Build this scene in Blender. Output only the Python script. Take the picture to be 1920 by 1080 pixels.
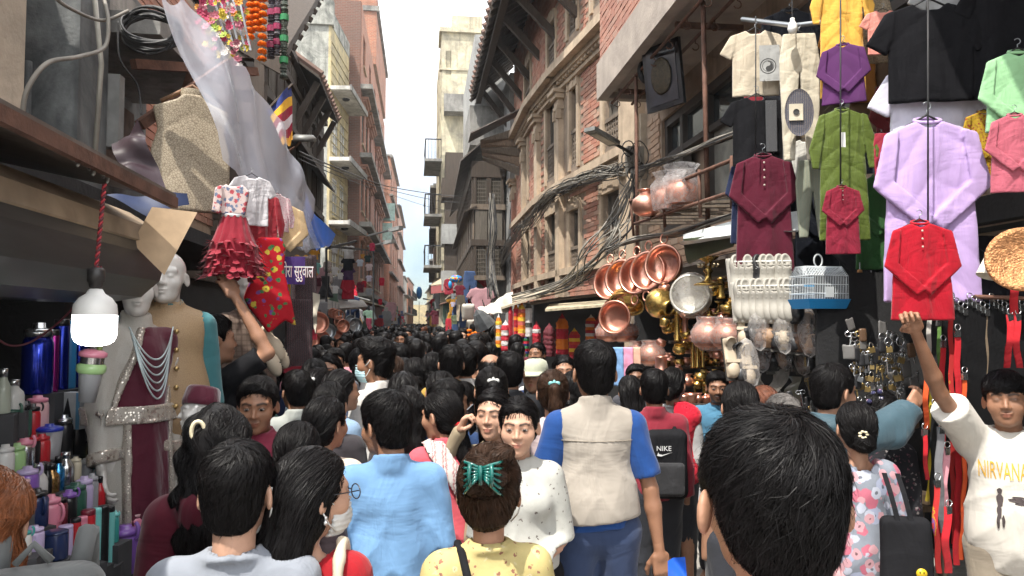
import bpy,math,random
import numpy as np
from mathutils import Vector,Matrix,Euler
random.seed(7)
rng = np.random.default_rng(7)
scene = bpy.context.scene
for _o in list(bpy.data.objects): bpy.data.objects.remove(_o)
COL = scene.collection
# ------------------------------------------------------------------ camera
FPX,CX,CY = 1387.0,960.0,540.0  # focal length in photo pixels (1920x1080)
EYE = np.array([0.0,0.0,1.83])
YAW,PITCH = math.atan(170/1387),math.atan(65/1387)
_F = np.array([math.sin(YAW)*math.cos(PITCH),math.cos(YAW)*math.cos(PITCH),math.sin(PITCH)])
_R = np.array([math.cos(YAW),-math.sin(YAW),0.0])
_U = np.cross(_R,_F)
cam = bpy.data.cameras.new('camera'); camo = bpy.data.objects.new('camera',cam); COL.objects.link(camo)
cam.sensor_width = 36.0; cam.lens = 36.0*FPX/1920.0; cam.clip_end = 3000; cam.clip_start = 0.05
_m = Matrix.Identity(4)
for i in range(3):
 _m[i][0] = _R[i]; _m[i][1] = _U[i]; _m[i][2] = -_F[i]; _m[i][3] = EYE[i]
camo.matrix_world = _m
scene.camera = camo
# ------------------------------------------------------------------ sky, sun, exposure
SUN_FROM = np.array([-0.30,-0.36,0.88]); SUN_FROM = SUN_FROM/np.linalg.norm(SUN_FROM)
world = bpy.data.worlds.new('World'); scene.world = world; world.use_nodes = True
_n = world.node_tree.nodes; _l = world.node_tree.links; _n.clear()
_out = _n.new('ShaderNodeOutputWorld'); _bg = _n.new('ShaderNodeBackground')
_sky = _n.new('ShaderNodeTexSky'); _sky.sky_type = 'NISHITA'; _sky.sun_disc = False
_sky.sun_elevation = math.asin(SUN_FROM[2]); _sky.sun_rotation = math.atan2(SUN_FROM[0],SUN_FROM[1])
_sky.altitude = 1300; _sky.air_density = 1.0; _sky.dust_density = 2.5
_tc = _n.new('ShaderNodeTexCoord'); _sep = _n.new('ShaderNodeSeparateXYZ'); _l.new(_tc.outputs['Generated'],_sep.inputs[0])
_no = _n.new('ShaderNodeTexNoise'); _no.inputs['Scale'].default_value = 2.2; _no.inputs['Detail'].default_value = 6
_l.new(_tc.outputs['Generated'],_no.inputs['Vector'])
_ad = _n.new('ShaderNodeMath'); _ad.operation = 'MULTIPLY_ADD'; _ad.inputs[1].default_value = 1.1
_l.new(_sep.outputs[2],_ad.inputs[0]); _l.new(_no.outputs['Fac'],_ad.inputs[2])
_rp = _n.new('ShaderNodeValToRGB'); _rp.color_ramp.elements[0].position = 0.47; _rp.color_ramp.elements[1].position = 0.78
_l.new(_ad.outputs[0],_rp.inputs[0])
_mx = _n.new('ShaderNodeMix'); _mx.data_type = 'RGBA'
_l.new(_rp.outputs[0],_mx.inputs['Factor']); _l.new(_sky.outputs[0],_mx.inputs['A'])
_mx.inputs['B'].default_value = (13.5,13.7,14.0,1)  # sunlit thin cloud
_l.new(_mx.outputs['Result'],_bg.inputs['Color']); _bg.inputs['Strength'].default_value = 0.096
_l.new(_bg.outputs[0],_out.inputs[0])
_sl = bpy.data.lights.new('sun','SUN'); _sl.energy = 4.1; _sl.angle = math.radians(0.6); _sl.color = (1.0,0.95,0.86)
_so = bpy.data.objects.new('sun',_sl); COL.objects.link(_so)
_so.rotation_euler = Vector(SUN_FROM).to_track_quat('Z','Y').to_euler(); _so.location = (0,-20,40)
scene.view_settings.view_transform = 'Standard'; scene.view_settings.look = 'None'
scene.view_settings.exposure = 0.86; scene.view_settings.gamma = 1.0; scene.view_settings.use_curve_mapping = False
scene.cycles.use_denoising = True
scene.cycles.use_adaptive_sampling = True; scene.cycles.adaptive_threshold = .03
scene.cycles.max_bounces = 5; scene.cycles.diffuse_bounces = 3; scene.cycles.glossy_bounces = 2; scene.cycles.transmission_bounces = 2
scene.cycles.transparent_max_bounces = 8; scene.cycles.volume_bounces = 0
scene.cycles.sample_clamp_indirect = 6.0
# ------------------------------------------------------------------ pixel helpers
def W(px,py,d):
 return EYE + d*(_F + (px-CX)/FPX*_R + (CY-py)/FPX*_U)
def WX(px,py,X):
 r = W(px,py,1.0)-EYE; return EYE + r*((X-EYE[0])/r[0])
def WYp(px,py,Y):
 r = W(px,py,1.0)-EYE; return EYE + r*((Y-EYE[1])/r[1])
def WZ(px,py,Z):
 r = W(px,py,1.0)-EYE; return EYE + r*((Z-EYE[2])/r[2])
def A(*v): return np.array(v,float)
def nrm(v):
 v = np.asarray(v,float); return v/(np.linalg.norm(v)+1e-12)
 # ------------------------------------------------------------------ materials
MATS = {}
def _new(name):
 m = bpy.data.materials.new(name); m.use_nodes = True
 nt = m.node_tree; return m,nt.nodes,nt.links,nt.nodes['Principled BSDF']
def _ramp(n,l,src,stops):
 r = n.new('ShaderNodeValToRGB'); cr = r.color_ramp
 while len(cr.elements) < len(stops): cr.elements.new(0.5)
 for e,(p,c) in zip(cr.elements,stops):
  e.position = p; e.color = (*c[:3],1) if hasattr(c,'__len__') else (c,c,c,1)
 l.new(src,r.inputs[0]); return r.outputs[0]
def _noise(n,l,vec,scale,detail=4,rough=.55,dist=0):
 t = n.new('ShaderNodeTexNoise'); t.inputs['Scale'].default_value = scale; t.inputs['Detail'].default_value = detail
 t.inputs['Roughness'].default_value = rough; t.inputs['Distortion'].default_value = dist
 if vec is not None: l.new(vec,t.inputs['Vector'])
 return t.outputs['Fac']
def _mix(n,l,fac,a,b,mode='MIX'):
 x = n.new('ShaderNodeMix'); x.data_type = 'RGBA'; x.blend_type = mode
 for sock,v in (('Factor',fac),('A',a),('B',b)):
  if hasattr(v,'is_output'): l.new(v,x.inputs[sock])
  elif sock == 'Factor': x.inputs[0].default_value = v
  else: x.inputs[sock].default_value = (*v[:3],1)
 return x.outputs['Result']
def _coord(n,l,kind='Object',scale=None):
 t = n.new('ShaderNodeTexCoord'); o = t.outputs[kind]
 if scale is not None:
  mp = n.new('ShaderNodeMapping'); mp.inputs['Scale'].default_value = scale; l.new(o,mp.inputs[0]); o = mp.outputs[0]
 return o
def _bump(n,l,b,height,strength,dist=.01):
 u = n.new('ShaderNodeBump'); u.inputs['Strength'].default_value = strength; u.inputs['Distance'].default_value = dist
 l.new(height,u.inputs['Height']); l.new(u.outputs[0],b.inputs['Normal'])
def mat(key,col=(.5,.5,.5),rough=.7,metal=0.,var=.25,scale=6.,bump=.0,bscale=60.,dirt=None,dirtamt=.5,dscale=2.5,coat=0.,alpha=1.,trans=0.,sheen=0.,stretch=None,spec=.5,emit=None,estr=0.,sss=0.):
 ''
 if key in MATS: return MATS[key]
 m,n,l,b = _new(key); MATS[key] = m
 vec = _coord(n,l,'Object',stretch)
 c0 = tuple(x*(1-var) for x in col); c1 = tuple(min(1,x*(1+var)) for x in col)
 c = _ramp(n,l,_noise(n,l,vec,scale,3),[(.3,c0),(.7,c1)])
 if dirt is not None:
  f = _ramp(n,l,_noise(n,l,vec,dscale,4,.65,.4),[(.42,0),(.68,dirtamt)])
  c = _mix(n,l,f,c,dirt)
 l.new(c,b.inputs['Base Color'])
 b.inputs['Roughness'].default_value = rough; b.inputs['Metallic'].default_value = metal
 b.inputs['Specular IOR Level'].default_value = spec
 b.inputs['Coat Weight'].default_value = coat; b.inputs['Coat Roughness'].default_value = .08
 b.inputs['Sheen Weight'].default_value = sheen
 b.inputs['Transmission Weight'].default_value = trans; b.inputs['Alpha'].default_value = alpha
 if sss: b.inputs['Subsurface Weight'].default_value = sss; b.inputs['Subsurface Radius'].default_value = (.012,.004,.002); b.inputs['Subsurface Scale'].default_value = 1.
 if bump: _bump(n,l,b,_noise(n,l,vec,bscale,3),bump)
 if emit is not None: b.inputs['Emission Color'].default_value = (*emit,1); b.inputs['Emission Strength'].default_value = estr
 return m
def cloth(key,col,rough=.85,var=.12,weave=420.,bump=.25,sheen=.15,fold=0.,spec=.2,scale=5.):
 if key in MATS: return MATS[key]
 m,n,l,b = _new(key); MATS[key] = m
 vec = _coord(n,l)
 c = _ramp(n,l,_noise(n,l,vec,scale,3),[(.3,tuple(x*(1-var) for x in col)),(.7,tuple(min(1,x*(1+var)) for x in col))])
 l.new(c,b.inputs['Base Color'])
 b.inputs['Roughness'].default_value = rough; b.inputs['Sheen Weight'].default_value = sheen; b.inputs['Specular IOR Level'].default_value = spec
 if max(col) < .03: b.inputs['Sheen Weight'].default_value = 0.; b.inputs['Specular IOR Level'].default_value = .06
 def mapped(sc,rot):
  mp = n.new('ShaderNodeMapping'); mp.inputs['Scale'].default_value = sc; mp.inputs['Rotation'].default_value = rot; l.new(vec,mp.inputs[0]); return mp.outputs[0]
 h = n.new('ShaderNodeMath'); h.operation = 'MULTIPLY_ADD'; h.inputs[1].default_value = .45
 l.new(_noise(n,l,mapped((7,7,2.4),(.25,.4,0)),.75,3,.5,1.4),h.inputs[2]); l.new(_noise(n,l,mapped((3,3,7),(.3,-.5,.2)),.7,3,.5,1.8),h.inputs[0])
 _bump(n,l,b,h.outputs[0],min(1,bump*2.2),.035)
 return m
def film(key,col=(.9,.92,.95),alpha=.25,rough=.18):
 ''
 if key in MATS: return MATS[key]
 m,n,l,b = _new(key); MATS[key] = m
 vec = _coord(n,l)
 b.inputs['Base Color'].default_value = (*col,1); b.inputs['Roughness'].default_value = rough
 f = _ramp(n,l,_noise(n,l,vec,14.,5,.6,1.5),[(.3,max(0,alpha-.15)),(.75,min(1,alpha+.25))])
 tl = n.new('ShaderNodeBsdfTranslucent'); tl.inputs[0].default_value = (*col,1); tp = n.new('ShaderNodeBsdfTransparent')
 m1 = n.new('ShaderNodeMixShader'); m1.inputs[0].default_value = .7; l.new(b.outputs[0],m1.inputs[1]); l.new(tl.outputs[0],m1.inputs[2])
 m2 = n.new('ShaderNodeMixShader'); l.new(f,m2.inputs[0]); l.new(tp.outputs[0],m2.inputs[1]); l.new(m1.outputs[0],m2.inputs[2])
 l.new(m2.outputs[0],n['Material Output'].inputs[0])
 _bump(n,l,b,_noise(n,l,vec,22.,4,.6,1.),.5,.03)
 return m
 # ------------------------------------------------------------------ mesh building
class MB:
 ''
 def __init__(s): s.v = []; s.f = []; s.n = 0
 def add(s,V,Fs):
  V = np.asarray(V,float).reshape(-1,3); s.v.append(V)
  for f in Fs:
   if isinstance(f,np.ndarray) and f.ndim == 2: s.f.append(f+s.n)
   else: s.f.append(np.asarray(f,int)[None,:]+s.n)
  s.n += len(V); return s
 def box(s,lo,hi,M=None):
  x0,y0,z0 = lo; x1,y1,z1 = hi
  V = np.array([(x0,y0,z0),(x1,y0,z0),(x1,y1,z0),(x0,y1,z0),(x0,y0,z1),(x1,y0,z1),(x1,y1,z1),(x0,y1,z1)],float)
  if M is not None: V = xf(M,V)
  return s.add(V,[BOXF])
 def cbox(s,c,size,M=None):
  c = np.asarray(c,float); h = np.asarray(size,float)/2; return s.box(c-h,c+h,M)
 def bar(s,p,q,w,h=None,up=(0,0,1)):
  ''
  h = w if h is None else h; p = np.asarray(p,float); q = np.asarray(q,float)
  d = nrm(q-p); up = np.asarray(up,float)
  if abs(d@up) > .97: up = A(1,0,0)
  r = nrm(np.cross(d,up)); u = np.cross(r,d)
  V = [e+r*a*w/2+u*b*h/2 for e in (p,q) for a,b in ((-1,-1),(1,-1),(1,1),(-1,1))]
  return s.add(V,[np.array([(0,3,2,1),(4,5,6,7),(0,1,5,4),(1,2,6,5),(2,3,7,6),(3,0,4,7)])])
 def tube(s,pts,r,n=6,caps=True):
  P = np.asarray(pts,float); k = len(P); R = np.broadcast_to(np.asarray(r,float),(k,))
  T = np.gradient(P,axis=0); T /= np.linalg.norm(T,axis=1)[:,None]+1e-12
  up = A(0,0,1) if abs(T[0,2]) < .9 else A(1,0,0)
  a = np.linspace(0,2*math.pi,n,endpoint=False); V = []
  for i in range(k):
   x = np.cross(T[i],up); x = nrm(x); y = np.cross(x,T[i]); up = y
   V.append(P[i]+R[i]*(np.cos(a)[:,None]*x+np.sin(a)[:,None]*y))
  V = np.concatenate(V); i,j = np.meshgrid(np.arange(k-1),np.arange(n),indexing='ij')
  j2 = (j+1) % n; Fq = np.stack([i*n+j,i*n+j2,(i+1)*n+j2,(i+1)*n+j],-1).reshape(-1,4)
  fs = [Fq]
  if caps: fs += [np.arange(n)[::-1],np.arange(n)+(k-1)*n]
  return s.add(V,fs)
 def lathe(s,prof,n=20,M=None,a0=0,a1=2*math.pi):
  P = np.asarray(prof,float); k = len(P); full = abs(a1-a0-2*math.pi) < 1e-6
  a = np.linspace(a0,a1,n,endpoint=not full)
  V = np.stack([P[:,0][:,None]*np.cos(a),P[:,0][:,None]*np.sin(a),np.repeat(P[:,1][:,None],n,1)],-1).reshape(-1,3)
  if M is not None: V = xf(M,V)
  i,j = np.meshgrid(np.arange(k-1),np.arange(n if full else n-1),indexing='ij'); j2 = (j+1) % n
  return s.add(V,[np.stack([i*n+j,i*n+j2,(i+1)*n+j2,(i+1)*n+j],-1).reshape(-1,4)])
 def prism(s,poly,h0,h1,M=None):
  ''
  P = np.asarray(poly,float); n = len(P)
  V = np.concatenate([np.stack([P[:,0],np.full(n,h0),P[:,1]],-1),np.stack([P[:,0],np.full(n,h1),P[:,1]],-1)])
  if M is not None: V = xf(M,V)
  i = np.arange(n); j = (i+1) % n
  return s.add(V,[i,i[::-1]+n,np.stack([j,i,i+n,j+n],-1)])
 def grid(s,V):
  ''
  r,c = V.shape[:2]; i,j = np.meshgrid(np.arange(r-1),np.arange(c-1),indexing='ij')
  return s.add(V.reshape(-1,3),[np.stack([i*c+j,i*c+j+1,(i+1)*c+j+1,(i+1)*c+j],-1).reshape(-1,4)])
 def sphere(s,c,r,n=10,M=None):
  t = np.linspace(-math.pi/2,math.pi/2,n//2+2); r = np.broadcast_to(np.asarray(r,float),(3,))
  sub = MB().lathe(np.stack([np.cos(t),np.sin(t)],-1),n)
  V = sub.v[0]*r+np.asarray(c)
  if M is not None: V = xf(M,V)
  return s.add(V,sub.f)
 def data(s): return (np.concatenate(s.v) if s.v else np.zeros((0,3))),s.f
 def build(s,name,m,parent=None,smooth=False,**k):
  return link(name,make_mesh(name,*s.data(),smooth=smooth),m,parent,**k)
BOXF = np.array([(0,3,2,1),(4,5,6,7),(0,1,5,4),(1,2,6,5),(2,3,7,6),(3,0,4,7)])
def xf(M,V):
 M = np.asarray(M,float); return V@M[:3,:3].T+M[:3,3]
def TR(loc=(0,0,0),rz=0,rx=0,ry=0,sc=1.):
 ''
 c,s = math.cos,math.sin
 Rz = np.array([[c(rz),-s(rz),0],[s(rz),c(rz),0],[0,0,1]]); Ry = np.array([[c(ry),0,s(ry)],[0,1,0],[-s(ry),0,c(ry)]]); Rx = np.array([[1,0,0],[0,c(rx),-s(rx)],[0,s(rx),c(rx)]])
 M = np.eye(4); M[:3,:3] = Rz@Ry@Rx@np.diag(np.broadcast_to(np.asarray(sc,float),(3,))); M[:3,3] = loc; return M
def BAS(x,y,z,loc):
 M = np.eye(4); M[:3,0] = x; M[:3,1] = y; M[:3,2] = z; M[:3,3] = loc; return M
def make_mesh(name,V,Fs,smooth=False,attr=None):
 me = bpy.data.meshes.new(name); V = np.asarray(V,np.float32)
 Fs = [np.asarray(f) for f in Fs if len(f)]
 me.vertices.add(len(V)); me.vertices.foreach_set('co',V.ravel())
 loops = np.concatenate([f.ravel() for f in Fs]).astype(np.int32)
 tot = np.concatenate([np.full(len(f),f.shape[1]) for f in Fs]).astype(np.int32)
 st = np.concatenate([[0],np.cumsum(tot)[:-1]]).astype(np.int32)
 me.loops.add(len(loops)); me.loops.foreach_set('vertex_index',loops)
 me.polygons.add(len(tot)); me.polygons.foreach_set('loop_start',st)
 me.polygons.foreach_set('loop_total',tot)
 me.polygons.foreach_set('use_smooth',np.full(len(tot),bool(smooth)))
 me.update(calc_edges=True); me.validate()
 if attr is not None:
  for k,arr in attr.items():
   a = me.attributes.new(k,'FLOAT_COLOR','POINT'); a.data.foreach_set('color',np.asarray(arr,np.float32).ravel())
 return me
def link(name,me,m=None,parent=None,loc=None,label=None,cat=None,group=None,kind=None,M=None):
 o = bpy.data.objects.new(name,me); COL.objects.link(o)
 if m is not None:
  if not me.materials:
   for k in (m if isinstance(m,(list,tuple)) else [m]): me.materials.append(k)
 if parent is not None: o.parent = parent
 if M is not None: o.matrix_basis = Matrix(M.tolist())
 elif loc is not None: o.location = loc
 return tag(o,label,cat,group,kind)
def tag(o,label=None,cat=None,group=None,kind=None):
 if label: o['label'] = label
 if cat: o['category'] = cat
 if group: o['group'] = group
 if kind: o['kind'] = kind
 return o
def thing(name,label,cat,loc=(0,0,0),rz=0,group=None,sc=1.,M=None):
 o = bpy.data.objects.new(name,None); COL.objects.link(o); o.empty_display_size = .1
 if M is not None: o.matrix_basis = Matrix(np.asarray(M).tolist())
 else: o.location = loc; o.rotation_euler = (0,0,rz); o.scale = (sc,)*3 if np.isscalar(sc) else sc
 return tag(o,label,cat,group)
def inst(name,me,parent=None,m=None,M=None,**k):
 ''
 o = bpy.data.objects.new(name,me); COL.objects.link(o)
 if parent is not None: o.parent = parent
 if M is not None: o.matrix_basis = Matrix(np.asarray(M).tolist())
 if m is not None:
  if not me.materials: me.materials.append(m)
  elif me.materials[0] is not m: o.material_slots[0].link = 'OBJECT'; o.material_slots[0].material = m
 return tag(o,**k)
def copy_tree(o,parent=None):
 c = o.copy(); COL.objects.link(c); c.parent = parent
 for ch in o.children: copy_tree(ch,c)
 return c
def text_geo(body,size=1.,depth=0.,spacing=1.):
 ''
 cu = bpy.data.curves.new('lettering','FONT'); cu.body = body; cu.size = size; cu.extrude = depth; cu.space_character = spacing
 cu.align_x = 'CENTER'; cu.align_y = 'CENTER'; cu.resolution_u = 2
 ob = bpy.data.objects.new('lettering',cu); COL.objects.link(ob)
 dg = bpy.context.evaluated_depsgraph_get(); dg.update(); me = ob.evaluated_get(dg).to_mesh()
 V = np.array([v.co[:] for v in me.vertices]).reshape(-1,3); Fs = [list(p.vertices) for p in me.polygons]
 ob.evaluated_get(dg).to_mesh_clear(); bpy.data.objects.remove(ob); bpy.data.curves.remove(cu)
 V = np.stack([V[:,0],-V[:,2],V[:,1]],-1)
 return V,Fs
def letters(name,body,size,m,parent=None,M=None,depth=.0008,spacing=1.,warp=None):
 V,Fs = text_geo(body,size,depth,spacing)
 if warp is not None: V = warp(V)
 mb = MB(); mb.add(V,Fs)
 return mb.build(name,m,parent,M=M)
 # ------------------------------------------------------------------ distance-field modelling
def sdf_mesh(fn,lo,hi,h):
 lo = np.asarray(lo,float); hi = np.asarray(hi,float); b = 6
 nb = np.maximum(1,np.ceil((hi-lo)/(h*b)).astype(int)); n = nb*b
 V = np.empty(n,np.float32)
 ci = np.stack(np.meshgrid(*[np.arange(k) for k in nb],indexing='ij'),-1).reshape(-1,3)
 cv = fn(lo+(ci*b+(b-1)/2)*h)
 V.reshape(nb[0],b,nb[1],b,nb[2],b)[:] = np.sign(cv).reshape(nb[0],1,nb[1],1,nb[2],1)*h*9
 act = ci[np.abs(cv) < b*h*1.35]
 off = np.stack(np.meshgrid(np.arange(b),np.arange(b),np.arange(b),indexing='ij'),-1).reshape(-1,3)
 idx = (act[:,None,:]*b+off[None]).reshape(-1,3)
 if len(idx): V[idx[:,0],idx[:,1],idx[:,2]] = fn(lo+idx*h)
 V[0] = V[-1] = h; V[:,0] = V[:,-1] = h; V[:,:,0] = V[:,:,-1] = h
 S = V < 0
 c = [S[x:n[0]-1+x,y:n[1]-1+y,z:n[2]-1+z] for x in (0,1) for y in (0,1) for z in (0,1)]
 cnt = sum(k.astype(np.int8) for k in c); cell = np.argwhere((cnt > 0) & (cnt < 8))
 ix = np.full(n-1,-1,np.int32); ix[cell[:,0],cell[:,1],cell[:,2]] = np.arange(len(cell))
 cor = np.array([(x,y,z) for x in (0,1) for y in (0,1) for z in (0,1)])
 val = np.stack([V[cell[:,0]+o[0],cell[:,1]+o[1],cell[:,2]+o[2]] for o in cor],-1)
 acc = np.zeros((len(cell),3)); num = np.zeros(len(cell))
 for i in range(8):
  for j in range(i+1,8):
   if np.abs(cor[i]-cor[j]).sum() != 1: continue
   a,d = val[:,i],val[:,j]; m = (a < 0) != (d < 0)
   t = a[m]/(a[m]-d[m]); acc[m] += cor[i]+t[:,None]*(cor[j]-cor[i]); num[m] += 1
 P = lo+h*(cell+acc/num[:,None])
 quads = []
 for ax in range(3):
  o1,o2 = [k for k in range(3) if k != ax]
  a = [slice(0,None)]*3; d = [slice(0,None)]*3; a[ax] = slice(0,-1); d[ax] = slice(1,None)
  e = np.argwhere(S[tuple(a)] != S[tuple(d)])
  e = e[(e[:,o1] > 0) & (e[:,o2] > 0) & (e[:,o1] < n[o1]-1) & (e[:,o2] < n[o2]-1)]
  if not len(e): continue
  q = []
  for s1,s2 in ((-1,-1),(0,-1),(0,0),(-1,0)):
   k = e.copy(); k[:,o1] += s1; k[:,o2] += s2; q.append(ix[k[:,0],k[:,1],k[:,2]])
  q = np.stack(q,-1); ins = S[e[:,0],e[:,1],e[:,2]]
  if ax == 1: ins = ~ins
  q[~ins] = q[~ins][:,::-1]; quads.append(q)
 return P,[np.concatenate(quads)]
def smin(a,b,k):
 h = np.clip(.5+.5*(b-a)/k,0,1); return b+(a-b)*h-k*h*(1-h)
def smax(a,b,k): return -smin(-a,-b,k)
def ell(P,c,r):
 q = (P-np.asarray(c,float)); r = np.asarray(r,float)
 k0 = np.linalg.norm(q/r,axis=1); k1 = np.linalg.norm(q/(r*r),axis=1)+1e-9
 return k0*(k0-1)/k1
def cone(P,a,b,r1,r2):
 a = np.asarray(a,float); d = np.asarray(b,float)-a; q = P-a
 t = np.clip(q@d/(d@d+1e-12),0,1); return np.linalg.norm(q-t[:,None]*d,axis=1)-(r1+(r2-r1)*t)
def chain(P,pts,rad,k=.02):
 f = None
 for i in range(len(pts)-1):
  g = cone(P,pts[i],pts[i+1],rad[i],rad[i+1]); f = g if f is None else smin(f,g,k)
 return f
def rbox(P,c,hs,r,M=None):
 q = P-np.asarray(c,float)
 if M is not None: q = q@M
 q = np.abs(q)-(np.asarray(hs,float)-r)
 return np.linalg.norm(np.maximum(q,0),axis=1)+np.minimum(q.max(1),0)-r
_nk = rng.normal(size=(10,3)); _nk /= np.linalg.norm(_nk,axis=1)[:,None]; _np_ = rng.uniform(0,6.28,10)
def wob(P,s,seed=0,n=5):
 ''
 k = np.roll(_nk,seed,0)[:n]; p = np.roll(_np_,seed*3)[:n]
 return np.sin((P*s)@k.T*np.linspace(.7,1.6,n)+p+seed).mean(1)*1.6
def poly2(X,Z,poly):
 ''
 P = np.asarray(poly,float); d = np.full(len(X),1e9); s = np.ones(len(X))
 for i in range(len(P)):
  a,b = P[i],P[i-1]; e = b-a; wx,wz = X-a[0],Z-a[1]
  t = np.clip((wx*e[0]+wz*e[1])/(e@e+1e-12),0,1)
  d = np.minimum(d,(wx-e[0]*t)**2+(wz-e[1]*t)**2)
  c1 = Z >= a[1]; c2 = Z < b[1]; c3 = e[0]*wz > e[1]*wx
  s = np.where((c1 & c2 & c3) | (~c1 & ~c2 & ~c3),-s,s)
 return s*np.sqrt(d)
 # ================================================================== people
_skins = {}
def skin(tone):
 ''
 if tone in _skins: return _skins[tone]
 m,n,l,b = _new('skin_'+tone); _skins[tone] = m
 col = {'light': (.50,.29,.20),'mid': (.36,.19,.12),'tan': (.27,.135,.08),'dark': (.19,.09,.052)}[tone]
 vec = _coord(n,l)
 c = _ramp(n,l,_noise(n,l,vec,14.,5),[(.3,tuple(x*.86 for x in col)),(.7,tuple(x*1.12 for x in col))])
 at = n.new('ShaderNodeAttribute'); at.attribute_name = 'feat'
 sp = n.new('ShaderNodeSeparateColor'); l.new(at.outputs['Color'],sp.inputs[0])
 c = _mix(n,l,sp.outputs[0],c,(col[0]*.82,col[1]*.45,col[2]*.5))
 c = _mix(n,l,sp.outputs[1],c,(.012,.009,.008))
 l.new(c,b.inputs['Base Color'])
 b.inputs['Roughness'].default_value = .48; b.inputs['Specular IOR Level'].default_value = .4
 _bump(n,l,b,_noise(n,l,vec,160.,3),.12,.004)
 return m
_hairm = {}
def hairmat(kind='black'):
 if kind in _hairm: return _hairm[kind]
 m,n,l,b = _new('hair_'+kind); _hairm[kind] = m
 col = {'black': (.006,.0052,.0055),'brown': (.035,.018,.011),'auburn': (.16,.055,.022),'copper': (.13,.05,.03),'grey': (.13,.12,.115)}[kind]
 vec = _coord(n,l)
 l.new(_ramp(n,l,_noise(n,l,vec,40.,4),[(.3,tuple(x*.6 for x in col)),(.7,tuple(x*1.5 for x in col))]),b.inputs['Base Color'])
 b.inputs['Roughness'].default_value = .46; b.inputs['Specular IOR Level'].default_value = .15
 return m
 # ---- heads (origin between the ears, face towards +y)
def head_sdf(P,k):
 f = k.get('fem',0); w = k.get('wide',1.)
 Q = P/np.array([w,1,1])
 d = ell(Q,(0,-.012,.028),(.076,.096,.088))
 d = smin(d,ell(Q,(0,.030,-.030),(.062-.002*f,.062,.076)),.03)
 d = smin(d,ell(Q,(0,.042,-.078),(.045-.010*f,.041,.031)),.03)
 ax = np.abs(Q[:,0]); S = np.stack([ax,Q[:,1],Q[:,2]],-1)
 d = smin(d,ell(S,(.040,.058,-.026),(.027,.026,.026)),.025)
 d = smin(d,cone(S,(.0,.087,.024),(.048,.071,.027),.010-.003*f,.009-.002*f),.018)
 d = smax(d,-ell(S,(.031,.105,.003),(.020,.016,.011)),.014)
 d = smin(d,ell(S,(.031,.0800,.003),(.0145,.0115,.0100)),.006)
 d = smin(d,cone(S,(0,.089,.008),(0,.106,-.025),.006,.0105-.0012*f),.011)
 d = smin(d,ell(S,(.0115,.096,-.029),(.0085,.009,.0075)),.006)
 d = smin(d,ell(S,(0,.0915,-.0545),(.022,.0125,.0058)),.007)
 d = smin(d,ell(S,(0,.0895,-.0665),(.018,.0125,.0070)),.007)
 d = smax(d,-ell(S,(0,.105,-.0605),(.016,.010,.0014)),.002)
 d = smin(d,ell(S,(0,.074,-.093),(.020,.018,.016)),.022)
 R = TR((0,0,0),rx=-.25,rz=.42+k.get('ear',0)*24)[:3,:3]
 E = (S-np.array([.081+k.get('ear',0)*1.3,-.010,-.010]))@R
 e = ell(E,(0,0,0),(.0090,.0185,.031)); e = smax(e,-ell(E,(.010,.004,.002),(.008,.012,.022)),.006)
 d = smin(d,e,.008)
 return smin(d,cone(Q,(0,-.018,-.05),(0,-.024,-.17),.051-.007*f,.050-.007*f),.022)
def head_feat(V,k):
 X,Y,Z = np.abs(V[:,0]),V[:,1],V[:,2]; fr = Y > .05
 k = dict(k)
 lip = np.exp(-((X/.0185)**2+((Z+.0605)/.0105)**2)**2)*fr*(Y > .078)
 bz = .024+.006*np.clip((X-.012)/.03,0,1)-.010*np.clip((X-.036)/.02,0,1)
 brow = np.exp(-((Z-bz)/.0052)**4)*(X > .010)*(X < .052)*fr*.95
 eye = np.exp(-(((X-.031)/.0155)**2+((Z-.003)/.0052)**2)**2)*fr
 lash = np.exp(-((Z-.0085+.12*(X-.031)**2/.02)/.003)**2)*np.exp(-((X-.031)/.017)**4)*fr
 if k.get('eyes'): eye = np.exp(-(((X-.031)/.0185)**2+((Z-.003)/.0085)**2)**2)*fr*.42
 st = 0
 if k.get('beard'):
  st = np.clip((-.035-Z)/.03,0,1)*(Y > -.01)*(Z > -.13)*.75+np.exp(-((Z+.047)/.007)**2)*(X < .03)*fr*.8
 if k.get('shadow'):
  st = np.clip((-.04-Z)/.03,0,1)*(Y > -.01)*(Z > -.12)*.22+np.exp(-((Z+.047)/.007)**2)*(X < .028)*fr*.35
 g = np.clip(np.maximum.reduce([brow,eye*.9,lash*.8,np.zeros_like(X)+st]),0,1)
 return np.stack([lip*.75,g,np.zeros_like(X),np.ones_like(X)],-1)
_heads = {}
def head_geo(h=.006,**k):
 key = (h,tuple(sorted(k.items())))
 if key not in _heads:
  V,Fs = sdf_mesh(lambda P: head_sdf(P,k),(-.115,-.125,-.22),(.115,.14,.13),h)
  _heads[key] = (V,Fs,head_feat(V,k))
 return _heads[key]
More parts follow.
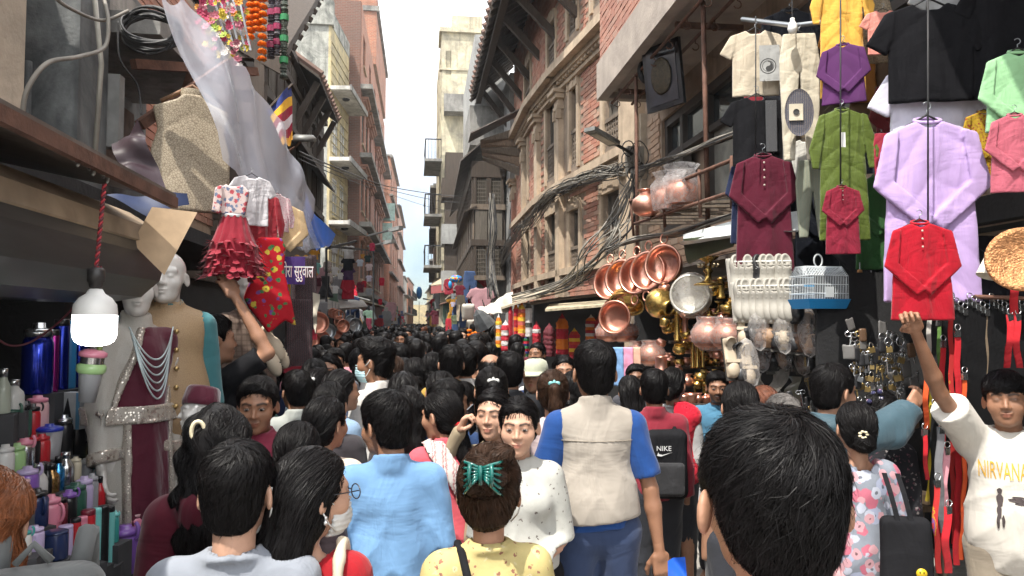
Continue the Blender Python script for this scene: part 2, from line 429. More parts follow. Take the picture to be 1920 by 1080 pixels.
 # ---- hair
def hair_sdf(style):
 def base(P,top=.016,side=.012,nape=.004,front=.058,low=-.075,ear=True):
  d = ell(P,(0,-.012,.028),(.076,.096,.088))
  d = smin(d,ell(P,(0,-.03,-.035),(.069,.062,.082)),.03)
  X,Y,Z = np.abs(P[:,0]),P[:,1],P[:,2]
  t = side+(top-side)*np.clip((Z-.03)/.06,0,1); t = nape+(t-nape)*np.clip((Z+.045)/.085,0,1)
  hl = np.where(Y > .025,np.clip(-.01+(Y-.025)*1.75,-.01,front+.016),np.where(Y > -.03,-.01,np.maximum(low,-.01+(Y+.03)*1.9)))
  if ear: hl = np.maximum(hl,np.where((Y > -.032) & (Y < .02),.022-np.abs(Y+.006)*.5,-1))
  hl = np.where((Y > .035) & (X > .045),np.maximum(hl,.040+(Y-.035)*.8),hl)
  s = np.clip((Z-hl)/.014,-1,1)
  return d-np.where(s > 0,t*np.sqrt(np.maximum(s,0)),-.012*(-s))
 if style in ('short','fade','hero','fringe','thick','quiff','balding'):
  a = dict(short=(.017,.009,.003),fade=(.019,.006,.001),hero=(.018,.011,.003),fringe=(.017,.008,.003),thick=(.025,.012,.003),quiff=(.030,.008,.002),balding=(-.004,.006,.002))[style]
  def f(P):
   if style == 'hero': P = P/A(1.06,1.02,1.)
   d = base(P,*a,low=-.098 if style == 'hero' else -.075,front=.040 if style == 'fringe' else .058)
   if style == 'quiff': d = smin(d,ell(P,(0,.055,.112),(.055,.045,.030)),.03)
   if style == 'fringe': d = smin(d,smax(ell(P,(0,.022,.055),(.078,.082,.050)),.034+.006*np.sin(P[:,0]*150)-P[:,2],.006),.01)
   return d+.0008*wob(P,130,2)+.0016*wob(P,60,4)
  return f
 def cap(P,t=.014,ear=False):
  return base(P,t,t*.9,.008,front=.062,low=-.085,ear=ear)
 if style in ('long','longside','wavy','longbrown'):
  def f(P):
   wv = (.012*np.sin(P[:,2]*55+P[:,0]*30) if style == 'wavy' else 0)
   Q = P+np.stack([wv+0*P[:,0],0*P[:,0],0*P[:,0]],-1) if style == 'wavy' else P
   d = cap(Q,.013)
   S = np.stack([np.abs(Q[:,0]),Q[:,1],Q[:,2]],-1)
   d = smin(d,ell(S,(.042,-.032,-.035),(.043,.056,.085)),.03)
   L = -.36 if style != 'wavy' else -.38
   for x,r in ((0.,.062),(.042,.048)):
    d = smin(d,chain(S,[(x,-.062,0),(x*1.1,-.082,-.14),(x*1.05,-.098,-.24),(x*.8,-.108,L)],(r,r*.92,r*.8,r*.42),.03),.03)
   return d+.003*np.sin(Q[:,0]*150+2*wob(P,20,3))*np.clip(-P[:,2]*8,.2,1)
  return f
 if style == 'pony':
  return lambda P: smin(cap(P,.011,True),chain(P,[(0,-.10,.045),(0,-.135,.03),(.004,-.14,-.06),(.012,-.125,-.19),(.018,-.115,-.29)],(.018,.027,.034,.028,.010),.02),.012)+.0016*wob(P,110,3)
 if style == 'lowpony':
  return lambda P: smin(cap(P,.012,True),chain(P,[(0,-.085,-.04),(.006,-.105,-.07),(.012,-.115,-.19),(.018,-.12,-.32)],(.022,.026,.036,.012),.02),.015)+.0016*wob(P,110,3)
 if style == 'bun':
  return lambda P: smin(cap(P,.010,True),ell(P,(0,-.108,-.052),(.048,.036,.042))+.004*np.sin(P[:,2]*160+P[:,0]*90),.010)+.001*wob(P,110,3)
 if style == 'highbun':
  return lambda P: smin(cap(P,.016,True),smin(ell(P,(-.005,-.105,.065),(.060,.050,.055)),ell(P,(.02,-.07,.118),(.055,.05,.034)),.02)+.006*wob(P,70,1),.012)+.002*wob(P,90,3)
 raise KeyError(style)
_hairs = {}
def hair_geo(style,h=.006,strands=0,seed=0,width=.0016,flyaway=0.):
 key = (style,h,strands,seed)
 if key in _hairs: return _hairs[key]
 f = hair_sdf(style); lo = (-.13,-.2,-.42) if style not in ('short','fade','hero','fringe','thick','quiff','balding','bun','highbun') else (-.115,-.16,-.12)
 V,Fs = sdf_mesh(f,lo,(.13,.13,.16),h)
 mb = MB(); mb.add(V,Fs)
 if strands:
  r = np.random.default_rng(seed+5); short = style in ('short','fade','hero','fringe','thick','quiff','balding')
  P = V[r.integers(0,len(V),strands)]+r.normal(0,h*.4,(strands,3))
  steps,st = (5,.0105) if short else (7,.022)
  lift = r.uniform(0,.0022,strands) if short else r.uniform(0,.0018,strands)
  if style in ('hero','thick','quiff'): lift = lift*1.7
  roll = r.normal(0,.55,strands); jit = r.normal(0,.28 if short else .12,(strands,3)); wid = r.uniform(.6,1.5,strands)*width*(1 if short else 1.4)
  def grad(Q):
   e = .003; g = np.stack([f(Q+np.eye(3)[i]*e)-f(Q-np.eye(3)[i]*e) for i in range(3)],-1)
   return g/(np.linalg.norm(g,axis=1)[:,None]+1e-9)
  whorl = A(.012,-.058,.125)
  def flow(Q,G):
   X,Y,Z = Q[:,0],Q[:,1],Q[:,2]
   if short:
    D = Q-whorl; D = np.stack([D[:,0],D[:,1],np.minimum(D[:,2],-.03)],-1); D = D+np.cross(D,A(0,0,1))*.45
    if style == 'quiff': D = np.where((Y > -.02)[:,None] & (Z > .07)[:,None],A(.4,1,.5),D)
   elif style in ('long','longside','wavy','longbrown'):
    D = np.stack([np.sign(X)*np.clip(.08-np.abs(X),.0,.1)*9*np.clip(Z*12,0,1),-.4+0*X-np.clip(Z,0,1)*4,-.5-np.clip(.06-Z,0,.2)*6],-1)
    if style == 'wavy': D[:,0] += .6*np.sin(Z*60+jit[:,0]*9)
   else:
    tgt = {'pony': A(0,-.115,.045),'lowpony': A(0,-.10,-.045),'bun': A(0,-.115,-.05),'highbun': A(0,-.09,.07)}[style]
    D = tgt-Q; far = np.linalg.norm(D,axis=1); tail = (Y < -.09) & (far < .06) if 'bun' in style else (Y < -.10) & (Z < tgt[2]+.02)
    D = D/(far[:,None]+1e-6)
    alt = np.cross(Q-tgt,A(.3,1.,.2)) if 'bun' in style else np.tile(A(.06,.0,-1),(len(Q),1))
    D = np.where(tail[:,None],alt,D)
   D = D/(np.linalg.norm(D,axis=1)[:,None]+1e-9)+jit
   D = D-G*(D*G).sum(1)[:,None]
   return D/(np.linalg.norm(D,axis=1)[:,None]+1e-9)
  pts,side = [],[]
  Q = P.copy(); fly = (r.random(strands) < flyaway)
  for s in range(steps):
   G = grad(Q); Q = Q-G*f(Q)[:,None]; D = flow(Q,G)
   u = s/(steps-1); off = lift*(.4+u*(1.6 if short else 1.0))+fly*u*u*r.uniform(.0,.012,strands)
   pts.append(Q+G*off[:,None]); B = np.cross(D,G)
   side.append(B*np.cos(roll)[:,None]+G*np.sin(roll)[:,None]); Q = Q+D*st
  pts = np.stack(pts,1); side = np.stack(side,1); tap = np.linspace(1,.15,steps)[None,:,None]
  w = wid[:,None,None]*tap
  SV = np.stack([pts-side*w,pts+side*w],2).reshape(-1,3)
  base = (np.arange(strands)*steps*2)[:,None]+np.arange(steps-1)[None]*2
  mb.add(SV,[np.stack([base,base+1,base+3,base+2],-1).reshape(-1,4)])
 _hairs[key] = mb.data(); return _hairs[key]
 # ---- bodies
def pose(kind='down',fem=0,**k):
 sw = .138 if fem else .160
 j = {}
 for s,n in ((-1,'L'),(1,'R')):
  sh = A(s*sw,-.012,1.355)
  el = sh+A(s*.048,-.02,-.285); wr = el+A(s*.008,.05,-.245)
  j[n] = [sh,el,wr]
 if kind == 'bent':
  for s,n in ((-1,'L'),(1,'R')):
   sh = j[n][0]; el = sh+A(s*.05,.0,-.285); j[n] = [sh,el,el+A(-s*.09,.21,-.03)]
 for n in 'LR':
  if n in k: j[n] = [j[n][0]]+[np.asarray(q,float) for q in k[n]]
  if 'sh'+n in k: j[n][0] = np.asarray(k['sh'+n],float)
 j['fem'] = fem; j['sw'] = sw
 return j
def torso_sdf(P,j,g=0.,waist=True):
 f = j['fem']; b = j.get('bulk',0.)
 d = ell(P,(0,0,.95),(.152+.012*f+g+b,.108+g+b,.13+g))
 d = smin(d,ell(P,(0,.004,1.10),(.132-.014*f+g+b,.096-.008*f+g+b,.15+g)),.07)
 d = smin(d,ell(P,(0,-.004,1.27),(.143-.014*f+g+b*.6,.100+g+b*.5,.14+g)),.05)
 S = np.stack([np.abs(P[:,0]),P[:,1],P[:,2]],-1)
 d = smin(d,cone(S,(0,-.014,1.362),(j['sw']-.02,-.014,1.355),.046+g,.044+g),.04)
 d = smin(d,cone(S,(0,-.026,1.428),(j['sw']-.045,-.018,1.372),.040+g,.032+g),.03)
 if f:
  S = np.stack([np.abs(P[:,0]),P[:,1],P[:,2]],-1); d = smin(d,ell(S,(.070,.070,1.245),(.058+g,.050+g,.058+g)),.05)
 return d
def arm_sdf(P,a,g=0.,k=1.):
 d = cone(P,a[0],a[1],.043*k+g,.034*k+g); m = a[1]+(a[2]-a[1])*.3
 d = smin(d,cone(P,a[1],m,.034*k+g,.036*k+g),.015); return smin(d,cone(P,m,a[2],.036*k+g,.023*k+g),.015)
def legs_sdf(P,g=0.,st=0.):
 d = None
 for s in (-1,1):
  c = chain(P,[(s*.09,0,.90),(s*.097,.02+s*st*.5,.48),(s*.100,-.03+s*st,.085)],(.088+g,.056+g,.038+g),.03)
  c = smin(c,cone(P,(s*.100,-.045+s*st,.045),(s*.112,.13+s*st,.03),.036+g*.3,.03),.03)
  d = c if d is None else np.minimum(d,c)
 return d
def body_sdf(P,j):
 f = j['fem']; k = .86 if f else 1.
 d = torso_sdf(P,j,-.012); d = smin(d,legs_sdf(P),.03)
 for n in 'LR': d = smin(d,arm_sdf(P,j[n],0,k),.03)
 return smin(d,cone(P,(0,-.018,1.40),(0,-.008,1.52),.050-.007*f,.051-.007*f),.025)
def bounds(j,lo=0.):
 Q = np.array([j[n][i] for n in 'LR' for i in range(3)])
 return np.minimum(Q.min(0)-.08,(-.25,-.2,lo)),np.maximum(Q.max(0)+.08,(.25,.25,1.56))
 # ---- hands (wrist at origin, fingers along -z, palm facing +y, thumb towards +x for the person's left hand mirrored)
def hand_geo(kind='relax',side=1,h=.0042):
 key = (kind,side,h)
 if key in _heads: return _heads[key]
 curl = dict(relax=(.35,.55,.45),fist=(1.25,1.5,.9),hold=(.7,1.0,.6),flat=(.12,.2,.1),point=(.1,.1,.1))[kind]
 segs = []
 for i,(x,L,z0) in enumerate(((.030,.072,-.088),(.010,.080,-.094),(-.011,.074,-.091),(-.031,.058,-.082))):
  c = curl if not (kind == 'point' and i > 0) else (1.2,1.45,.9)
  p = A(x,0,z0); a = 0.; pts = [p]
  for q,fr in zip(c,(.45,.31,.24)):
   a += q*(1+.08*i); p = p+L*fr*A(x*.35,math.sin(a),-math.cos(a)); pts.append(p)
  segs.append((pts,(.0092,.0085,.0078,.0066)))
 th = [A(.026,.006,-.022),A(.046,.020,-.046),A(.054,.034,-.072),A(.050,.046,-.094)]
 if kind in ('fist','hold','point'): th = [A(.026,.008,-.022),A(.044,.030,-.045),A(.034,.048,-.068),A(.014,.052,-.080)]
 segs.append((th,(.013,.0115,.010,.008)))
 def f(P):
  P = P*np.array([side,1,1])
  d = rbox(P,(0,0,-.052),(.040,.014,.044),.013)
  d = smin(d,cone(P,(0,0,.03),(0,0,-.02),.024,.022),.02)
  for pts,r in segs: d = smin(d,chain(P,pts,r,.004),.006)
  return d
 _heads[key] = sdf_mesh(f,(-.085,-.07,-.20),(.085,.13,.05),h); return _heads[key]
def frame_from(z,y):
 z = nrm(z); x = nrm(np.cross(y,z)); return np.stack([x,np.cross(z,x),z],1)
 # ---- clothes
def top_sdf(j,sleeve=.5,hem=.86,loose=.012,neck='crew',folds=.010,sseed=0,k=1.,vneck=0.):
 ks = .9 if j['fem'] else 1.
 ends = []
 for n in 'LR':
  a = j[n]
  if sleeve <= 0: ends.append((a[0],nrm(a[1]-a[0]),None)); continue
  t = sleeve*2
  e = a[0]+(a[1]-a[0])*min(t,1) if t <= 1 else a[1]+(a[2]-a[1])*(t-1)
  ends.append((e,nrm((a[1]-a[0]) if t <= 1 else (a[2]-a[1])),t))
 def f(P):
  d = torso_sdf(P,j,loose*.8)
  d = smin(d,cone(P,(0,-.022,1.36),(0,-.014,1.425),.064-.008*j['fem'],.058-.008*j['fem']),.03)
  # cloth hangs straight below the chest
  hang = ell(P,(0,.0,1.00),(.148+loose*1.5+j.get('bulk',0)-.006*j['fem'],.112+loose*1.5+j.get('bulk',0),.28)); d = smin(d,hang,.05)
  for n,(e,dr,t) in zip('LR',ends):
   a = j[n]
   if t is None: d = smax(d,-(cone(P,a[0]+A(np.sign(a[0][0])*.035,0,.0),a[1],.075,.05)),.01); continue
   s = arm_sdf(P,a,loose*.75+.006,ks)
   s = smin(s,cone(P,a[0],e,.052*ks+loose,.044*ks+loose*(1.35 if t <= 1 else .8)),.02)
   s = np.maximum(s,(P-e)@dr)
   d = smin(d,s,.035)
  w = wob(P,22,sseed)*.6+1.1*(.6-np.abs(np.sin(P[:,2]*17+np.abs(P[:,0])*20+2.2*wob(P,8,sseed+1)))**.6)+.5*(.6-np.abs(np.sin(P[:,0]*19-P[:,2]*5+2*wob(P,7,sseed+2)))**.6)
  d = d-folds*w*np.clip((1.41-P[:,2])*4.5,.03,1)
  d = np.maximum(d,hem+.012*np.sin(P[:,0]*9)-P[:,2])
  nr = dict(crew=.068,boat=.098,collar=.064,hood=.072,high=.062)[neck]-.008*j['fem']
  hole = cone(P,(0,-.02 if neck != 'boat' else -.01,1.438 if neck != 'boat' else 1.40),(0,.0,1.62),nr-.012,nr+.05)
  if vneck: hole = np.minimum(hole,cone(P,(0,.09,1.40-vneck),(0,.06,1.45),.012,.06))
  d = smax(d,-hole,.006)
  if neck in ('collar','high','crew'):
   hh = dict(collar=.040,high=.050,crew=.010)[neck]
   R = np.hypot(P[:,0],P[:,1]+.018); zc = P[:,2]-(1.414-.20*P[:,1])
   ring = np.maximum(np.abs(R-(nr+.007-.14*np.clip(zc,0,.1)))-.0105,np.abs(zc-hh*.3)-hh); d = smin(d,ring,.008)
  if neck == 'hood':
   hd = np.maximum(np.abs(ell(P,(0,-.070,1.41),(.115,.080,.070)))-.012,-ell(P,(0,-.02,1.48),(.080,.075,.07)))
   hd = smin(hd,ell(P,(0,-.11,1.37),(.10,.045,.085)),.03); d = smin(d,hd-.004*wob(P,30,4),.02)
  return d
 lo,hi = bounds(j,hem-.03); lo = lo.copy(); lo[2] = min(hem-.03,lo[2] if sleeve > .5 else hem-.03); hi = hi.copy(); hi[2] = max(hi[2]*1.0,1.56)
 if sleeve <= 1:
  ee = np.array([e for e,_,_ in ends]); lo = np.minimum(np.minimum(ee.min(0)-.1,(-.26,-.22,hem-.03)),lo*0+9); hi = np.maximum(np.maximum(ee.max(0)+.1,(.26,.25,1.56)),hi*0-9)
 return f,lo,hi
_cache = {}
def cached(key,fn):
 if key not in _cache: _cache[key] = fn()
 return _cache[key]
def jkey(j): return tuple(np.round(np.concatenate([np.concatenate(j[n]) for n in 'LR']),3))+(j['fem'],j.get('bulk',0))
def top_geo(j,h=.012,**k):
 return cached(('top',jkey(j),h,tuple(sorted(k.items()))),lambda: sdf_mesh(*top_sdf(j,**k),h))
def bottom_geo(kind='trousers',h=.02,fem=0,st=.05):
 def f(P):
  if kind == 'skirt':
   t = np.clip((1.0-P[:,2])/.85,0,1); R = np.hypot(P[:,0]/(1.),P[:,1]/.8); an = np.arctan2(P[:,1],P[:,0])
   d = (R-(.155+.13*t+.012*t*np.sin(an*11)))*.8; return np.maximum(np.maximum(d,.12-P[:,2]),P[:,2]-1.02)
  d = smin(legs_sdf(P,.020,st),ell(P,(0,0,.93),(.172+.01*fem,.125,.125)),.04)
  d = d-.005*wob(P,30,1)-.004*np.sin(P[:,2]*60+3*wob(P,10,2))*np.clip((.6-P[:,2])*4,0,1)
  return np.maximum(np.maximum(d,.075-P[:,2]),P[:,2]-1.0)
 return cached(('bot',kind,h,fem,st),lambda: sdf_mesh(f,(-.33,-.3,.04),(.33,.3,1.06),h))
def body_mesh(j,hd,hy=0.,ht=0.,hr=0.,h=.014,hands=('relax','relax'),handrot=(None,None),handh=.006,key=None):
 k = ('bodyobj',jkey(j),id(hd[0]),hy,ht,hr,h,hands,str(handrot),handh)
 if k in _cache: return _cache[k]
 lo,hi = bounds(j); hi = hi.copy(); hi[2] = max(1.53,max(j['L'][2][2],j['R'][2][2])+.06,max(j['L'][1][2],j['R'][1][2])+.06)
 V,Fs = cached(('body',jkey(j),h),lambda: sdf_mesh(lambda P: body_sdf(P,j),lo-.02,hi,h))
 mb = MB(); mb.add(V,Fs); feat = [np.tile(A(0,0,0,1),(len(V),1))]
 HV = xf(head_M(hy,ht,hr),hd[0]); mb.add(HV,hd[1]); feat.append(hd[2])
 for n,s,kind,rot in zip('LR',(-1,1),hands,handrot):
  if kind is None: continue
  g = hand_geo(kind,-s,handh); a = j[n]; z = nrm(a[1]-a[2])
  pal = nrm(A(-s*1.,.35,0)) if rot is None else nrm(rot)
  M = np.eye(4); M[:3,:3] = frame_from(z,pal)*(.9 if j['fem'] else 1.); M[:3,3] = a[2]-z*.012
  mb.add(xf(M,g[0]),g[1]); feat.append(np.tile(A(0,0,0,1),(len(g[0]),1)))
 V,Fs = mb.data(); me = make_mesh('body',V,Fs,True,{'feat': np.concatenate(feat)})
 _cache[k] = me; return me
def head_M(hy=0.,ht=0.,hr=0.):
 ''
 piv = TR((0,-.02,1.582-.115)); return piv@TR((0,0,0),rz=hy)@TR((0,0,0),rx=-ht,ry=hr)@TR((0,.024,.118),sc=1.08)
def place(px,ytop,d,H=None):
 p = W(px,ytop,d); return A(p[0],p[1],0.),(p[2]/1.70 if H is None else H/1.70)
 # ================================================================== setting: materials
def brickmat(key,cols,dirt=(.10,.085,.075),damt=.5):
 if key in MATS: return MATS[key]
 m,n,l,b = _new(key); MATS[key] = m
 g = n.new('ShaderNodeNewGeometry'); oi = n.new('ShaderNodeObjectInfo')
 s = n.new('ShaderNodeMath'); s.operation = 'ADD'; l.new(g.outputs['Random Per Island'],s.inputs[0]); l.new(oi.outputs['Random'],s.inputs[1])
 fr = n.new('ShaderNodeMath'); fr.operation = 'FRACT'; l.new(s.outputs[0],fr.inputs[0])
 c = _ramp(n,l,fr.outputs[0],[(i/(len(cols)-1),k) for i,k in enumerate(cols)])
 pos = g.outputs['Position']
 c = _mix(n,l,_ramp(n,l,_noise(n,l,pos,1.1,5,.7,.5),[(.45,0),(.72,damt)]),c,dirt)
 c = _mix(n,l,_ramp(n,l,_noise(n,l,pos,30,3),[(.35,0),(.8,.35)]),c,(.32,.25,.2))
 l.new(c,b.inputs['Base Color']); b.inputs['Roughness'].default_value = .92
 _bump(n,l,b,_noise(n,l,pos,70,2),.5,.006); return m
def bricktex(key,c1,c2,mortar,scale=1.,dirt=(.1,.085,.075),damt=.5,plane='x'):
 ''
 if key in MATS: return MATS[key]
 m,n,l,b = _new(key); MATS[key] = m
 g = n.new('ShaderNodeNewGeometry'); sp = n.new('ShaderNodeSeparateXYZ'); l.new(g.outputs['Position'],sp.inputs[0])
 ad = n.new('ShaderNodeMath'); ad.operation = 'ADD'; l.new(sp.outputs[0],ad.inputs[0]); l.new(sp.outputs[1],ad.inputs[1])
 cb = n.new('ShaderNodeCombineXYZ'); l.new(ad.outputs[0],cb.inputs[0]); l.new(sp.outputs[2],cb.inputs[1])
 t = n.new('ShaderNodeTexBrick'); t.inputs['Scale'].default_value = scale; t.inputs['Brick Width'].default_value = .24; t.inputs['Row Height'].default_value = .08
 t.inputs['Mortar Size'].default_value = .012; t.inputs['Color1'].default_value = (*c1,1); t.inputs['Color2'].default_value = (*c2,1); t.inputs['Mortar'].default_value = (*mortar,1)
 l.new(cb.outputs[0],t.inputs['Vector']); c = t.outputs['Color']
 c = _mix(n,l,_ramp(n,l,_noise(n,l,g.outputs['Position'],.7,5,.7,.5),[(.42,0),(.75,damt)]),c,dirt)
 l.new(c,b.inputs['Base Color']); b.inputs['Roughness'].default_value = .92
 _bump(n,l,b,t.outputs['Fac'],-.4,.01); return m
def stained(key,col,dirt,damt=.8,streak=True,rough=.9,dscale=1.3,patch=None):
 ''
 if key in MATS: return MATS[key]
 m,n,l,b = _new(key); MATS[key] = m
 g = n.new('ShaderNodeNewGeometry'); pos = g.outputs['Position']
 c = _ramp(n,l,_noise(n,l,pos,5,3),[(.3,tuple(x*.86 for x in col)),(.7,tuple(min(1,x*1.1) for x in col))])
 c = _mix(n,l,_ramp(n,l,_noise(n,l,pos,dscale,5,.68,.6),[(.40,0),(.66,damt)]),c,dirt)
 if streak:
  mp = n.new('ShaderNodeMapping'); mp.inputs['Scale'].default_value = (5,5,.5); l.new(pos,mp.inputs[0])
  c = _mix(n,l,_ramp(n,l,_noise(n,l,mp.outputs[0],1.6,3,.6),[(.5,0),(.75,damt*.7)]),c,tuple(x*.7 for x in dirt))
 if patch is not None: c = _mix(n,l,_ramp(n,l,_noise(n,l,pos,2.1,4,.5,.3),[(.6,0),(.64,1)]),c,patch)
 l.new(c,b.inputs['Base Color']); b.inputs['Roughness'].default_value = rough
 _bump(n,l,b,_noise(n,l,pos,35,3,.6),.45,.01); return m
def woodmat(key,col,rough=.75,var=.4):
 if key in MATS: return MATS[key]
 m,n,l,b = _new(key); MATS[key] = m
 vec = _coord(n,l,'Object',(14,14,1.4))
 g = _noise(n,l,vec,2.2,4,.6,.6)
 l.new(_ramp(n,l,g,[(.25,tuple(x*(1-var) for x in col)),(.75,tuple(x*(1+var) for x in col))]),b.inputs['Base Color'])
 b.inputs['Roughness'].default_value = rough; _bump(n,l,b,g,.35,.006); return m
M_PLASTER = stained('beige_plaster',(.54,.46,.36),(.16,.13,.10),.55)
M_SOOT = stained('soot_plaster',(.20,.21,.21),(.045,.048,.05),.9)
M_CONC = stained('weathered_concrete',(.30,.29,.27),(.08,.078,.075),.75)
M_CONCP = stained('painted_soffit',(.42,.36,.31),(.20,.17,.15),.45,streak=False)
M_STONE = stained('buff_stone',(.55,.43,.31),(.25,.19,.14),.6)
M_YEL = stained('yellow_render',(.52,.43,.24),(.20,.185,.15),.7)
M_CREAM = stained('cream_render',(.62,.56,.40),(.22,.2,.17),.75)
M_YELSIDE = stained('mossy_render',(.42,.42,.38),(.075,.08,.075),.9)
M_PINKR = stained('pink_render',(.52,.33,.26),(.28,.2,.17),.5)
M_WHITER = stained('white_render',(.58,.56,.52),(.22,.21,.19),.75)
M_GREYR = stained('grey_render',(.36,.36,.35),(.16,.16,.16),.6)
M_BRICK = brickmat('red_brick',[(.38,.15,.10),(.46,.20,.135),(.50,.27,.19),(.40,.16,.11),(.47,.30,.22)])
M_BRICKP = brickmat('pink_brick',[(.40,.17,.125),(.47,.23,.17),(.36,.14,.10),(.44,.26,.2)],damt=.3)
M_BRICKT = brickmat('tan_brick',[(.50,.33,.22),(.55,.37,.26),(.46,.29,.19),(.52,.38,.28)],damt=.25)
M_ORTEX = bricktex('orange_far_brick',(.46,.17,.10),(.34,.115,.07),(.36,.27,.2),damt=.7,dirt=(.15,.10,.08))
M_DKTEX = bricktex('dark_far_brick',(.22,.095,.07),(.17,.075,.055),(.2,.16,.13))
M_MORTAR = stained('lime_mortar',(.40,.30,.22),(.12,.1,.085),.6)
M_DKWOOD = woodmat('old_dark_wood',(.055,.040,.030))
M_GWOOD = woodmat('grey_wood',(.16,.125,.095))
M_SHUT = woodmat('shutter_wood',(.115,.10,.082))
M_FRAMEW = mat('white_frame',(.62,.61,.58),.5,dirt=(.25,.24,.22))
M_GLASSD = mat('dark_glass',(.045,.055,.06),.08,spec=.8)
M_GLASSB = mat('sky_glass',(.16,.20,.22),.06,spec=.9)
M_IRON = mat('black_iron',(.03,.03,.032),.55,.4)
M_RUST = mat('rusty_iron',(.13,.065,.045),.75,.35,.4,14,.3)
M_TIN = mat('rusted_tin',(.16,.14,.125),.6,.5,.35,4,.3,25,dirt=(.07,.05,.04))
M_STEEL = mat('dull_steel',(.33,.35,.37),.38,.85,.3,3)
M_WIRE = mat('black_cable',(.028,.028,.03),.55)
M_WIREW = mat('grey_cable',(.20,.185,.16),.7)
M_ROAD = stained('street_stone',(.36,.34,.31),(.16,.145,.13),.6,streak=False)
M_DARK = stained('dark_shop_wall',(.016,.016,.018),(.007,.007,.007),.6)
M_TARPW = mat('white_tarp',(.62,.66,.66),.45,dirt=(.35,.36,.34))
# ================================================================== ground
MB().box((-60,-12,-.3),(60,190,-.012)).build('ground',M_ROAD,kind='structure')
road = MB().box((-4.2,-3,-.2),(3.0,186,-.004)).build('road',stained('road_joint',(.16,.15,.13),(.07,.065,.06),.6,streak=False),kind='structure')
_slabs = [make_mesh('paving_slab',*MB().box((-.297*a,-.197,-.03),(.297*a,.197,.008)).data()) for a in (1.,.8)]
for k in range(210):  # stone paving near the bright gap in the crowd
 r,c = divmod(k,10); y = 1.6+r*.4; x = -1.9+c*.6*.8+(.24 if r % 2 else 0)
 o = inst('paving_slab',_slabs[1],road,M_ROAD,M=TR((x,y,random.uniform(-.003,.003)),rx=random.uniform(-.004,.004)))
 o.scale = (.985,.985,1)
 # ================================================================== facades
class Fac:
 ''
 def __init__(s,a,b):
  s.a = A(*a,0); s.b = A(*b,0); s.L = np.linalg.norm(s.b-s.a); s.u = (s.b-s.a)/s.L
  s.n = A(s.u[1],-s.u[0],0)
  if s.n@(A(0,s.a[1]*.5+s.b[1]*.5,0)*1.0-(s.a+s.b)/2) < 0 and abs(s.u[1]) > .5: s.n = -s.n
  if abs(s.u[1]) <= .5: s.n = A(0,-1,0)-s.u*(s.u@A(0,-1,0)); s.n = nrm(s.n)
 def pt(s,u,z,o=0.): return s.a+s.u*u+A(0,0,z)+s.n*o
 def pix(s,px,py,o=0.):
  r = W(px,py,1.)-EYE; q = s.a+s.n*o-EYE; t = (q@s.n)/(r@s.n); p = EYE+t*r
  return (p-s.a)@s.u,p[2]
 def M(s,u=0.,z=0.,o=0.):
  return BAS(s.u,-s.n if np.cross(s.u,-s.n)[2] < 0 else -s.n,A(0,0,1),s.pt(u,z,o))
 def box(s,mb,u0,u1,z0,z1,o0,o1):
  V = [s.pt(u,z,o) for z in (z0,z1) for u,o in ((u0,o0),(u1,o0),(u1,o1),(u0,o1))]
  return mb.add(V,[BOXF if s.flip() else BOXF[:,::-1]])
 def flip(s): return np.cross(s.u,s.n)[2] > 0
 def rect(s,p):
  ''
  x0,y0,x1,y1 = p; ua,_ = s.pix(x0,y0); ub,_ = s.pix(x1,y0); xm = (x0+x1)/2
  return min(ua,ub),max(ua,ub),s.pix(xm,y1)[1],s.pix(xm,y0)[1]
def holed(fr,u0,u1,z0,z1,holes,depth=.2,thick=.3,top=True):
 ''
 us = sorted({u0,u1,*[min(max(h[i],u0),u1) for h in holes for i in (0,1)]}); zs = sorted({z0,z1,*[min(max(h[i],z0),z1) for h in holes for i in (2,3)]})
 mb = MB(); fl = fr.flip()
 def quad(a,b,c,d):
  mb.add([a,b,c,d],[[0,1,2,3] if fl else [3,2,1,0]])
 for ua,ub in zip(us,us[1:]):
  for za,zb in zip(zs,zs[1:]):
   um,zm = (ua+ub)/2,(za+zb)/2
   if any(h[0] < um < h[1] and h[2] < zm < h[3] for h in holes): continue
   quad(fr.pt(ub,za),fr.pt(ua,za),fr.pt(ua,zb),fr.pt(ub,zb))
 for h in holes:
  a,b,c,d = h[:4]
  for (p,q) in (((a,c),(a,d)),((a,d),(b,d)),((b,d),(b,c)),((b,c),(a,c))):
   quad(fr.pt(*p),fr.pt(*q),fr.pt(*q,-depth),fr.pt(*p,-depth))
 fr.box(mb,u0,u1,z0,z1,-thick-.6,-depth-.03)
 for (p,q) in (((u0,z0),(u0,z1)),((u1,z1),(u1,z0)),((u0,z1),(u1,z1))):
  quad(fr.pt(*q),fr.pt(*p),fr.pt(*p,-thick-.4),fr.pt(*q,-thick-.4))
 return mb
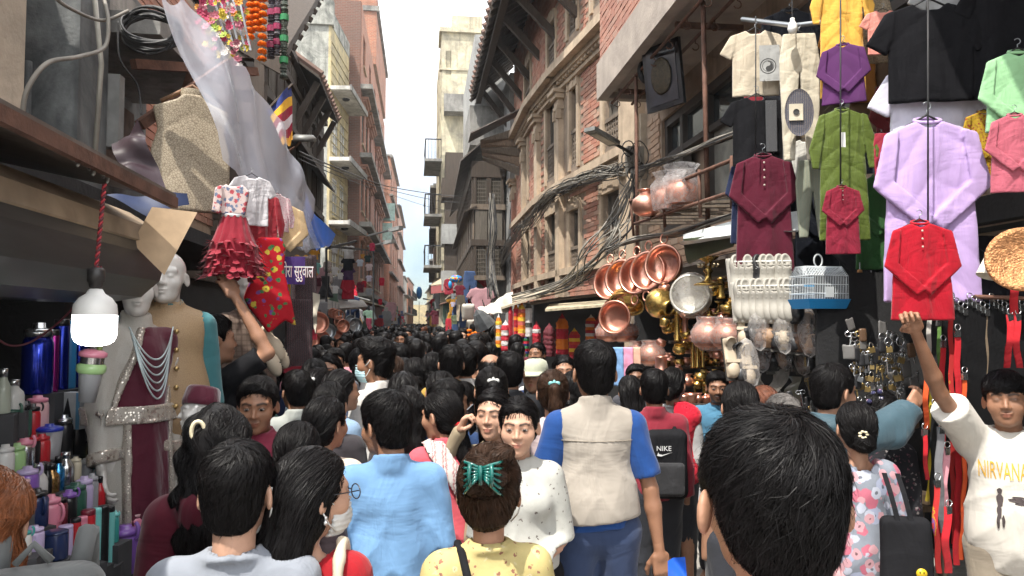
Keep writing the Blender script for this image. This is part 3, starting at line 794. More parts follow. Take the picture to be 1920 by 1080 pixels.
def window(parent,fr,h,frame,pane,nx=2,nz=1,rec=.12,fw=.05,sill=None,name='window',open_=None):
 ''
 u0,u1,z0,z1 = h[:4]; mb = MB(); o0,o1 = -rec-.03,-rec+.03
 fr.box(mb,u0,u0+fw,z0,z1,o0,o1); fr.box(mb,u1-fw,u1,z0,z1,o0,o1)
 fr.box(mb,u0+fw,u1-fw,z0,z0+fw,o0,o1); fr.box(mb,u0+fw,u1-fw,z1-fw,z1,o0,o1)
 du,dz = (u1-u0-2*fw)/nx,(z1-z0-2*fw)/nz
 for i in range(1,nx): fr.box(mb,u0+fw+du*i-fw*.35,u0+fw+du*i+fw*.35,z0+fw,z1-fw,o0+.005,o1-.005)
 for i in range(1,nz): fr.box(mb,u0+fw,u1-fw,z0+fw+dz*i-fw*.25,z0+fw+dz*i+fw*.25,o0+.008,o1-.008)
 w = mb.build(name,frame,parent)
 for i in range(nx):
  for k in range(nz):
   q = MB(); fr.box(q,u0+fw+du*i,u0+fw+du*(i+1),z0+fw+dz*k,z0+fw+dz*(k+1),-rec-.008,-rec); q.build('pane',pane,w)
 if sill is not None:
  q = MB(); fr.box(q,u0-.08,u1+.08,z0-.09,z0,-.02,.09); q.build('window_sill',sill,w)
 return w
def bricks(parent,fr,u0,u1,z0,z1,holes,m,nmax,L=.225,H=.068,J=.012,out=.014,near=lambda p: np.linalg.norm(p-EYE)):
 ''
 res = []; row = 0; z = z0
 while z+H <= z1:
  u = u0-(L+J)*(.5 if row % 2 else 0)
  while u < u1:
   a,b = max(u,u0),min(u+L,u1)
   if b-a > .05 and not any(h[0] < b and h[1] > a and h[2] < z+H and h[3] > z for h in holes): res.append((a,b,z))
   u += L+J
  z += H+J; row += 1
 res.sort(key=lambda r: near(fr.pt(r[0],r[2])))
 me = {}; rest = MB()
 for i,(a,b,z) in enumerate(res):
  o = out+random.uniform(-.004,.005)
  if i < nmax:
   k = round(b-a,2)
   if k not in me:
    q = MB(); q.box((0,-.02,0),(k,0,H)); me[k] = make_mesh('brick',*q.data())
   X = fr.u; Y = -fr.n
   M = BAS(X,Y,A(0,0,1),fr.pt(a,z,o))
   if np.linalg.det(M[:3,:3]) < 0:
    M = BAS(-X,Y,A(0,0,1),fr.pt(b,z,o))
   inst('brick',me[k],parent,m,M=M@np.array([[1,0,0,0],[0,1,0,.02],[0,0,1,0],[0,0,0,1.]]))
  else: fr.box(rest,a,b,z,z+H,-.01,o)
 if rest.n: rest.build('brickwork',m,parent,kind='stuff')
def rail(parent,name,pts,r,m,n=6): return MB().tube(pts,r,n).build(name,m,parent,smooth=True)
# ------------------------------------------------------------------ right: curved brick house with buff pilasters
def cam_xy(px,d):
 p = W(px,605,d); return (p[0],p[1])
RA,RB,RC,RD = cam_xy(1196,10.45),cam_xy(1056,13.6),cam_xy(1010,15.47),cam_xy(965,19.45)
S1,S2,S3 = Fac(RA,RB),Fac(RB,RC),Fac(RC,RD)
ornate = thing('brick_house','curved red brick house with buff pilasters and long carved eaves above the tangled cables','house',(*RA,0))
def rel(o,root=None):
 return o
ornate.location = (0,0,0)
wins = {S1: [(1070,160,1083,312,'a'),(1133,148,1163,278,'a'),(1069,388,1087,525,'a'),(1131,352,1169,490,'s'),(1066,-40,1082,62,'a'),(1112,-60,1132,8,'a')],
S2: [(1025,192,1042,338,'a'),(1027,398,1044,532,'s'),(1028,40,1042,120,'a')],S3: [(980,250,990,378,'a'),(984,430,994,540,'s'),(985,120,996,205,'a')]}
ZC,ZS = 6.45,4.36
for S,ws in wins.items():
 hs = [(*S.rect(w[:4]),w[4]) for w in ws]
 holed(S,-.02 if S is S1 else 0,S.L,2.3,9.3,hs,.2).build('wall',M_MORTAR,ornate)
 block = [(h[0]-.12,h[1]+.12,h[2]-.1,h[3]+.16) for h in hs]+[(-9,99,ZC-.30,ZC+.16),(-9,99,ZS-.16,ZS+.14)]
 if S is S1: block += [(-1,.30,0,9.9),(S.L-.28,S.L+1,0,ZC)]
 if S is S2: block += [(-1,.1,0,ZC),(S.L-.25,S.L+1,0,ZC)]
 if S is S3: block += [(-1,.18,0,ZC),(S.L-.3,S.L+1,0,ZC)]
 bricks(ornate,S,.0,S.L,2.3,9.2,block,M_BRICK,260 if S is S1 else 20)
 for h in hs:
  u0,u1,z0,z1 = h[:4]; zb = z0+(z1-z0)*.42
  sur = MB()  # moulded surround with a segmental arch
  for a,b in ((u0-.11,u0),(u1,u1+.11)): S.box(sur,a,b,z0-.05,z1-.02,-.02,.035)
  n = 7; cu = (u0+u1)/2; w = (u1-u0)/2+.12
  for i in range(n):
   t0,t1 = math.pi*i/n,math.pi*(i+1)/n; ua,ub = cu-w*math.cos(t0),cu-w*math.cos(t1); zz = z1-.03+.16*math.sin((t0+t1)/2)
   S.box(sur,ua+.004,ub-.004,z1-.05 if 0 < i < n-1 else z1-.1,zz+.05,-.02,.045+.01*(i % 2))
  sur.build('arch_surround',M_STONE,ornate)
  f = MB()
  S.box(f,u0,u0+.06,z0,z1,-.16,-.08); S.box(f,u1-.06,u1,z0,z1,-.16,-.08); S.box(f,u0+.06,u1-.06,z1-.07,z1,-.16,-.08)
  f = f.build('window',M_SHUT,ornate)
  for k,(a,b) in enumerate(((u0+.06,cu-.01),(cu+.01,u1-.06))):  # two timber leaves with raised panels
   g = MB(); S.box(g,a,b,z0,z1-.07,-.15,-.12)
   for c in range(3):
    zz = z0+(z1-z0)*(.08+.30*c); S.box(g,a+.04,b-.04,zz,zz+(z1-z0)*.24,-.125,-.105)
   g.build('shutter',M_SHUT,f)
  lt = MB(); nn = max(3,int((u1-u0)/.09))  # cast balustrade across the lower part
  S.box(lt,u0,u1,zb,zb+.06,-.06,.0); S.box(lt,u0,u1,z0,z0+.05,-.06,0)
  for i in range(nn):
   a = u0+(u1-u0)*i/nn; b = u0+(u1-u0)*(i+1)/nn; c = (a+b)/2
   S.box(lt,c-.012,c+.012,z0+.05,zb,-.04,-.015)
   for t in (.25,.5,.75):
    zz = z0+(zb-z0)*t; lt.bar(S.pt(a,zz-.06,-.03),S.pt(b,zz+.06,-.03),.018); lt.bar(S.pt(a,zz+.06,-.028),S.pt(b,zz-.06,-.028),.018)
  lt.build('balustrade',M_GWOOD,f)
 for zz,hh,oo,nm in ((ZC,.14,.32,'cornice'),(ZC-.12,.10,.18,'cornice_moulding'),(ZC-.27,.07,.09,'architrave'),(ZS,.13,.14,'string_course'),(ZS-.12,.08,.07,'string_course_moulding'),(2.75,.12,.1,'lower_string_course')):
  q = MB(); S.box(q,-.05,S.L+.05,zz-hh/2,zz+hh/2,-.03,oo); q.build(nm,M_STONE,ornate)
 dn = MB(); k = 0; u = .05
 while u < S.L-.06: S.box(dn,u,u+.08,ZC-.225,ZC-.165,-.02,.15); u += .16
 dn.build('dentil_course',M_STONE,ornate,kind='stuff')
def pilaster(S,u,w=.26,z1=ZC-.32,red=False):
 q = MB(); S.box(q,u-w/2,u+w/2,2.3,z1-.34,-.03,.10); p = q.build('pilaster',M_STONE if not red else M_BRICKP,ornate)
 c = MB()
 for a,b,o,e in ((z1-.34,z1-.27,.13,.03),(z1-.27,z1-.14,.11,.0),(z1-.14,z1-.05,.17,.06),(z1-.05,z1+.02,.22,.10)): S.box(c,u-w/2-e,u+w/2+e,a,b,-.02,o)
 S.box(c,u-w/2-.03,u-w/2+.05,z1-.52,z1-.345,.05,.14); S.box(c,u+w/2-.05,u+w/2+.03,z1-.52,z1-.345,.05,.14)
 c.build('capital',M_STONE,p)
pilaster(S2,.07); pilaster(S2,S2.L-.12); pilaster(S3,S3.L-.15,.3,ZC-.9,True); pilaster(S3,1.9,.2)
q = MB(); S1.box(q,-.35,.27,2.3,9.2,-.05,.16); q.build('corner_pier',M_STONE,ornate)
# long eaves on struts
ev = MB(); e0,e1 = A(1.38,11.6,8.2),A(1.38,21.0,8.25); w0,w1 = A(3.1,11.6,9.35),A(2.6,21.0,9.35)
ev.add([e0,e1,w1,w0,e0+A(0,0,.10),e1+A(0,0,.10),w1+A(0,0,.10),w0+A(0,0,.10)],[BOXF]); rf = ev.build('roof',M_DKWOOD,ornate)
for i in range(26):
 t = i/25; p = e0+(e1-e0)*t; q = w0+(w1-w0)*t; MB().bar(p-A(.02,0,.05),q-A(0,0,.07),.07,.09).build('rafter',M_DKWOOD,rf)
for i in range(24):
 t = i/24; p = e0+(e1-e0)*t; MB().tube([p+A(-.05,.05,.12),p+A(.3,.05,.32)],.075,7).build('roof_tile',mat('old_tile',(.16,.10,.08),.9),rf)
for t in (.10,.24,.38,.52,.66,.80,.93):
 p = e0+(e1-e0)*t; b = A(2.62+.32*(1-t)*1.2,p[1],7.0); MB().bar(b,p+A(.25,0,.08),.10,.14).build('strut',M_DKWOOD,ornate)
MB().box((1.52,11.7,8.10),(1.66,20.9,8.24)).build('eave_beam',M_DKWOOD,ornate)
# ------------------------------------------------------------------ right: near house above the shops
near = thing('shop_house','pink brick shop house with a concrete balcony and big glazed window','house')
XN = 3.05
N1 = Fac((XN,10.15),(XN,.6))
glz = [(*N1.rect((1262,85,1500,330)),)]
gl = N1.rect((1240,80,1420,345)); gz0,gz1 = 2.98,4.42
gu0,gu1 = N1.pix(1240,200)[0],8.9
holed(N1,0,N1.L,2.35,9.0,[(gu0,gu1,gz0,gz1)],.22).build('wall',M_MORTAR,near)
bricks(near,N1,.05,gu0-.04,2.4,4.6,[(.0,.42,0,9)],M_BRICKT,80)
bricks(near,N1,gu0,6.5,2.38,gz0-.06,[],M_BRICKT,150)
pl = MB(); N1.box(pl,-.1,.42,2.35,4.7,-.05,.08); pl.build('plaster_pier',M_PLASTER,near)
f = MB(); N1.box(f,gu0,gu1,gz1-.10,gz1,-.16,-.04); N1.box(f,gu0,gu1,gz0,gz0+.08,-.16,-.02); N1.box(f,gu0,gu1,gz1-.52,gz1-.45,-.15,-.05)
ug = [gu0+k for k in (.0,.55,1.35,2.9,4.4,5.9)]
for u in ug: N1.box(f,u,u+.09,gz0+.08,gz1-.10,-.155,-.045)
f = f.build('window',mat('brown_frame',(.06,.05,.045),.6),near)
for a,b in zip(ug,ug[1:]):
 q = MB(); N1.box(q,a+.09,b,gz1-.45,gz1-.10,-.12,-.11); q.build('pane',M_GLASSD,f)
 if a != ug[1]: q = MB(); N1.box(q,a+.09,b,gz0+.08,gz1-.52,-.12,-.11); q.build('pane',mat('dusty_glass',(.20,.20,.18),.22,dirt=(.32,.30,.26),spec=.6),f)
 # balcony slab, parapet of pink brick, soffit
YB0,YB1,XB = 9.05,.8,2.22
s = MB(); s.box((XB,YB1,4.72),(XN,YB0,5.02)); bal = s.build('balcony_slab',M_CONCP,near)
s = MB(); s.box((XB-.03,YB1,4.64),(XB+.09,YB0,5.10)); s.build('slab_edge',M_CONCP,bal)
s = MB(); s.box((XB+.09,YB0-.12,4.64),(XN,YB0,4.72)); s.build('slab_beam',M_CONCP,bal)
PB = Fac((XB+.03,YB0),(XB+.03,YB1)); s = MB(); PB.box(s,0,PB.L,5.1,7.4,-.2,0); s.build('parapet',M_MORTAR,near)
bricks(near,PB,0,PB.L,5.12,7.2,[],M_BRICKP,70)
PE = Fac((XB+.03,YB0),(XN,YB0+.001));
# rails with hooks under the slab
for xx in (2.36,2.62):
 rr = rail(near,'hook_rail',[A(xx,YB0-.1,4.58),A(xx,2.5,4.58)],.018,M_RUST)
 for i in range(13):
  y = 8.7-i*.48; a = np.linspace(0,4.2,7)
  MB().tube([A(xx,y,4.565)]+[A(xx+.035*math.sin(t),y,4.50+.035*math.cos(t)) for t in a],.006,5).build('hook',M_RUST,rr)
for y in (8.55,6.55): MB().bar((2.34,y,4.61),(3.0,y,4.61),.04,.05).build('rail_bracket',M_RUST,near)
rail(near,'pipe_post',[A(2.40,6.02,4.6),A(2.42,6.02,2.6)],.022,M_RUST)
rail(near,'pipe_post',[A(2.36,7.9,4.6),A(2.36,7.9,2.3)],.020,M_RUST)
t = np.linspace(0,2*math.pi,20); MB().tube([W(1211,135,8.1)+A(.085*math.cos(k)*.9,.03*math.cos(k),.105*math.sin(k)) for k in t],.03,8).build('rubber_ring',M_IRON,None,True,label='black rubber ring hung at the end of the concrete balcony',cat='ring')
# framed picture wrapped in plastic hanging under the balcony
fp = thing('framed_picture','dark framed oval picture wrapped in plastic, hung under the concrete balcony','picture',M=TR(W(1244,143,7.6),rz=math.radians(-62),rx=.12))
MB().box((-.25,-.02,-.33),(.25,.02,.33)).build('frame',mat('black_frame',(.02,.022,.026),.35),fp)
MB().box((-.2,-.026,-.28),(.2,-.02,.28)).build('backing',mat('frame_back',(.035,.04,.05),.3,coat=.5),fp)
MB().lathe([(0,0),(.13,0),(.14,.012),(.125,.018),(.0,.02)],24,TR((0,-.026,0),rx=math.pi/2,sc=(1,1.35,1))).build('oval_medallion',mat('old_gilt',(.05,.038,.022),.6,.3,.5,40,.6),fp,True)
# ------------------------------------------------------------------ shop row behind the right-hand goods (dark interiors)
row = thing('shop_row','dark shop interiors opening below the pink brick shop house','shop')
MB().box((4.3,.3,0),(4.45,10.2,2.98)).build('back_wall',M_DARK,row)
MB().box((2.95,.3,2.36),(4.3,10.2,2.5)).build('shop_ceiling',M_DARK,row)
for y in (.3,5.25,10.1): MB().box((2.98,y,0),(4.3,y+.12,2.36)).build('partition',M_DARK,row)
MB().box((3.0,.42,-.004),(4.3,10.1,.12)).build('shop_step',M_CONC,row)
MB().box((2.40,5.4,2.52),(3.04,9.6,2.55),TR(ry=.06)).build('tin_awning',M_TIN,row)
# ------------------------------------------------------------------ right: old timber bays further along
tim = thing('timber_house','weathered timber house with lattice bay windows hanging over the street','house')
TS = Fac((2.35,19.6),(2.1,33.0)); s = MB(); TS.box(s,0,TS.L,0,8.6,-1.2,0); s.build('wall',M_GREYR,tim)
BF = Fac((2.25,20.3),(1.42,20.3001)); BSd = Fac((1.42,20.3),(1.52,31.0))
s = MB(); s.box((1.46,20.34,3.05),(2.3,31.0,6.3)); s.build('bay_core',M_DKWOOD,tim)
zz = [3.0,3.12,3.95,4.12,4.95,5.1,5.85,6.3]
for k,(z0,z1) in enumerate(zip(zz,zz[1:])):
 for S in (BF,BSd):
  if k in (1,5):  # lattice rows
   n = max(2,int(S.L/.62)) if S is BF else 14; du = S.L/n
   for i in range(n):
    lt = MB(); u0,u1 = i*du+.03,(i+1)*du-.03
    m_ = 7
    for a in range(m_+1):
     tt = a/m_; lt.bar(S.pt(u0+(u1-u0)*tt,z0,.02),S.pt(u0+(u1-u0)*tt,z1,.02),.022); lt.bar(S.pt(u0,z0+(z1-z0)*tt,.024),S.pt(u1,z0+(z1-z0)*tt,.024),.022)
    lt.build('lattice',M_SHUT,tim)
    for uu in (u0,u1): q = MB(); S.box(q,uu-.035,uu+.035,z0,z1,-.02,.06); q.build('post',M_DKWOOD,tim)
  elif k in (3,):  # panelled shutters
   n = 2 if S is BF else 16; du = S.L/n
   for i in range(n): q = MB(); S.box(q,i*du+.04,(i+1)*du-.04,z0,z1,-.02,.03+.02*(i % 2)); q.build('shutter',M_GWOOD if S is BSd else M_SHUT,tim)
  else:
   q = MB(); S.box(q,-.05,S.L+.05,z0,z1,-.02,.07+.03*(k % 2)); q.build('beam',M_DKWOOD if k % 4 else M_GWOOD,tim)
for i in range(9):
 y = 20.5+i*1.25; MB().bar((2.25,y,2.2),(1.45,y,3.0),.09,.12).build('strut',M_DKWOOD,tim)
 # sagging skirt roof between the bay storeys, concrete box balcony above
s = MB(); s.add([A(1.05,20.1,6.25),A(1.15,31,6.25),A(1.6,31,6.75),A(1.6,20.1,6.75),A(1.05,20.1,6.3),A(1.15,31,6.3),A(1.6,31,6.8),A(1.6,20.1,6.8)],[BOXF]); s.build('skirt_roof',M_TIN,tim)
s = MB(); s.add([A(1.15,20.2,4.86),A(1.25,31,4.86),A(1.5,31,5.02),A(1.5,20.2,5.02),A(1.15,20.2,4.90),A(1.25,31,4.90),A(1.5,31,5.06),A(1.5,20.2,5.06)],[BOXF]); s.build('lower_skirt_roof',M_DKWOOD,tim)
MB().box((1.35,20.9,6.9),(2.6,24.4,8.05)).build('balcony_wall',M_CONC,tim)
MB().box((1.5,21.1,8.05),(2.5,27,10.2)).build('upper_storey',M_GREYR,tim)
lean = thing('lean_to_roof','collapsed plank and tin lean-to roof beside the lattice bay','roof')
a,b,c,d = W(900,262,18.6),W(972,238,18.2),W(975,330,18.6),W(905,300,19.4)
for i in range(5):
 t0,t1 = i/5,(i+.92)/5; p0,p1,q0,q1 = a+(d-a)*t0,a+(d-a)*t1,b+(c-b)*t0,b+(c-b)*t1
 n_ = A(0,-.02,-.03+.02*(i % 2)); MB().add([p0,q0,q1,p1,p0+n_,q0+n_,q1+n_,p1+n_],[BOXF]).build('plank',woodmat('raw_plank',(.24,.17,.12)) if i % 2 else M_GWOOD,lean)
MB().add([a+A(-.25,-.2,.1),b+A(0,-.3,.35),b+A(0,.6,.4),a+A(-.25,.8,.1),a+A(-.25,-.2,.13),b+A(0,-.3,.38),b+A(0,.6,.43),a+A(-.25,.8,.13)],[BOXF]).build('tin_sheet',M_TIN,lean)
# ------------------------------------------------------------------ generic far house
def house(label,a,b,side_w,z1,m,storeys,zs0,nwin,frame=M_FRAMEW,pane=M_GLASSD,slab=None,wsz=(.8,1.2),roof=True,name='house',front=None,balc=0,msill=None,sidem=None):
 t = thing(name,label,'house'); F = Fac(a,b); hs = []
 sh = (z1-zs0)/storeys
 for s_ in range(storeys):
  for i in range(nwin):
   c = F.L*(i+.5)/nwin; z = zs0+sh*s_+sh*.28; hs.append((c-wsz[0]/2,c+wsz[0]/2,z,z+wsz[1]))
 sg = 1 if a[0] > -1 and F.n[0] < 0 else -1
 hw = holed(F,0,F.L,0,z1,hs,.15,.2); hw.build('wall',m,t)
 # body of the house behind the front
 x0,x1 = a[0]-F.n[0]*.9,a[0]-F.n[0]*side_w
 q = MB(); q.box((min(a[0]-F.n[0]*.02,x1),a[1]+.01,0),(max(a[0]-F.n[0]*.02,x1),a[1]+.35,z1)); q.build('side_wall',sidem or m,t)
 q = MB(); q.box((min(x0,x1),a[1]+.35,0),(max(x0,x1),b[1],z1)); q.build('rear_block',sidem or m,t)
 for h in hs: window(t,F,h,frame,pane,2,1,sill=msill)
 for s_ in range(storeys+1):
  if slab is None: break
  z = zs0+sh*s_; q = MB(); F.box(q,-.1,F.L+.1,z-.10,z+.04,-.05,slab); q.build('slab',M_CONC,t)
 if balc:
  for s_ in range(storeys):
   z = zs0+sh*s_; q = MB(); F.box(q,.3,F.L-.3,z-.02,z+.08,-.02,balc); p = q.build('balcony',M_CONC,t)
   g = MB()
   for u in np.arange(.35,F.L-.3,.18): F.box(g,u-.012,u+.012,z+.08,z+.95,balc-.05,balc-.026)
   F.box(g,.3,F.L-.3,z+.95,z+1.0,balc-.07,balc-.01); g.build('railing',M_IRON,p)
 if roof:
  q = MB(); F.box(q,-.12,F.L+.12,z1,z1+.14,-side_w,.18); q.build('roof_edge',M_CONC,t)
 return t,F
 # ------------------------------------------------------------------ right: tall yellow tower and beyond
tw = thing('yellow_tower','tall narrow pale yellow apartment tower rising above the timber house','tower')
TF = Fac((3.4,33.4),(.86,33.4001)); TSd = Fac((.86,33.4),(.78,41.0))
hsF = [TF.rect(p) for p in ((833,95,846,140),(838,355,852,400))]
holed(TF,-.0,TF.L,0,15.1,hsF,.5).build('wall',M_CREAM,tw)
hsS = []
for k in range(6):
 for i in range(3): hsS.append((1.0+i*2.3,2.0+i*2.3,1.2+k*2.35,2.6+k*2.35))
holed(TSd,0,TSd.L,0,15.1,hsS,.15).build('wall',M_CREAM,tw)
for h in hsS: window(tw,TSd,h,M_DKWOOD,M_GLASSD)
q = MB(); q.box((hsF and .9,33.95,0),(3.4,41,15.1)); q.build('rear_block',M_CREAM,tw)
for h in hsF: q = MB(); TF.box(q,h[0],h[1],h[2],h[3],-.48,-.45); q.build('recess',M_PINKR,tw)
q = MB(); TF.box(q,-.05,TF.L+.12,15.1,15.3,-2,.15); q.build('parapet',M_CREAM,tw)
q = MB(); TF.box(q,-.05,TF.L+.10,13.35,13.45,-.3,.06); q.build('band',M_CREAM,tw)
q = MB(); u = TF.rect((848,40,905,75)); TF.box(q,u[0],u[1],15.1,16.0,-1.5,-.2); q.build('stair_head',M_CREAM,tw)
s = MB(); TF.box(s,*TF.rect((832,186,882,218)),-.02,.8); sb = s.build('water_tank_ledge',M_CONC,tw)
for z in (9.2,6.7,4.4):
 s = MB(); TSd.box(s,-.3,3.2,z-.12,z,-.02,.75); p = s.build('balcony',M_CONC,tw); g = MB()
 for u in np.arange(-.28,3.2,.14): TSd.box(g,u,u+.022,z,z+.85,.70,.722)
 for o in np.arange(0,.72,.14): TSd.box(g,-.30,-.278,z,z+.85,o,o+.022)
 TSd.box(g,-.3,3.2,z+.85,z+.9,.68,.74); TSd.box(g,-.31,-.27,z+.85,z+.9,.0,.68); g.build('railing',M_IRON,p)
for k,z in enumerate((7.3,5.3,3.3)):
 q = MB(); q.box((.85,31.6,z-.1),(1.9,33.2,z+.75)); q.build('grey_balcony',M_GREYR if k else M_DKWOOD,tw)
 q = MB(); q.box((1.0,31.8,z+.75),(1.9,33.2,z+1.9)); q.build('balcony_recess',M_DKWOOD,tw)
house('tan house with grey upper balconies just past the yellow tower',(.80,41.5),(.86,52),4,9.5,M_YEL,3,2.6,4,slab=.35,frame=M_DKWOOD)
house('pale grey narrow house far down behind the red trimmed awning',(.92,54),(1.1,72),4,8.6,M_WHITER,2,3.,5,slab=.4,frame=M_DKWOOD)
house('distant pinkish house closing the far end of the lane beside the crowd',(1.25,75),(1.6,98),4,8.2,M_PINKR,2,3.,6,slab=.5)
# ------------------------------------------------------------------ left: yellow house, brick house, far houses
yl = thing('yellow_house','yellow rendered house with white framed windows and three thin concrete canopies','house')
YF = Fac((-3.82,31.2),(-3.45,35.1)); wl = []
for z0,z1 in ((8.9,10.75),(6.35,8.0),(3.75,5.4)):
 for u in (.55,2.05): wl.append((u,u+1.0,z0,z1))
holed(YF,0,YF.L,0,14.3,wl,.15).build('wall',M_YEL,yl)
q = MB(); q.box((-7.6,31.21,0),(-3.82,31.6,14.9)); q.build('side_wall',M_YELSIDE,yl)
q = MB(); q.box((-7.5,31.6,0),(-4.75,35.2,14.2)); q.build('rear_block',M_YELSIDE,yl)
for z in np.arange(2.7,14.0,.42): q = MB(); YF.box(q,.02,YF.L,z,z+.035,-.01,.03); q.build('groove_band',M_YEL,yl)
for w in wl: window(yl,YF,w,M_FRAMEW,mat('curtain_glass',(.34,.33,.28),.15),2,1,.06,.07,M_YEL)
q = MB(); YF.box(q,3.0,3.9,8.9,10.75,.02,.07);
for z in (11.55,8.55,5.9):
 s = MB(); YF.box(s,-.1,YF.L,z,z+.16,0,.85); c = s.build('canopy',M_WHITER,yl); s = MB(); YF.box(s,-.14,YF.L+.02,z-.03,z+.2,.83,.9); s.build('canopy_edge',M_CONC,c)
 MB().lathe([(0,0),(.16,0),(.16,-.05),(.1,-.09),(0,-.1)],14,TR((-3.3,32.4,z))).build('ceiling_lamp',M_IRON,c,True)
q = MB(); q.box((-7.6,31.1,14.3),(-3.72,31.5,15.35)); q.build('parapet',M_YELSIDE,yl)
q = MB(); YF.box(q,0,YF.L,14.3,15.0,-.2,.02); q.build('parapet',M_YELSIDE,yl)
ob = thing('orange_brick_house','tall orange brick house with stacked window bays and rooftop railing','house')
OF = Fac((-2.92,35.4),(-2.92,58.0)); ol = []
for k,z in enumerate((3.2,6.5,9.8)):
 for i in range(6): ol.append((.8+i*2.6+(i//3)*2.4,2.3+i*2.6+(i//3)*2.4,z+.75,z+2.55))
holed(OF,0,OF.L,0,13.8,ol,.2).build('wall',stained('salmon_render',(.40,.185,.13),(.16,.10,.085),.9),ob)
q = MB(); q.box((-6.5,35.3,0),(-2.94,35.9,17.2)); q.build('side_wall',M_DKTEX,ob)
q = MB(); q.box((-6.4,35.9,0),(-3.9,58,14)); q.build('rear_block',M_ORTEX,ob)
uw = [(1.2+i*4.2,2.6+i*4.2,14.5,16.1) for i in range(5)]; holed(OF,0,OF.L,13.8,17.2,uw,.2).build('upper_storey',M_ORTEX,ob)
for w in uw: window(ob,OF,w,M_DKWOOD,M_GLASSD,2,1,.12,.07,M_STONE)
for k,z in enumerate((3.2,6.5,9.8,13.1)):
 q = MB(); OF.box(q,-.05,OF.L,z-.12,z+.1,-.02,.55); q.build('slab',M_CONC,ob)
for w in ol:
 window(ob,OF,w,mat('green_frame',(.10,.12,.11),.5),M_GLASSB,2,2,.1,.08,M_STONE)
 for i in range(3): q = MB(); OF.box(q,w[0]-.15-.06*i,w[1]+.15+.06*i,w[3]+.06+i*.12,w[3]+.17+i*.12,-.01,.12+.1*i); q.build('window_hood',stained('salmon_hood',(.46,.25,.18),(.25,.15,.12),.5),ob)
ob2 = thing('brick_stair_tower','orange brick rooftop tower with railings behind the brick house','tower')
MB().box((-6.4,44,17.2),(-2.75,56,21.6)).build('wall',M_ORTEX,ob2)
MB().box((-6.6,43.9,20.4),(-2.6,56.2,20.7)).build('band',M_CONC,ob2)
g = MB()
for x in np.arange(-8,-3.9,.35): g.bar((x,37,17.2),(x,37,19.2),.03)
for z in (17.9,18.5,19.2): g.bar((-8,37,z),(-3.9,37,z),.035)
g.build('railing',mat('blue_rail',(.25,.28,.42),.5),ob2)
MB().box((-9,33.5,14.4),(-4.6,35.2,17.0)).build('rooftop_room',M_ORTEX,ob2)
an = thing('rooftop_antenna','thin television antenna standing on the orange brick roof','antenna',(-3.6,52,21.6))
MB().tube([(0,0,0),(0,0,2.6)],.035).build('mast',M_IRON,an)
for k,L in enumerate((1.8,1.4,1.0)): MB().bar((-L/2,0,2.5-.3*k),(L/2,0,2.5-.3*k),.04).build('crossbar',M_IRON,an)
sb = thing('roadside_billboard','pale green double sign panel projecting from the brick house','sign',(-2.75,56,9.5))
for k,(z,w) in enumerate(((0,.95),(-1.5,.8))): MB().box((-.45,-.04,z),(-.45+w*1.25,.04,z+1.3)).build('panel',mat('pale_sign',(.38,.55,.50),.3),sb);
MB().bar((-.5,0,-1.6),(-.5,0,1.4),.08).build('post',M_IRON,sb)
house('narrow brick house with tall windows past the orange one',(-2.6,61),(-2.45,74),4,15.5,M_ORTEX,4,2.8,3,slab=.25,wsz=(1.,1.5),msill=M_STONE)
house('pink edged brick house far down the crowded lane',(-2.35,75),(-2.25,92),4,13.6,M_PINKR,4,2.8,4,slab=.3)
house('white terraced house in the hazy distance',(-2.2,94),(-2.1,108),5,7.6,M_WHITER,2,3.,3,balc=.6)
house('low brick house with roof balcony near the blue balloon',(-2.0,110),(-1.4,132),6,8.4,M_ORTEX,2,3.,4,balc=.7)
q,_ = house('small ochre house at the vanishing end of the lane',(1.9,104),(1.0,140),5,7.4,M_YEL,2,3,5,slab=.4)
house('tiled ochre house blocking the far end of the lane',(2.6,150),(2.2,160),9,5.2,M_PINKR,1,2.4,2)
MB().box((-6,158,0),(6,166,5.6)).build('wall',M_YEL,thing('end_house','pale house facing up the lane at the far end','house'))
# ------------------------------------------------------------------ left: carved timber house and dark eaves
cv = thing('carved_timber_house','dark carved timber house with tiled eave beside the yellow house','house')
CF = Fac((-2.9,9.0),(-2.9,21.8))
s = MB(); CF.box(s,0,CF.L,2.4,8.0,-1.5,0); s.build('wall',woodmat('carved_wall',(.075,.055,.042)),cv)
for z0,z1,o in ((4.0,4.2,.12),(4.75,4.9,.1),(5.9,6.1,.14),(6.95,7.1,.12),(7.55,7.7,.16)):
 q = MB(); CF.box(q,-.02,CF.L+.04,z0,z1,-.02,o); q.build('beam',M_DKWOOD,cv)
for z0,z1 in ((4.2,4.75),(4.9,5.9),(6.1,6.95),(7.1,7.55)):
 for i in range(16):
  u = .1+i*.8
  if u+.7 > CF.L: break
  q = MB(); CF.box(q,u,u+.68,z0+.04,z1-.04,-.02,.05)
  for k in range(5): CF.box(q,u+.06+.12*k,u+.12+.12*k,z0+.1,z1-.1,.05,.08)
  q.build('carved_panel',M_DKWOOD if i % 3 else M_SHUT,cv)
EF = Fac((-2.9,21.8),(-5.5,21.8001));
s = MB(); s.add([A(-2.28,16.6,7.25),A(-2.28,20.4,7.25),A(-3.3,20.4,8.0),A(-3.3,16.6,8.0),A(-2.28,16.6,7.33),A(-2.28,20.4,7.33),A(-3.3,20.4,8.1),A(-3.3,16.6,8.1)],[BOXF]); rf = s.build('eave_roof',M_DKWOOD,cv)
for i in range(13): y = 16.65+i*.305; MB().tube([A(-2.23,y,7.36),A(-3.2,y,8.05)],.085,6).build('roof_tile',mat('old_tile',(.16,.10,.08),.9),rf)
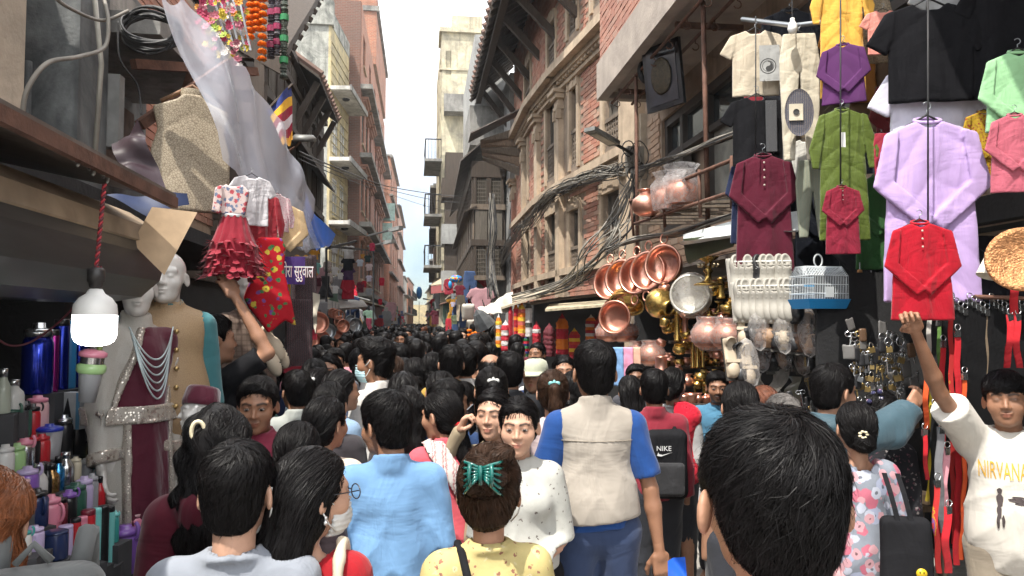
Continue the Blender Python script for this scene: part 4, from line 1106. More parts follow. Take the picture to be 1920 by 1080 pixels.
s = MB(); s.add([A(-2.45,13,5.5),A(-2.45,21.3,5.5),A(-2.95,21.3,5.9),A(-2.95,13,5.9),A(-2.45,13,5.56),A(-2.45,21.3,5.56),A(-2.95,21.3,6.0),A(-2.95,13,6.0)],[BOXF]); s.build('lower_eave',M_DKWOOD,cv)
for i in range(4): y = 16.9+i*1.1; MB().bar((-2.85,y,6.3),(-2.36,y,7.25),.1,.13).build('strut',M_DKWOOD,cv)
# nearer brick wall with a black timber roof edge
lb = thing('left_brick_house','old brick house with black timber eave behind the flower garlands','house')
LF = Fac((-2.55,5.4),(-2.55,9.4))
s = MB(); LF.box(s,0,LF.L,2.6,5.4,-.9,0); s.build('wall',M_MORTAR,lb)
bricks(lb,LF,.9,LF.L,3.0,5.35,[],M_BRICK,180)
s = MB(); e0,e1 = A(-1.75,8.9,5.15),A(-1.95,12.8,7.5)
s.add([A(-1.75,9.3,4.95),A(-1.78,13.2,7.6),A(-2.8,13.4,8.2),A(-2.8,9.4,5.6),A(-1.75,9.3,5.1),A(-1.78,13.2,7.75),A(-2.8,13.4,8.35),A(-2.8,9.4,5.75)],[BOXF]); rf = s.build('roof_slope',M_DKWOOD,lb)
for i in range(9): t = i/8; p = A(-1.72,9.3,4.93)+t*A(-.03,3.9,2.65); MB().bar(p,p+A(-1.05,.1,.6),.06,.08).build('rafter',M_DKWOOD,rf)
for x in (-2.0,-2.4,-2.75): MB().box((x-.06,9.3,2.6),(x+.06,9.5,5.4)).build('post',M_DKWOOD,lb)
for k in range(7): MB().box((-2.9,9.34,2.7+k*.4),(-1.95,9.46,2.95+k*.4)).build('board',M_DKWOOD,lb)
# ================================================================== shared goods builders
def garment_geo(pieces,t=.012,fold=.012,fk=26.,h=.010,seed=0,drape=.5):
 ''
 allp = np.concatenate([np.asarray(p[0],float) for p in pieces]); lo = allp.min(0)-.03; hi = allp.max(0)+.03
 zo = [p[1] for p in pieces]
 def f(P):
  X,Y,Z = P.T; r = None
  F2 = P*A(1,0,1)
  ff = fold*.62*(1.2*np.sin(X*fk+2.5*wob(F2,4,seed))*np.clip(-Z*1.6+.1,.05,1)+.9*(.6-np.abs(np.sin((np.abs(X)*1.0+Z*.9)*fk*.5+2*wob(F2,6,seed)))**.5)+.6*wob(F2,13,seed+2))
  ff = ff-drape*.03*np.cos(X*4)
  for p in pieces:
   d = poly2(X,Z,p[0]); tt = p[2] if len(p) > 2 else t
   g = smax(d+.004,np.abs(Y-p[1]-ff)-tt,.012)
   r = g if r is None else smin(r,g,.007)
  return r*.8
 m = fold*2.2+.03*drape+.03
 return sdf_mesh(f,(lo[0],min(zo)-m,lo[1]),(hi[0],max(zo)+m,hi[1]),h)
def P_kurta(L=.95,w=.22,hem=.25,cross=True,neck=.07):
 b = [(-neck,.0),(0,-.035),(neck,.0),(w,-.06),(w*.98,-.25),(hem,-L),(-hem,-L),(-w*.98,-.25),(-w,-.06)]
 if not cross:
  r = [(w*.80,-.04),(w+.02,-.065),(w+.13,-.42),(w+.10,-.62),(w+.02,-.62),(w*.85,-.25)]
 else: r = [(w*.70,-.045),(w+.015,-.07),(w+.085,-.36),(.055,-.60),(-.025,-.54),(w-.035,-.33)]
 l = [(-x,z) for x,z in r]
 return [(b,0.,.016),(r,-.030,.013),(l,-.038,.013)]
def P_tee(L=.66,w=.23,neck=.09):
 b = [(-neck,.0),(-neck*.5,-.035),(neck*.5,-.035),(neck,.0),(w,-.045),(w*.97,-.2),(w*.98,-L),(-w*.98,-L),(-w*.97,-.2),(-w,-.045)]
 r = [(w*.75,-.03),(w+.01,-.05),(w+.12,-.23),(w+.0,-.30),(w*.85,-.20)]
 return [(b,0.,.016),(r,-.010,.013),([(-x,z) for x,z in r],-.012,.013)]
def P_trouser(L=1.0,w=.20):
 return [([(-w*.8,0),(w*.8,0),(w,-.28),(w*.85,-L),(.06,-L),(.0,-.40),(-.06,-L),(-w*.85,-L),(-w,-.28)],0.,.022)]
def P_dress(L=.62,w=.13):
 return [([(-.05,0),(0,-.03),(.05,0),(w,-.03),(w*.8,-.25),(.26,-L),(-.26,-L),(-w*.8,-.25),(-w,-.03)],0.,.018)]
GARS = {}
def garment(label,px,py,d,kind,m,wpx=None,rz=0.,rx=0.,name='kurta',cat='kurta',hook=True,collar=True,buttons=0,group=None,seed=None,tilt=0.,**k):
 ''
 fn = dict(kurta=P_kurta,tee=P_tee,trouser=P_trouser,dress=P_dress)[kind]; gk = {a: k.pop(a) for a in ('fold','fk','h','t','drape') if a in k}
 pieces = fn(**k); seed = random.randint(0,9) if seed is None else seed
 key = (kind,tuple(sorted(k.items())),tuple(sorted(gk.items())),seed)
 if key not in GARS: GARS[key] = make_mesh(name,*garment_geo(pieces,seed=seed,**gk),True)
 xs = np.concatenate([np.asarray(p[0])[:,0] for p in pieces]); wid = xs.max()-xs.min()
 sc = 1. if wpx is None else wpx*d/FPX/wid
 o = thing(name,label,cat,M=TR(W(px,py,d),rz=rz-YAW,rx=rx,ry=tilt,sc=sc),group=group)
 inst('cloth',GARS[key],o,m)
 if collar and kind == 'kurta':
  a = np.linspace(0,2*math.pi,15); MB().tube([(.068*math.cos(q),-.004+.026*math.sin(q),.004+.018*math.sin(q)) for q in a],.0105,6).build('collar',m,o,True)
 if hook:
  MB().tube([(-.16,0,-.05),(0,0,.035),(.16,0,-.05)],.006,5).build('hanger',M_IRON,o,True)
  a = np.linspace(-1.4,2.6,8); MB().tube([(0,0,.03),(0,0,.06)]+[(.022*math.cos(q)-.0,0,.085+.022*math.sin(q)) for q in a],.0035,5).build('hanger_hook',M_STEEL,o,True)
 for i in range(buttons):
  MB().sphere((.0,-.052,-.07-.065*i),(.009,.005,.009),8).build('button',mat('button',(.5,.45,.38),.4),o,True)
 return o
def lathe_obj(name,prof,m,parent,n=20,M=None): return MB().lathe(prof,n,M).build(name,m,parent,True)
def cable(label,pts,r,m,name='cable',n=5,res=10,sag=0.,**k):
 ''
 P = np.asarray(pts,float); out = []
 for i in range(len(P)-1):
  p0,p1,p2,p3 = P[max(i-1,0)],P[i],P[i+1],P[min(i+2,len(P)-1)]
  for t in np.linspace(0,1,res,endpoint=False):
   out.append(.5*((2*p1)+(-p0+p2)*t+(2*p0-5*p1+4*p2-p3)*t*t+(-p0+3*p1-3*p2+p3)*t**3)-A(0,0,sag*4*t*(1-t)))
 out.append(P[-1]); return MB().tube(out,r,n).build(name,m,None,True,label=label,cat='cable',**k)
 # ================================================================== left: near plaster house with shop
lh = thing('plaster_house','old soot stained plaster house above the bottle shop','house')
MB().box((-2.9,.2,2.5),(-1.97,3.9,4.4)).build('plaster_pier',M_PLASTER,lh)
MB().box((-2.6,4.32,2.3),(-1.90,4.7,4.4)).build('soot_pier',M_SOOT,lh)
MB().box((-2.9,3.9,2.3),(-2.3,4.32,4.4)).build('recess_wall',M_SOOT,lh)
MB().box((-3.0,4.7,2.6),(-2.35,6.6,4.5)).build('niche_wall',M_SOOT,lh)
MB().box((-2.35,4.75,3.62),(-1.62,6.3,3.76)).build('concrete_shelf',M_CONC,lh)
MB().box((-2.35,4.75,3.76),(-2.12,6.3,4.2)).build('shelf_block',M_CONC,lh)
MB().box((-2.34,4.9,2.95),(-2.30,6.2,3.5)).build('wooden_panel',woodmat('brown_panel',(.10,.06,.045)),lh)
MB().box((-2.30,4.72,2.9),(-1.84,4.80,3.35)).build('grey_board',mat('grey_board',(.28,.28,.27),.8,dirt=(.14,.14,.14)),lh)
for x in (-2.22,-2.13): MB().tube([(x,4.25,2.3),(x,4.25,3.25)],.022).build('downpipe',M_SOOT,lh,True)
MB().bar(W(430,118,5.2),W(262,235,4.5),.05,.06).build('bracket_arm',M_RUST,lh)
MB().bar(W(250,120,4.6),W(480,135,5.6),.05,.06).build('bracket_bar',M_RUST,lh)
MB().bar(W(362,132,5.2),W(346,180,5.2),.05,.05).build('bracket_post',M_RUST,lh)
MB().tube([W(178,0,4.25),W(190,120,4.25),W(178,292,4.25)],.014,6).build('conduit',mat('pale_conduit',(.36,.34,.29),.6),lh,True)
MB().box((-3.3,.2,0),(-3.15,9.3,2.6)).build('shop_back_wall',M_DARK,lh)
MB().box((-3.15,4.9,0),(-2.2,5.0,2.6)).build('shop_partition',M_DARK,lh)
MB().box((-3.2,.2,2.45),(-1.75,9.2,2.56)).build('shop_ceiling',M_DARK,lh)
gp = mat('dark_green_panel',(.03,.037,.034),.6,dirt=(.012,.012,.012))
MB().box((-2.12,.3,0),(-2.05,3.55,1.94)).build('green_panel',gp,lh)
MB().box((-2.08,.3,1.86),(-1.96,3.6,1.93)).build('panel_rail',mat('brown_rail',(.06,.045,.04),.7),lh)
MB().box((-4.4,9.2,0),(-2.95,31,2.6)).build('ground_storey',M_DARK,lh)
# shutter housing
sh = thing('shutter_box','long rolled shutter housing above the bottle display','shutter')
prof = [(-1.22,2.285),(-1.12,2.215),(-1.10,2.11),(-1.125,2.01),(-1.20,1.94),(-1.34,1.915),(-1.66,1.92),(-1.66,2.285)]
def yext(prof,y0,y1): return MB().prism(prof,y0,y1)
MB().prism(prof,.5,3.36).build('housing',mat('shutter_steel',(.075,.085,.09),.34,.55,.35,2,.12,8,dirt=(.03,.03,.03),stretch=(1,.3,3)),sh)
MB().prism([(-1.225,2.295),(-1.112,2.22),(-1.096,2.155),(-1.108,2.15),(-1.13,2.21),(-1.23,2.28)],.5,3.28).build('board_cover',mat('brown_board',(.33,.25,.17),.85,dirt=(.15,.11,.08)),sh)
aw = thing('tin_awning','rusty sloping tin awning sheet above the shutter housing','awning')
MB().add([A(-.95,.3,2.325),A(-.95,3.0,2.305),A(-1.96,3.05,2.52),A(-1.96,.3,2.54),A(-.95,.3,2.35),A(-.95,3.0,2.33),A(-1.96,3.05,2.545),A(-1.96,.3,2.565)],[BOXF]).build('sheet',M_TIN,aw)
MB().bar((-.955,.3,2.315),(-.955,3.0,2.295),.025,.04).build('edge_strip',M_RUST,aw)
for (px,py,d) in ((143,292,2.08),(172,310,2.18),(198,325,2.28)):
 a = np.linspace(-1.2,3.6,9); c = W(px,py+6,d)
 MB().tube([c+A(0,0,.045)]+[c+A(0,.020*math.cos(q),.020*math.sin(q)) for q in a[::-1]],.0045,5).build('iron_hook',mat('hook_grey',(.3,.3,.28),.5,.5),None,True,label={143: 'leftmost grey S hook on the tin awning edge',172: 'middle grey S hook on the tin awning edge',198: 'grey hook on the awning edge where the lamp cord hangs'}[px],cat='hook',group='hooks on the tin awning')
 # lit lamp bulb
lp = thing('led_bulb','large white LED bulb glowing on a red twisted cord','lamp',W(178,600,2.2))
k_ = .118/2/.0375
lathe_obj('diffuser',[(0,-.078),(.022,-.0765),(.040,-.072),(.052,-.063),(.058,-.050),(.060,-.034),(.060,.014)],mat('bulb_glow',(.9,.9,.9),.4,emit=(1.,.97,.92),estr=13.),lp,24)
lathe_obj('housing',[(.0605,.014),(.0605,.022),(.058,.045),(.044,.066),(.026,.078),(.018,.092),(.0,.094)],mat('bulb_white',(.72,.72,.70),.45),lp,24)
lathe_obj('socket',[(.0,.094),(.014,.094),(.018,.1),(.020,.112),(.024,.114),(.024,.150),(.016,.156),(0,.158)],mat('bakelite',(.03,.028,.028),.4),lp,16)
tp = W(196,345,2.26); c0 = A(0,0,.155); c1 = tp-W(178,600,2.2); tt = np.linspace(0,1,60)
for ph,mm in ((0,mat('red_flex',(.38,.03,.04),.5)),(math.pi,mat('dark_flex',(.10,.02,.03),.5))):
 MB().tube([c0+(c1-c0)*t+A(.004*math.cos(t*70+ph),.004*math.sin(t*70+ph),0) for t in tt],.0036,5).build('cord',mm,lp,True)
cable('thin red and black cord drooping behind the lit bulb',[W(190,500,2.5),W(160,548,2.7),W(115,600,2.8),W(60,640,2.8),W(20,648,2.75),W(-10,632,2.7)],.004,mat('dark_flex',(.10,.02,.03),.5))
# cable coil, conduits
cc = thing('cable_coil','thick coil of black cable hung under the balcony ledge','cable',W(282,48,4.3))
for i in range(9):
 a = np.linspace(0,2*math.pi,28); r0 = .150+.006*(i % 3); ph = random.uniform(0,6)
 MB().tube([A((r0+.01*math.sin(2*q+ph))*math.cos(q),-.03+.008*i+.02*math.sin(q*2+ph),(r0*.66+.006*math.sin(3*q+ph))*math.sin(q)-.006*i) for q in a],.0085,5).build('loop',M_WIRE,cc,True)
cable('pale grey cable curving along the plaster pier',[W(42,210,3.2),W(52,165,3.2),W(90,118,3.3),W(150,106,3.6),W(196,88,3.9),W(203,40,4.0),W(196,0,4.1)],.011,M_WIREW)
cable('pale cable looping from the ledge towards the coil',[W(100,-8,3.6),W(130,15,3.7),W(190,38,4.0),W(240,20,4.2)],.010,M_WIREW)
cable('black wire hanging from the coil to the bracket',[W(222,40,4.2),W(225,110,4.2),W(258,160,4.3),W(265,215,4.3)],.006,M_WIRE)
# crumpled dark plastic and blue tarp on the awning end, cardboard flap
def crumple(name,label,cat,corners,m,n=18,amp=.03,sub=None,seed=0,thick=0.):
 a,b,c,d = [np.asarray(q,float) for q in corners]; u,v = np.meshgrid(np.linspace(0,1,n),np.linspace(0,1,n),indexing='ij'); u = u[...,None]; v = v[...,None]
 G = a*(1-u)*(1-v)+b*u*(1-v)+c*u*v+d*(1-u)*v; Fv = G.reshape(-1,3); nn = nrm(np.cross(b-a,d-a))
 w = (wob(Fv,14,seed)+.8*(.5-np.abs(np.sin(6*wob(Fv,7,seed+1))))+.4*wob(Fv,40,seed+2))*amp; G = (Fv+w[:,None]*nn).reshape(n,n,3)
 mb = MB(); mb.grid(G)
 if thick: mb.grid((G.reshape(-1,3)-nn*thick).reshape(n,n,3)[:,::-1])
 return mb.build(name,m,None,True,label=label,cat=cat)
M_BAG = mat('purple_plastic',(.03,.018,.024),.5,spec=.3)
crumple('plastic_wrap','crumpled dark purple plastic wrap bunched on the awning end','plastic',[W(205,265,3.1),W(262,230,3.15),W(318,365,3.1),W(225,320,3.0)],M_BAG,amp=.06)
crumple('blue_tarp_scrap','scrap of dark blue tarpaulin tucked under the awning','tarpaulin',[W(200,362,2.9),W(348,368,3.1),W(352,390,3.1),W(275,408,2.95)],mat('navy_tarp',(.008,.02,.07),.6),amp=.03)
MB().add(*[np.concatenate([[W(285,388,2.95),W(370,398,3.05),W(308,516,2.92),W(248,456,2.88)],[W(285,388,2.97),W(370,398,3.07),W(308,516,2.94),W(248,456,2.90)]]),[BOXF]]).build('cardboard_sheet',mat('cardboard',(.42,.30,.19),.8,var=.2,stretch=(1,1,1),scale=9),None,label='creased brown cardboard sheet with clear tape hanging off the awning',cat='cardboard')
# ------------------------------------------------------------------ clear and blue tarps over the clothes stall
def sheet(name,label,top,bot,m,n=36,k=14,amp=.05,seed=0):
 def line(pts):
  P = np.array([W(*p) for p in pts]); s = np.concatenate([[0],np.cumsum(np.linalg.norm(np.diff(P,axis=0),axis=1))]); t = np.linspace(0,s[-1],n)
  return np.stack([np.interp(t,s,P[:,i]) for i in range(3)],-1)
 a,b = line(top),line(bot); v = np.linspace(0,1,k)[None,:,None]; G = a[:,None]*(1-v)+b[:,None]*v
 Q = G.reshape(-1,3); sag = np.sin(np.linspace(0,math.pi,k))[None,:,None]*A(0,0,-.06)
 w = (.5-np.abs(np.sin(Q[:,1]*3+Q[:,2]*5+3*wob(Q,3,seed))))+.5*wob(Q,12,seed)
 G = G+sag+(w*amp)[:,None].reshape(n,k,1)*A(.8,-.5,.3); mb = MB(); mb.grid(G)
 return mb.build(name,m,None,True,label=label,cat='tarpaulin')
sheet('plastic_tarp','long milky clear plastic tarp sweeping down over the clothes stall',[(350,-10,4.5),(412,70,4.8),(470,150,5.2),(525,235,5.7),(566,310,6.1),(588,390,6.5),(582,450,6.5)],[(298,-10,4.0),(338,90,4.1),(392,210,4.2),(420,305,4.3),(452,345,4.6),(515,395,5.2),(570,470,6.0)],mat('clear_tarp',(.74,.78,.90),.25,var=.05,scale=3,bump=.6,bscale=7,alpha=.52,spec=.8))
sheet('plastic_tarp','sheer hanging edge of the clear tarp beside the blue tarp',[(500,330,5.4),(545,350,5.8),(580,400,6.3)],[(520,400,5.3),(560,470,5.8),(602,465,6.2)],film('sheer_tarp',(.75,.8,.9),.35,.2),14,8,.03)
sheet('blue_tarp','bright blue tarpaulin corner hanging past the clear tarp',[(570,360,6.4),(590,395,6.6),(628,440,7.0)],[(572,430,6.2),(592,472,6.4),(612,458,6.8)],mat('blue_tarp',(.015,.13,.55),.3,spec=.6),14,10,.03)
# ------------------------------------------------------------------ hung clothes on the left
def brocade(key,c1,c2,scale=60.,rough=.6,metal=0.):
 if key in MATS: return MATS[key]
 m,n,l,b = _new(key); MATS[key] = m; vec = _coord(n,l)
 v = n.new('ShaderNodeTexVoronoi'); v.feature = 'DISTANCE_TO_EDGE'; v.inputs['Scale'].default_value = scale; l.new(vec,v.inputs['Vector'])
 l.new(_ramp(n,l,v.outputs['Distance'],[(.05,c2),(.12,c1),(.3,c1)]),b.inputs['Base Color']); b.inputs['Roughness'].default_value = rough; b.inputs['Metallic'].default_value = metal
 _bump(n,l,b,v.outputs['Distance'],.3,.004); return m
def floral(key,base,cols,scale=16.,size=.30,rough=.8,leaf=(.10,.22,.06),second=True):
 ''
 if key in MATS: return MATS[key]
 m,n,l,b = _new(key); MATS[key] = m; vec = _coord(n,l); c = None
 base_c = _ramp(n,l,_noise(n,l,vec,9,4),[(.3,tuple(x*.85 for x in base)),(.7,tuple(min(1,x*1.12) for x in base))]); c = base_c
 for i,col in enumerate(cols):
  mp = n.new('ShaderNodeMapping'); mp.inputs['Location'].default_value = (i*.37,i*.71,i*.53); l.new(vec,mp.inputs[0])
  dn = n.new('ShaderNodeTexNoise'); dn.inputs['Scale'].default_value = scale*4; l.new(mp.outputs[0],dn.inputs['Vector'])
  mv = n.new('ShaderNodeVectorMath'); mv.operation = 'MULTIPLY_ADD'; mv.inputs[1].default_value = (.02,.02,.02); l.new(dn.outputs['Color'],mv.inputs[0]); l.new(mp.outputs[0],mv.inputs[2])
  v = n.new('ShaderNodeTexVoronoi'); v.inputs['Scale'].default_value = scale*(1+.23*i); l.new(mv.outputs[0],v.inputs['Vector'])
  c = _mix(n,l,_ramp(n,l,v.outputs['Distance'],[(size,1),(size+.03,0)]),c,col)
  c = _mix(n,l,_ramp(n,l,v.outputs['Distance'],[(size*.28,.9),(size*.34,0)]),c,tuple(x*.25 for x in col))
 l.new(c,b.inputs['Base Color']); b.inputs['Roughness'].default_value = rough; b.inputs['Specular IOR Level'].default_value = .25
 _bump(n,l,b,_noise(n,l,vec,12,4),.2,.02); return m
 # brocade waistcoat on its hanger
vg = [([(-.05,.04),(.05,.04),(.09,.0),(.23,-.06),(.20,-.20),(.235,-.34),(.24,-.72),(-.24,-.72),(-.235,-.34),(-.20,-.20),(-.23,-.06),(-.09,0)],0.,.03)]
wc = thing('brocade_waistcoat','cream brocade waistcoat on a hanger below the clear tarp','waistcoat',M=TR(W(360,190,4.65),rz=.32,sc=.98))
link('cloth',make_mesh('cloth',*garment_geo(vg,fold=.010,fk=14,h=.011),True),brocade('cream_brocade',(.44,.37,.27),(.24,.19,.13),66),wc)
MB().lathe([(.055,0),(.060,.03),(.055,.055)],16,TR((0,0,.02),sc=(1.2,.7,1))).build('stand_collar',brocade('cream_brocade',(.5,.4,.3),(.3,.24,.16)),wc,True)
MB().tube([(-.18,0,-.02),(0,0,.10),(.18,0,-.02)],.014,6).build('hanger',woodmat('hanger_wood',(.22,.12,.07)),wc,True)
# child's red party dress with tulle ruffles
rd = thing('party_dress','red tulle party dress with petal ruffles and floral bodice','dress',M=TR(W(440,345,4.3),rz=.15,sc=.86))
M_RED = cloth('tulle_red',(.22,.006,.02),.75,sheen=.3)
bod = [([(-.05,0),(-.03,-.02),(.03,-.02),(.05,0),(.10,-.05),(.075,-.22),(-.075,-.22),(-.10,-.05)],0.,.035),([(-.07,-.01),(-.12,-.04),(-.14,-.20),(-.08,-.22),(-.06,-.1)],-.03,.03)]
link('bodice',make_mesh('bodice',*garment_geo(bod,fold=.004,h=.009),True),floral('pink_bodice',(.62,.50,.48),[(.45,.08,.10),(.16,.20,.30)],22,.34),rd)
pr = [(.078,-.22),(.09,-.26),(.115,-.34),(.15,-.43),(.165,-.50),(.185,-.57),(.19,-.62)]; sk = MB(); n = 48; a = np.linspace(0,2*math.pi,n,endpoint=False)
V = np.array([[((r+.010*(i+1)/7*math.sin(q*12+i*.6))*math.cos(q),.8*(r+.010*math.sin(q*12+i*.6))*math.sin(q),z) for q in a] for i,(r,z) in enumerate(pr)])
V = np.concatenate([V,V[:,:1]],1); sk.grid(V); sk.build('skirt',M_RED,rd,True)
MB().lathe([(.079,-.21),(.084,-.218),(.079,-.232)],20,TR(sc=(1,.8,1))).build('silver_belt',mat('silver_trim',(.6,.6,.6),.35,.6),rd,True)
pet = MB();
for (z0,r0,cnt) in ((-.40,.145,26),(-.46,.165,30),(-.51,.18,34),(-.57,.195,36),(-.61,.20,38)):
 for i in range(cnt):
  q = 2*math.pi*i/cnt+random.uniform(-.1,.1); c = A(r0*math.cos(q),.8*r0*math.sin(q),z0+random.uniform(-.015,.015)); o_ = nrm(A(math.cos(q),math.sin(q),-.25)); s_ = A(-math.sin(q),math.cos(q),0); L = random.uniform(.035,.055)
  dn = A(0,0,random.uniform(-.03,.01))
  pet.add([c-s_*.012,c-s_*.024+o_*L*.6+dn,c+o_*L+dn*1.6+A(0,0,.008),c+s_*.024+o_*L*.6+dn,c+s_*.012],[[0,1,2,3,4]])
pet.build('petal_ruffle',cloth('ruffle_red',(.25,.008,.025),.7,sheen=.3),rd,False,kind='stuff')
garment('white satin short sleeved blouse with pink trim behind the party dress',472,330,4.5,'tee',cloth('white_satin',(.60,.58,.60),.4,spec=.5),100,rz=.7,name='blouse',cat='blouse',seed=3)
garment('deep red velvet tunic hung between the satin blouse and floral dress',490,360,4.75,'kurta',cloth('red_velvet',(.28,.008,.02),.7,sheen=.5),95,rz=.8,name='tunic',cat='tunic',L=.75,cross=False,seed=4)
fd = thing('floral_dress','long red dress printed with purple and yellow flowers','dress',M=TR(W(505,445,4.6),rz=.3))
dp = [([(-.07,0),(.07,0),(.10,-.06),(.09,-.20),(.14,-.40),(.17,-.56),(.10,-.52),(0,-.60),(-.12,-.44),(-.15,-.38),(-.085,-.18),(-.09,-.05)],0.,.04)]
link('cloth',make_mesh('cloth',*garment_geo(dp,fold=.016,fk=22,h=.011),True),floral('red_floral',(.40,.006,.016),[(.55,.42,.05),(.16,.05,.22),(.05,.16,.06)],13,.25),fd)
garment('pink and white embroidered dress beside the velvet tunic',520,365,4.95,'kurta',floral('pale_pink_emb',(.55,.40,.42),[(.6,.5,.5),(.45,.12,.18)],30,.3),70,rz=.8,name='embroidered_dress',cat='dress',L=.7,cross=False,seed=5)
garment('straw coloured woven vest hanging under the tarp edge',536,385,5.1,'kurta',brocade('straw_weave',(.50,.36,.20),(.38,.26,.14),90),85,rz=.45,name='woven_vest',cat='vest',L=.52,w=.2,hem=.22,collar=False,seed=6)
sg = thing('cloth_sign','purple cloth sign with white and red Nepali lettering','sign',M=TR(W(549,507,5.0),rz=.25-YAW))
sc_ = 5.0/FPX
MB().box((-22*sc_,0,-26*sc_),(22*sc_,.012,26*sc_)).build('panel',cloth('sign_purple',(.05,.02,.13),.6),sg)
for dx,mm,yy in ((.002,mat('sign_red',(.5,.02,.06),.5),-.003),(0,mat('sign_white',(.75,.72,.74),.5),-.006)):
 letters('lettering','दोरा सुरुवाल',.062,mm,sg,M=TR((dx+.03,yy,-dx-.01),sc=(.78,1,1.9)),depth=.001)
def shawlmat(key,base,a,b_,scale):
 if key in MATS: return MATS[key]
 m,n,l,b = _new(key); MATS[key] = m; vec = _coord(n,l)
 w = n.new('ShaderNodeTexWave'); w.wave_type = 'BANDS'; w.bands_direction = 'X'; w.inputs['Scale'].default_value = scale; w.inputs['Distortion'].default_value = 1.5; w.inputs['Detail Scale'].default_value = 12; l.new(vec,w.inputs['Vector'])
 c = _ramp(n,l,w.outputs['Fac'],[(.0,base),(.55,base),(.62,a),(.75,base),(.9,b_),(.97,base)])
 l.new(c,b.inputs['Base Color']); b.inputs['Roughness'].default_value = .9; return m
M_SHAWL = shawlmat('dark_shawl',(.022,.018,.022),(.22,.20,.20),(.16,.03,.04),22)
for i,(px,py,w,L,d) in enumerate(((566,480,44,.55,5.3),(560,560,54,.50,5.25),(584,478,18,.62,5.6))):
 g = [([(-.1,0),(.1,0),(.115,-L),(-.115,-L)],0.,.03)]; o = thing('shawl',['black patterned shawl with red border, upper of two beside the cloth sign','black patterned shawl with red hem hanging lowest beside the cloth sign','narrow black patterned scarf at the edge of the clothes stall'][i],'shawl',M=TR(W(px,py,d),rz=.35,sc=(w*d/FPX/.23,1,1)),group='shawls at the clothes stall')
 link('cloth',make_mesh('cloth',*garment_geo(g,fold=.014,fk=34,h=.011,seed=i),True),M_SHAWL,o); MB().box((-.118,-.055,-L-.02),(.118,.045,-L+.025)).build('red_border',cloth('shawl_red',(.25,.015,.03)),o)
crumple('white_scarf','cream cloth bundle hanging beside the patterned shawls','scarf',[W(586,548,5.5),W(600,552,5.5),W(592,625,5.5),W(584,600,5.5)],cloth('cream_cl',(.6,.55,.45)),10,.03)
# ------------------------------------------------------------------ flower garlands and the Buddhist flag at the top
def blob_string(name,label,px,y0,y1,d,m,r,n,jit=.3,squash=.6,cat='garland'):
 o = thing(name,label,cat,W(px,y0,d)); H = (y1-y0)*d/FPX
 MB().tube([(0,0,.02),(0,0,-H)],.003,4).build('string',M_WIREW,o)
 for i in range(n):
  z = -H*(i+.5)/n; mb = MB(); k = 14; a = np.linspace(0,2*math.pi,k,endpoint=False)
  for lay,(rr,dz) in enumerate(((1.,-.25),(.92,.05),(.7,.3))):
   V = [(0,0,z+dz*r)]+[(r*rr*(1 if j % 2 else .78)*math.cos(q+lay),r*rr*(1 if j % 2 else .78)*math.sin(q+lay),z+dz*r+r*.12*random.uniform(-1,1)-r*.1) for j,q in enumerate(a)]
   mb.add(V,[[0,j+1,(j+1) % k+1] for j in range(k)])
  mb.sphere((0,0,z),(r*.75,r*.75,r*squash*.7),8); mb.build('flower',m,o,False)
 return o
M_MARI = mat('marigold',(.78,.20,.008),.7,var=.35,scale=60)
for i,(px,y0,y1,n) in enumerate(((470,-10,75,7),(482,-10,60,6),(493,-10,118,9))): blob_string('marigold_garland',['orange marigold garland nearest the flower bunch','short middle orange marigold garland','longest orange marigold garland'][i],px,y0,y1,6.0,M_MARI,.046,n)
for i,(px,y1,c) in enumerate(((510,112,(.10,.09,.11)),(521,105,(.16,.15,.17)),(534,150,(.09,.11,.09)))):
 o = thing('tinsel_garland',['dull purple grey tinsel garland next to the marigolds','middle silver grey tinsel garland with red bands','green tipped grey tinsel garland against the timber eave'][i],'garland',W(px,-12,6.2)); H = (y1+12)*6.2/FPX
 zs = np.linspace(0,-H,120); MB().tube([(0,0,z) for z in zs],.026+.009*np.random.default_rng(i).uniform(-1,1,120),9).build('tinsel',mat('tinsel%d' % i,c,.4,.3,.5,80,.8,120),o)
 for k in range(3): MB().tube([(0,0,-H*(.25+.25*k)),(0,0,-H*(.25+.25*k)-.05)],.036,10).build('colour_band',mat('band_red',(.28,.02,.08),.5) if i != 2 else mat('band_green',(.03,.25,.09),.5),o)
fb = thing('flower_bunch','bunches of artificial red, pink and yellow flowers under the eave','flowers',W(420,55,5.7))
for k,(col,n_) in enumerate((((.40,.04,.10),26),((.55,.18,.24),22),((.60,.45,.04),20),((.62,.56,.50),14),((.30,.38,.06),12),((.55,.22,.02),8))):
 for i in range(n_):
  c = W(random.uniform(375,462),random.uniform(-8,128),5.7)-W(420,55,5.7)+A(0,random.uniform(-.15,.15),0)
  if (c[2] < -.12 and c[0] < -.05): continue
  mb = MB(); r = random.uniform(.022,.042); nn = nrm(A(random.uniform(-1,1),-1.2,random.uniform(-.6,.8))); e1_ = nrm(np.cross(nn,A(0,0,1))); e2_ = np.cross(nn,e1_)
  for j in range(7):
   q = 2*math.pi*j/7; t_ = e1_*math.cos(q)+e2_*math.sin(q); s_ = np.cross(nn,t_); mb.add([c,c+t_*r*.6-s_*r*.3+nn*r*.2,c+t_*r+nn*r*.45,c+t_*r*.6+s_*r*.3+nn*r*.2],[[0,1,2,3]])
  mb.sphere(c+nn*r*.1,r*.25,6); mb.build('flower',mat('petal%d' % k,col,.7,var=.4,scale=30),fb,False)
for i in range(5): MB().bar(W(400+i*12,-5,5.75)-W(420,55,5.7),W(430+i*10,95,5.75)-W(420,55,5.7),.014,.014).build('rod',M_STEEL,fb)
flag = thing('buddhist_flag','striped Buddhist flag in blue, yellow, maroon, white and orange','flag',W(520,215,6.4))
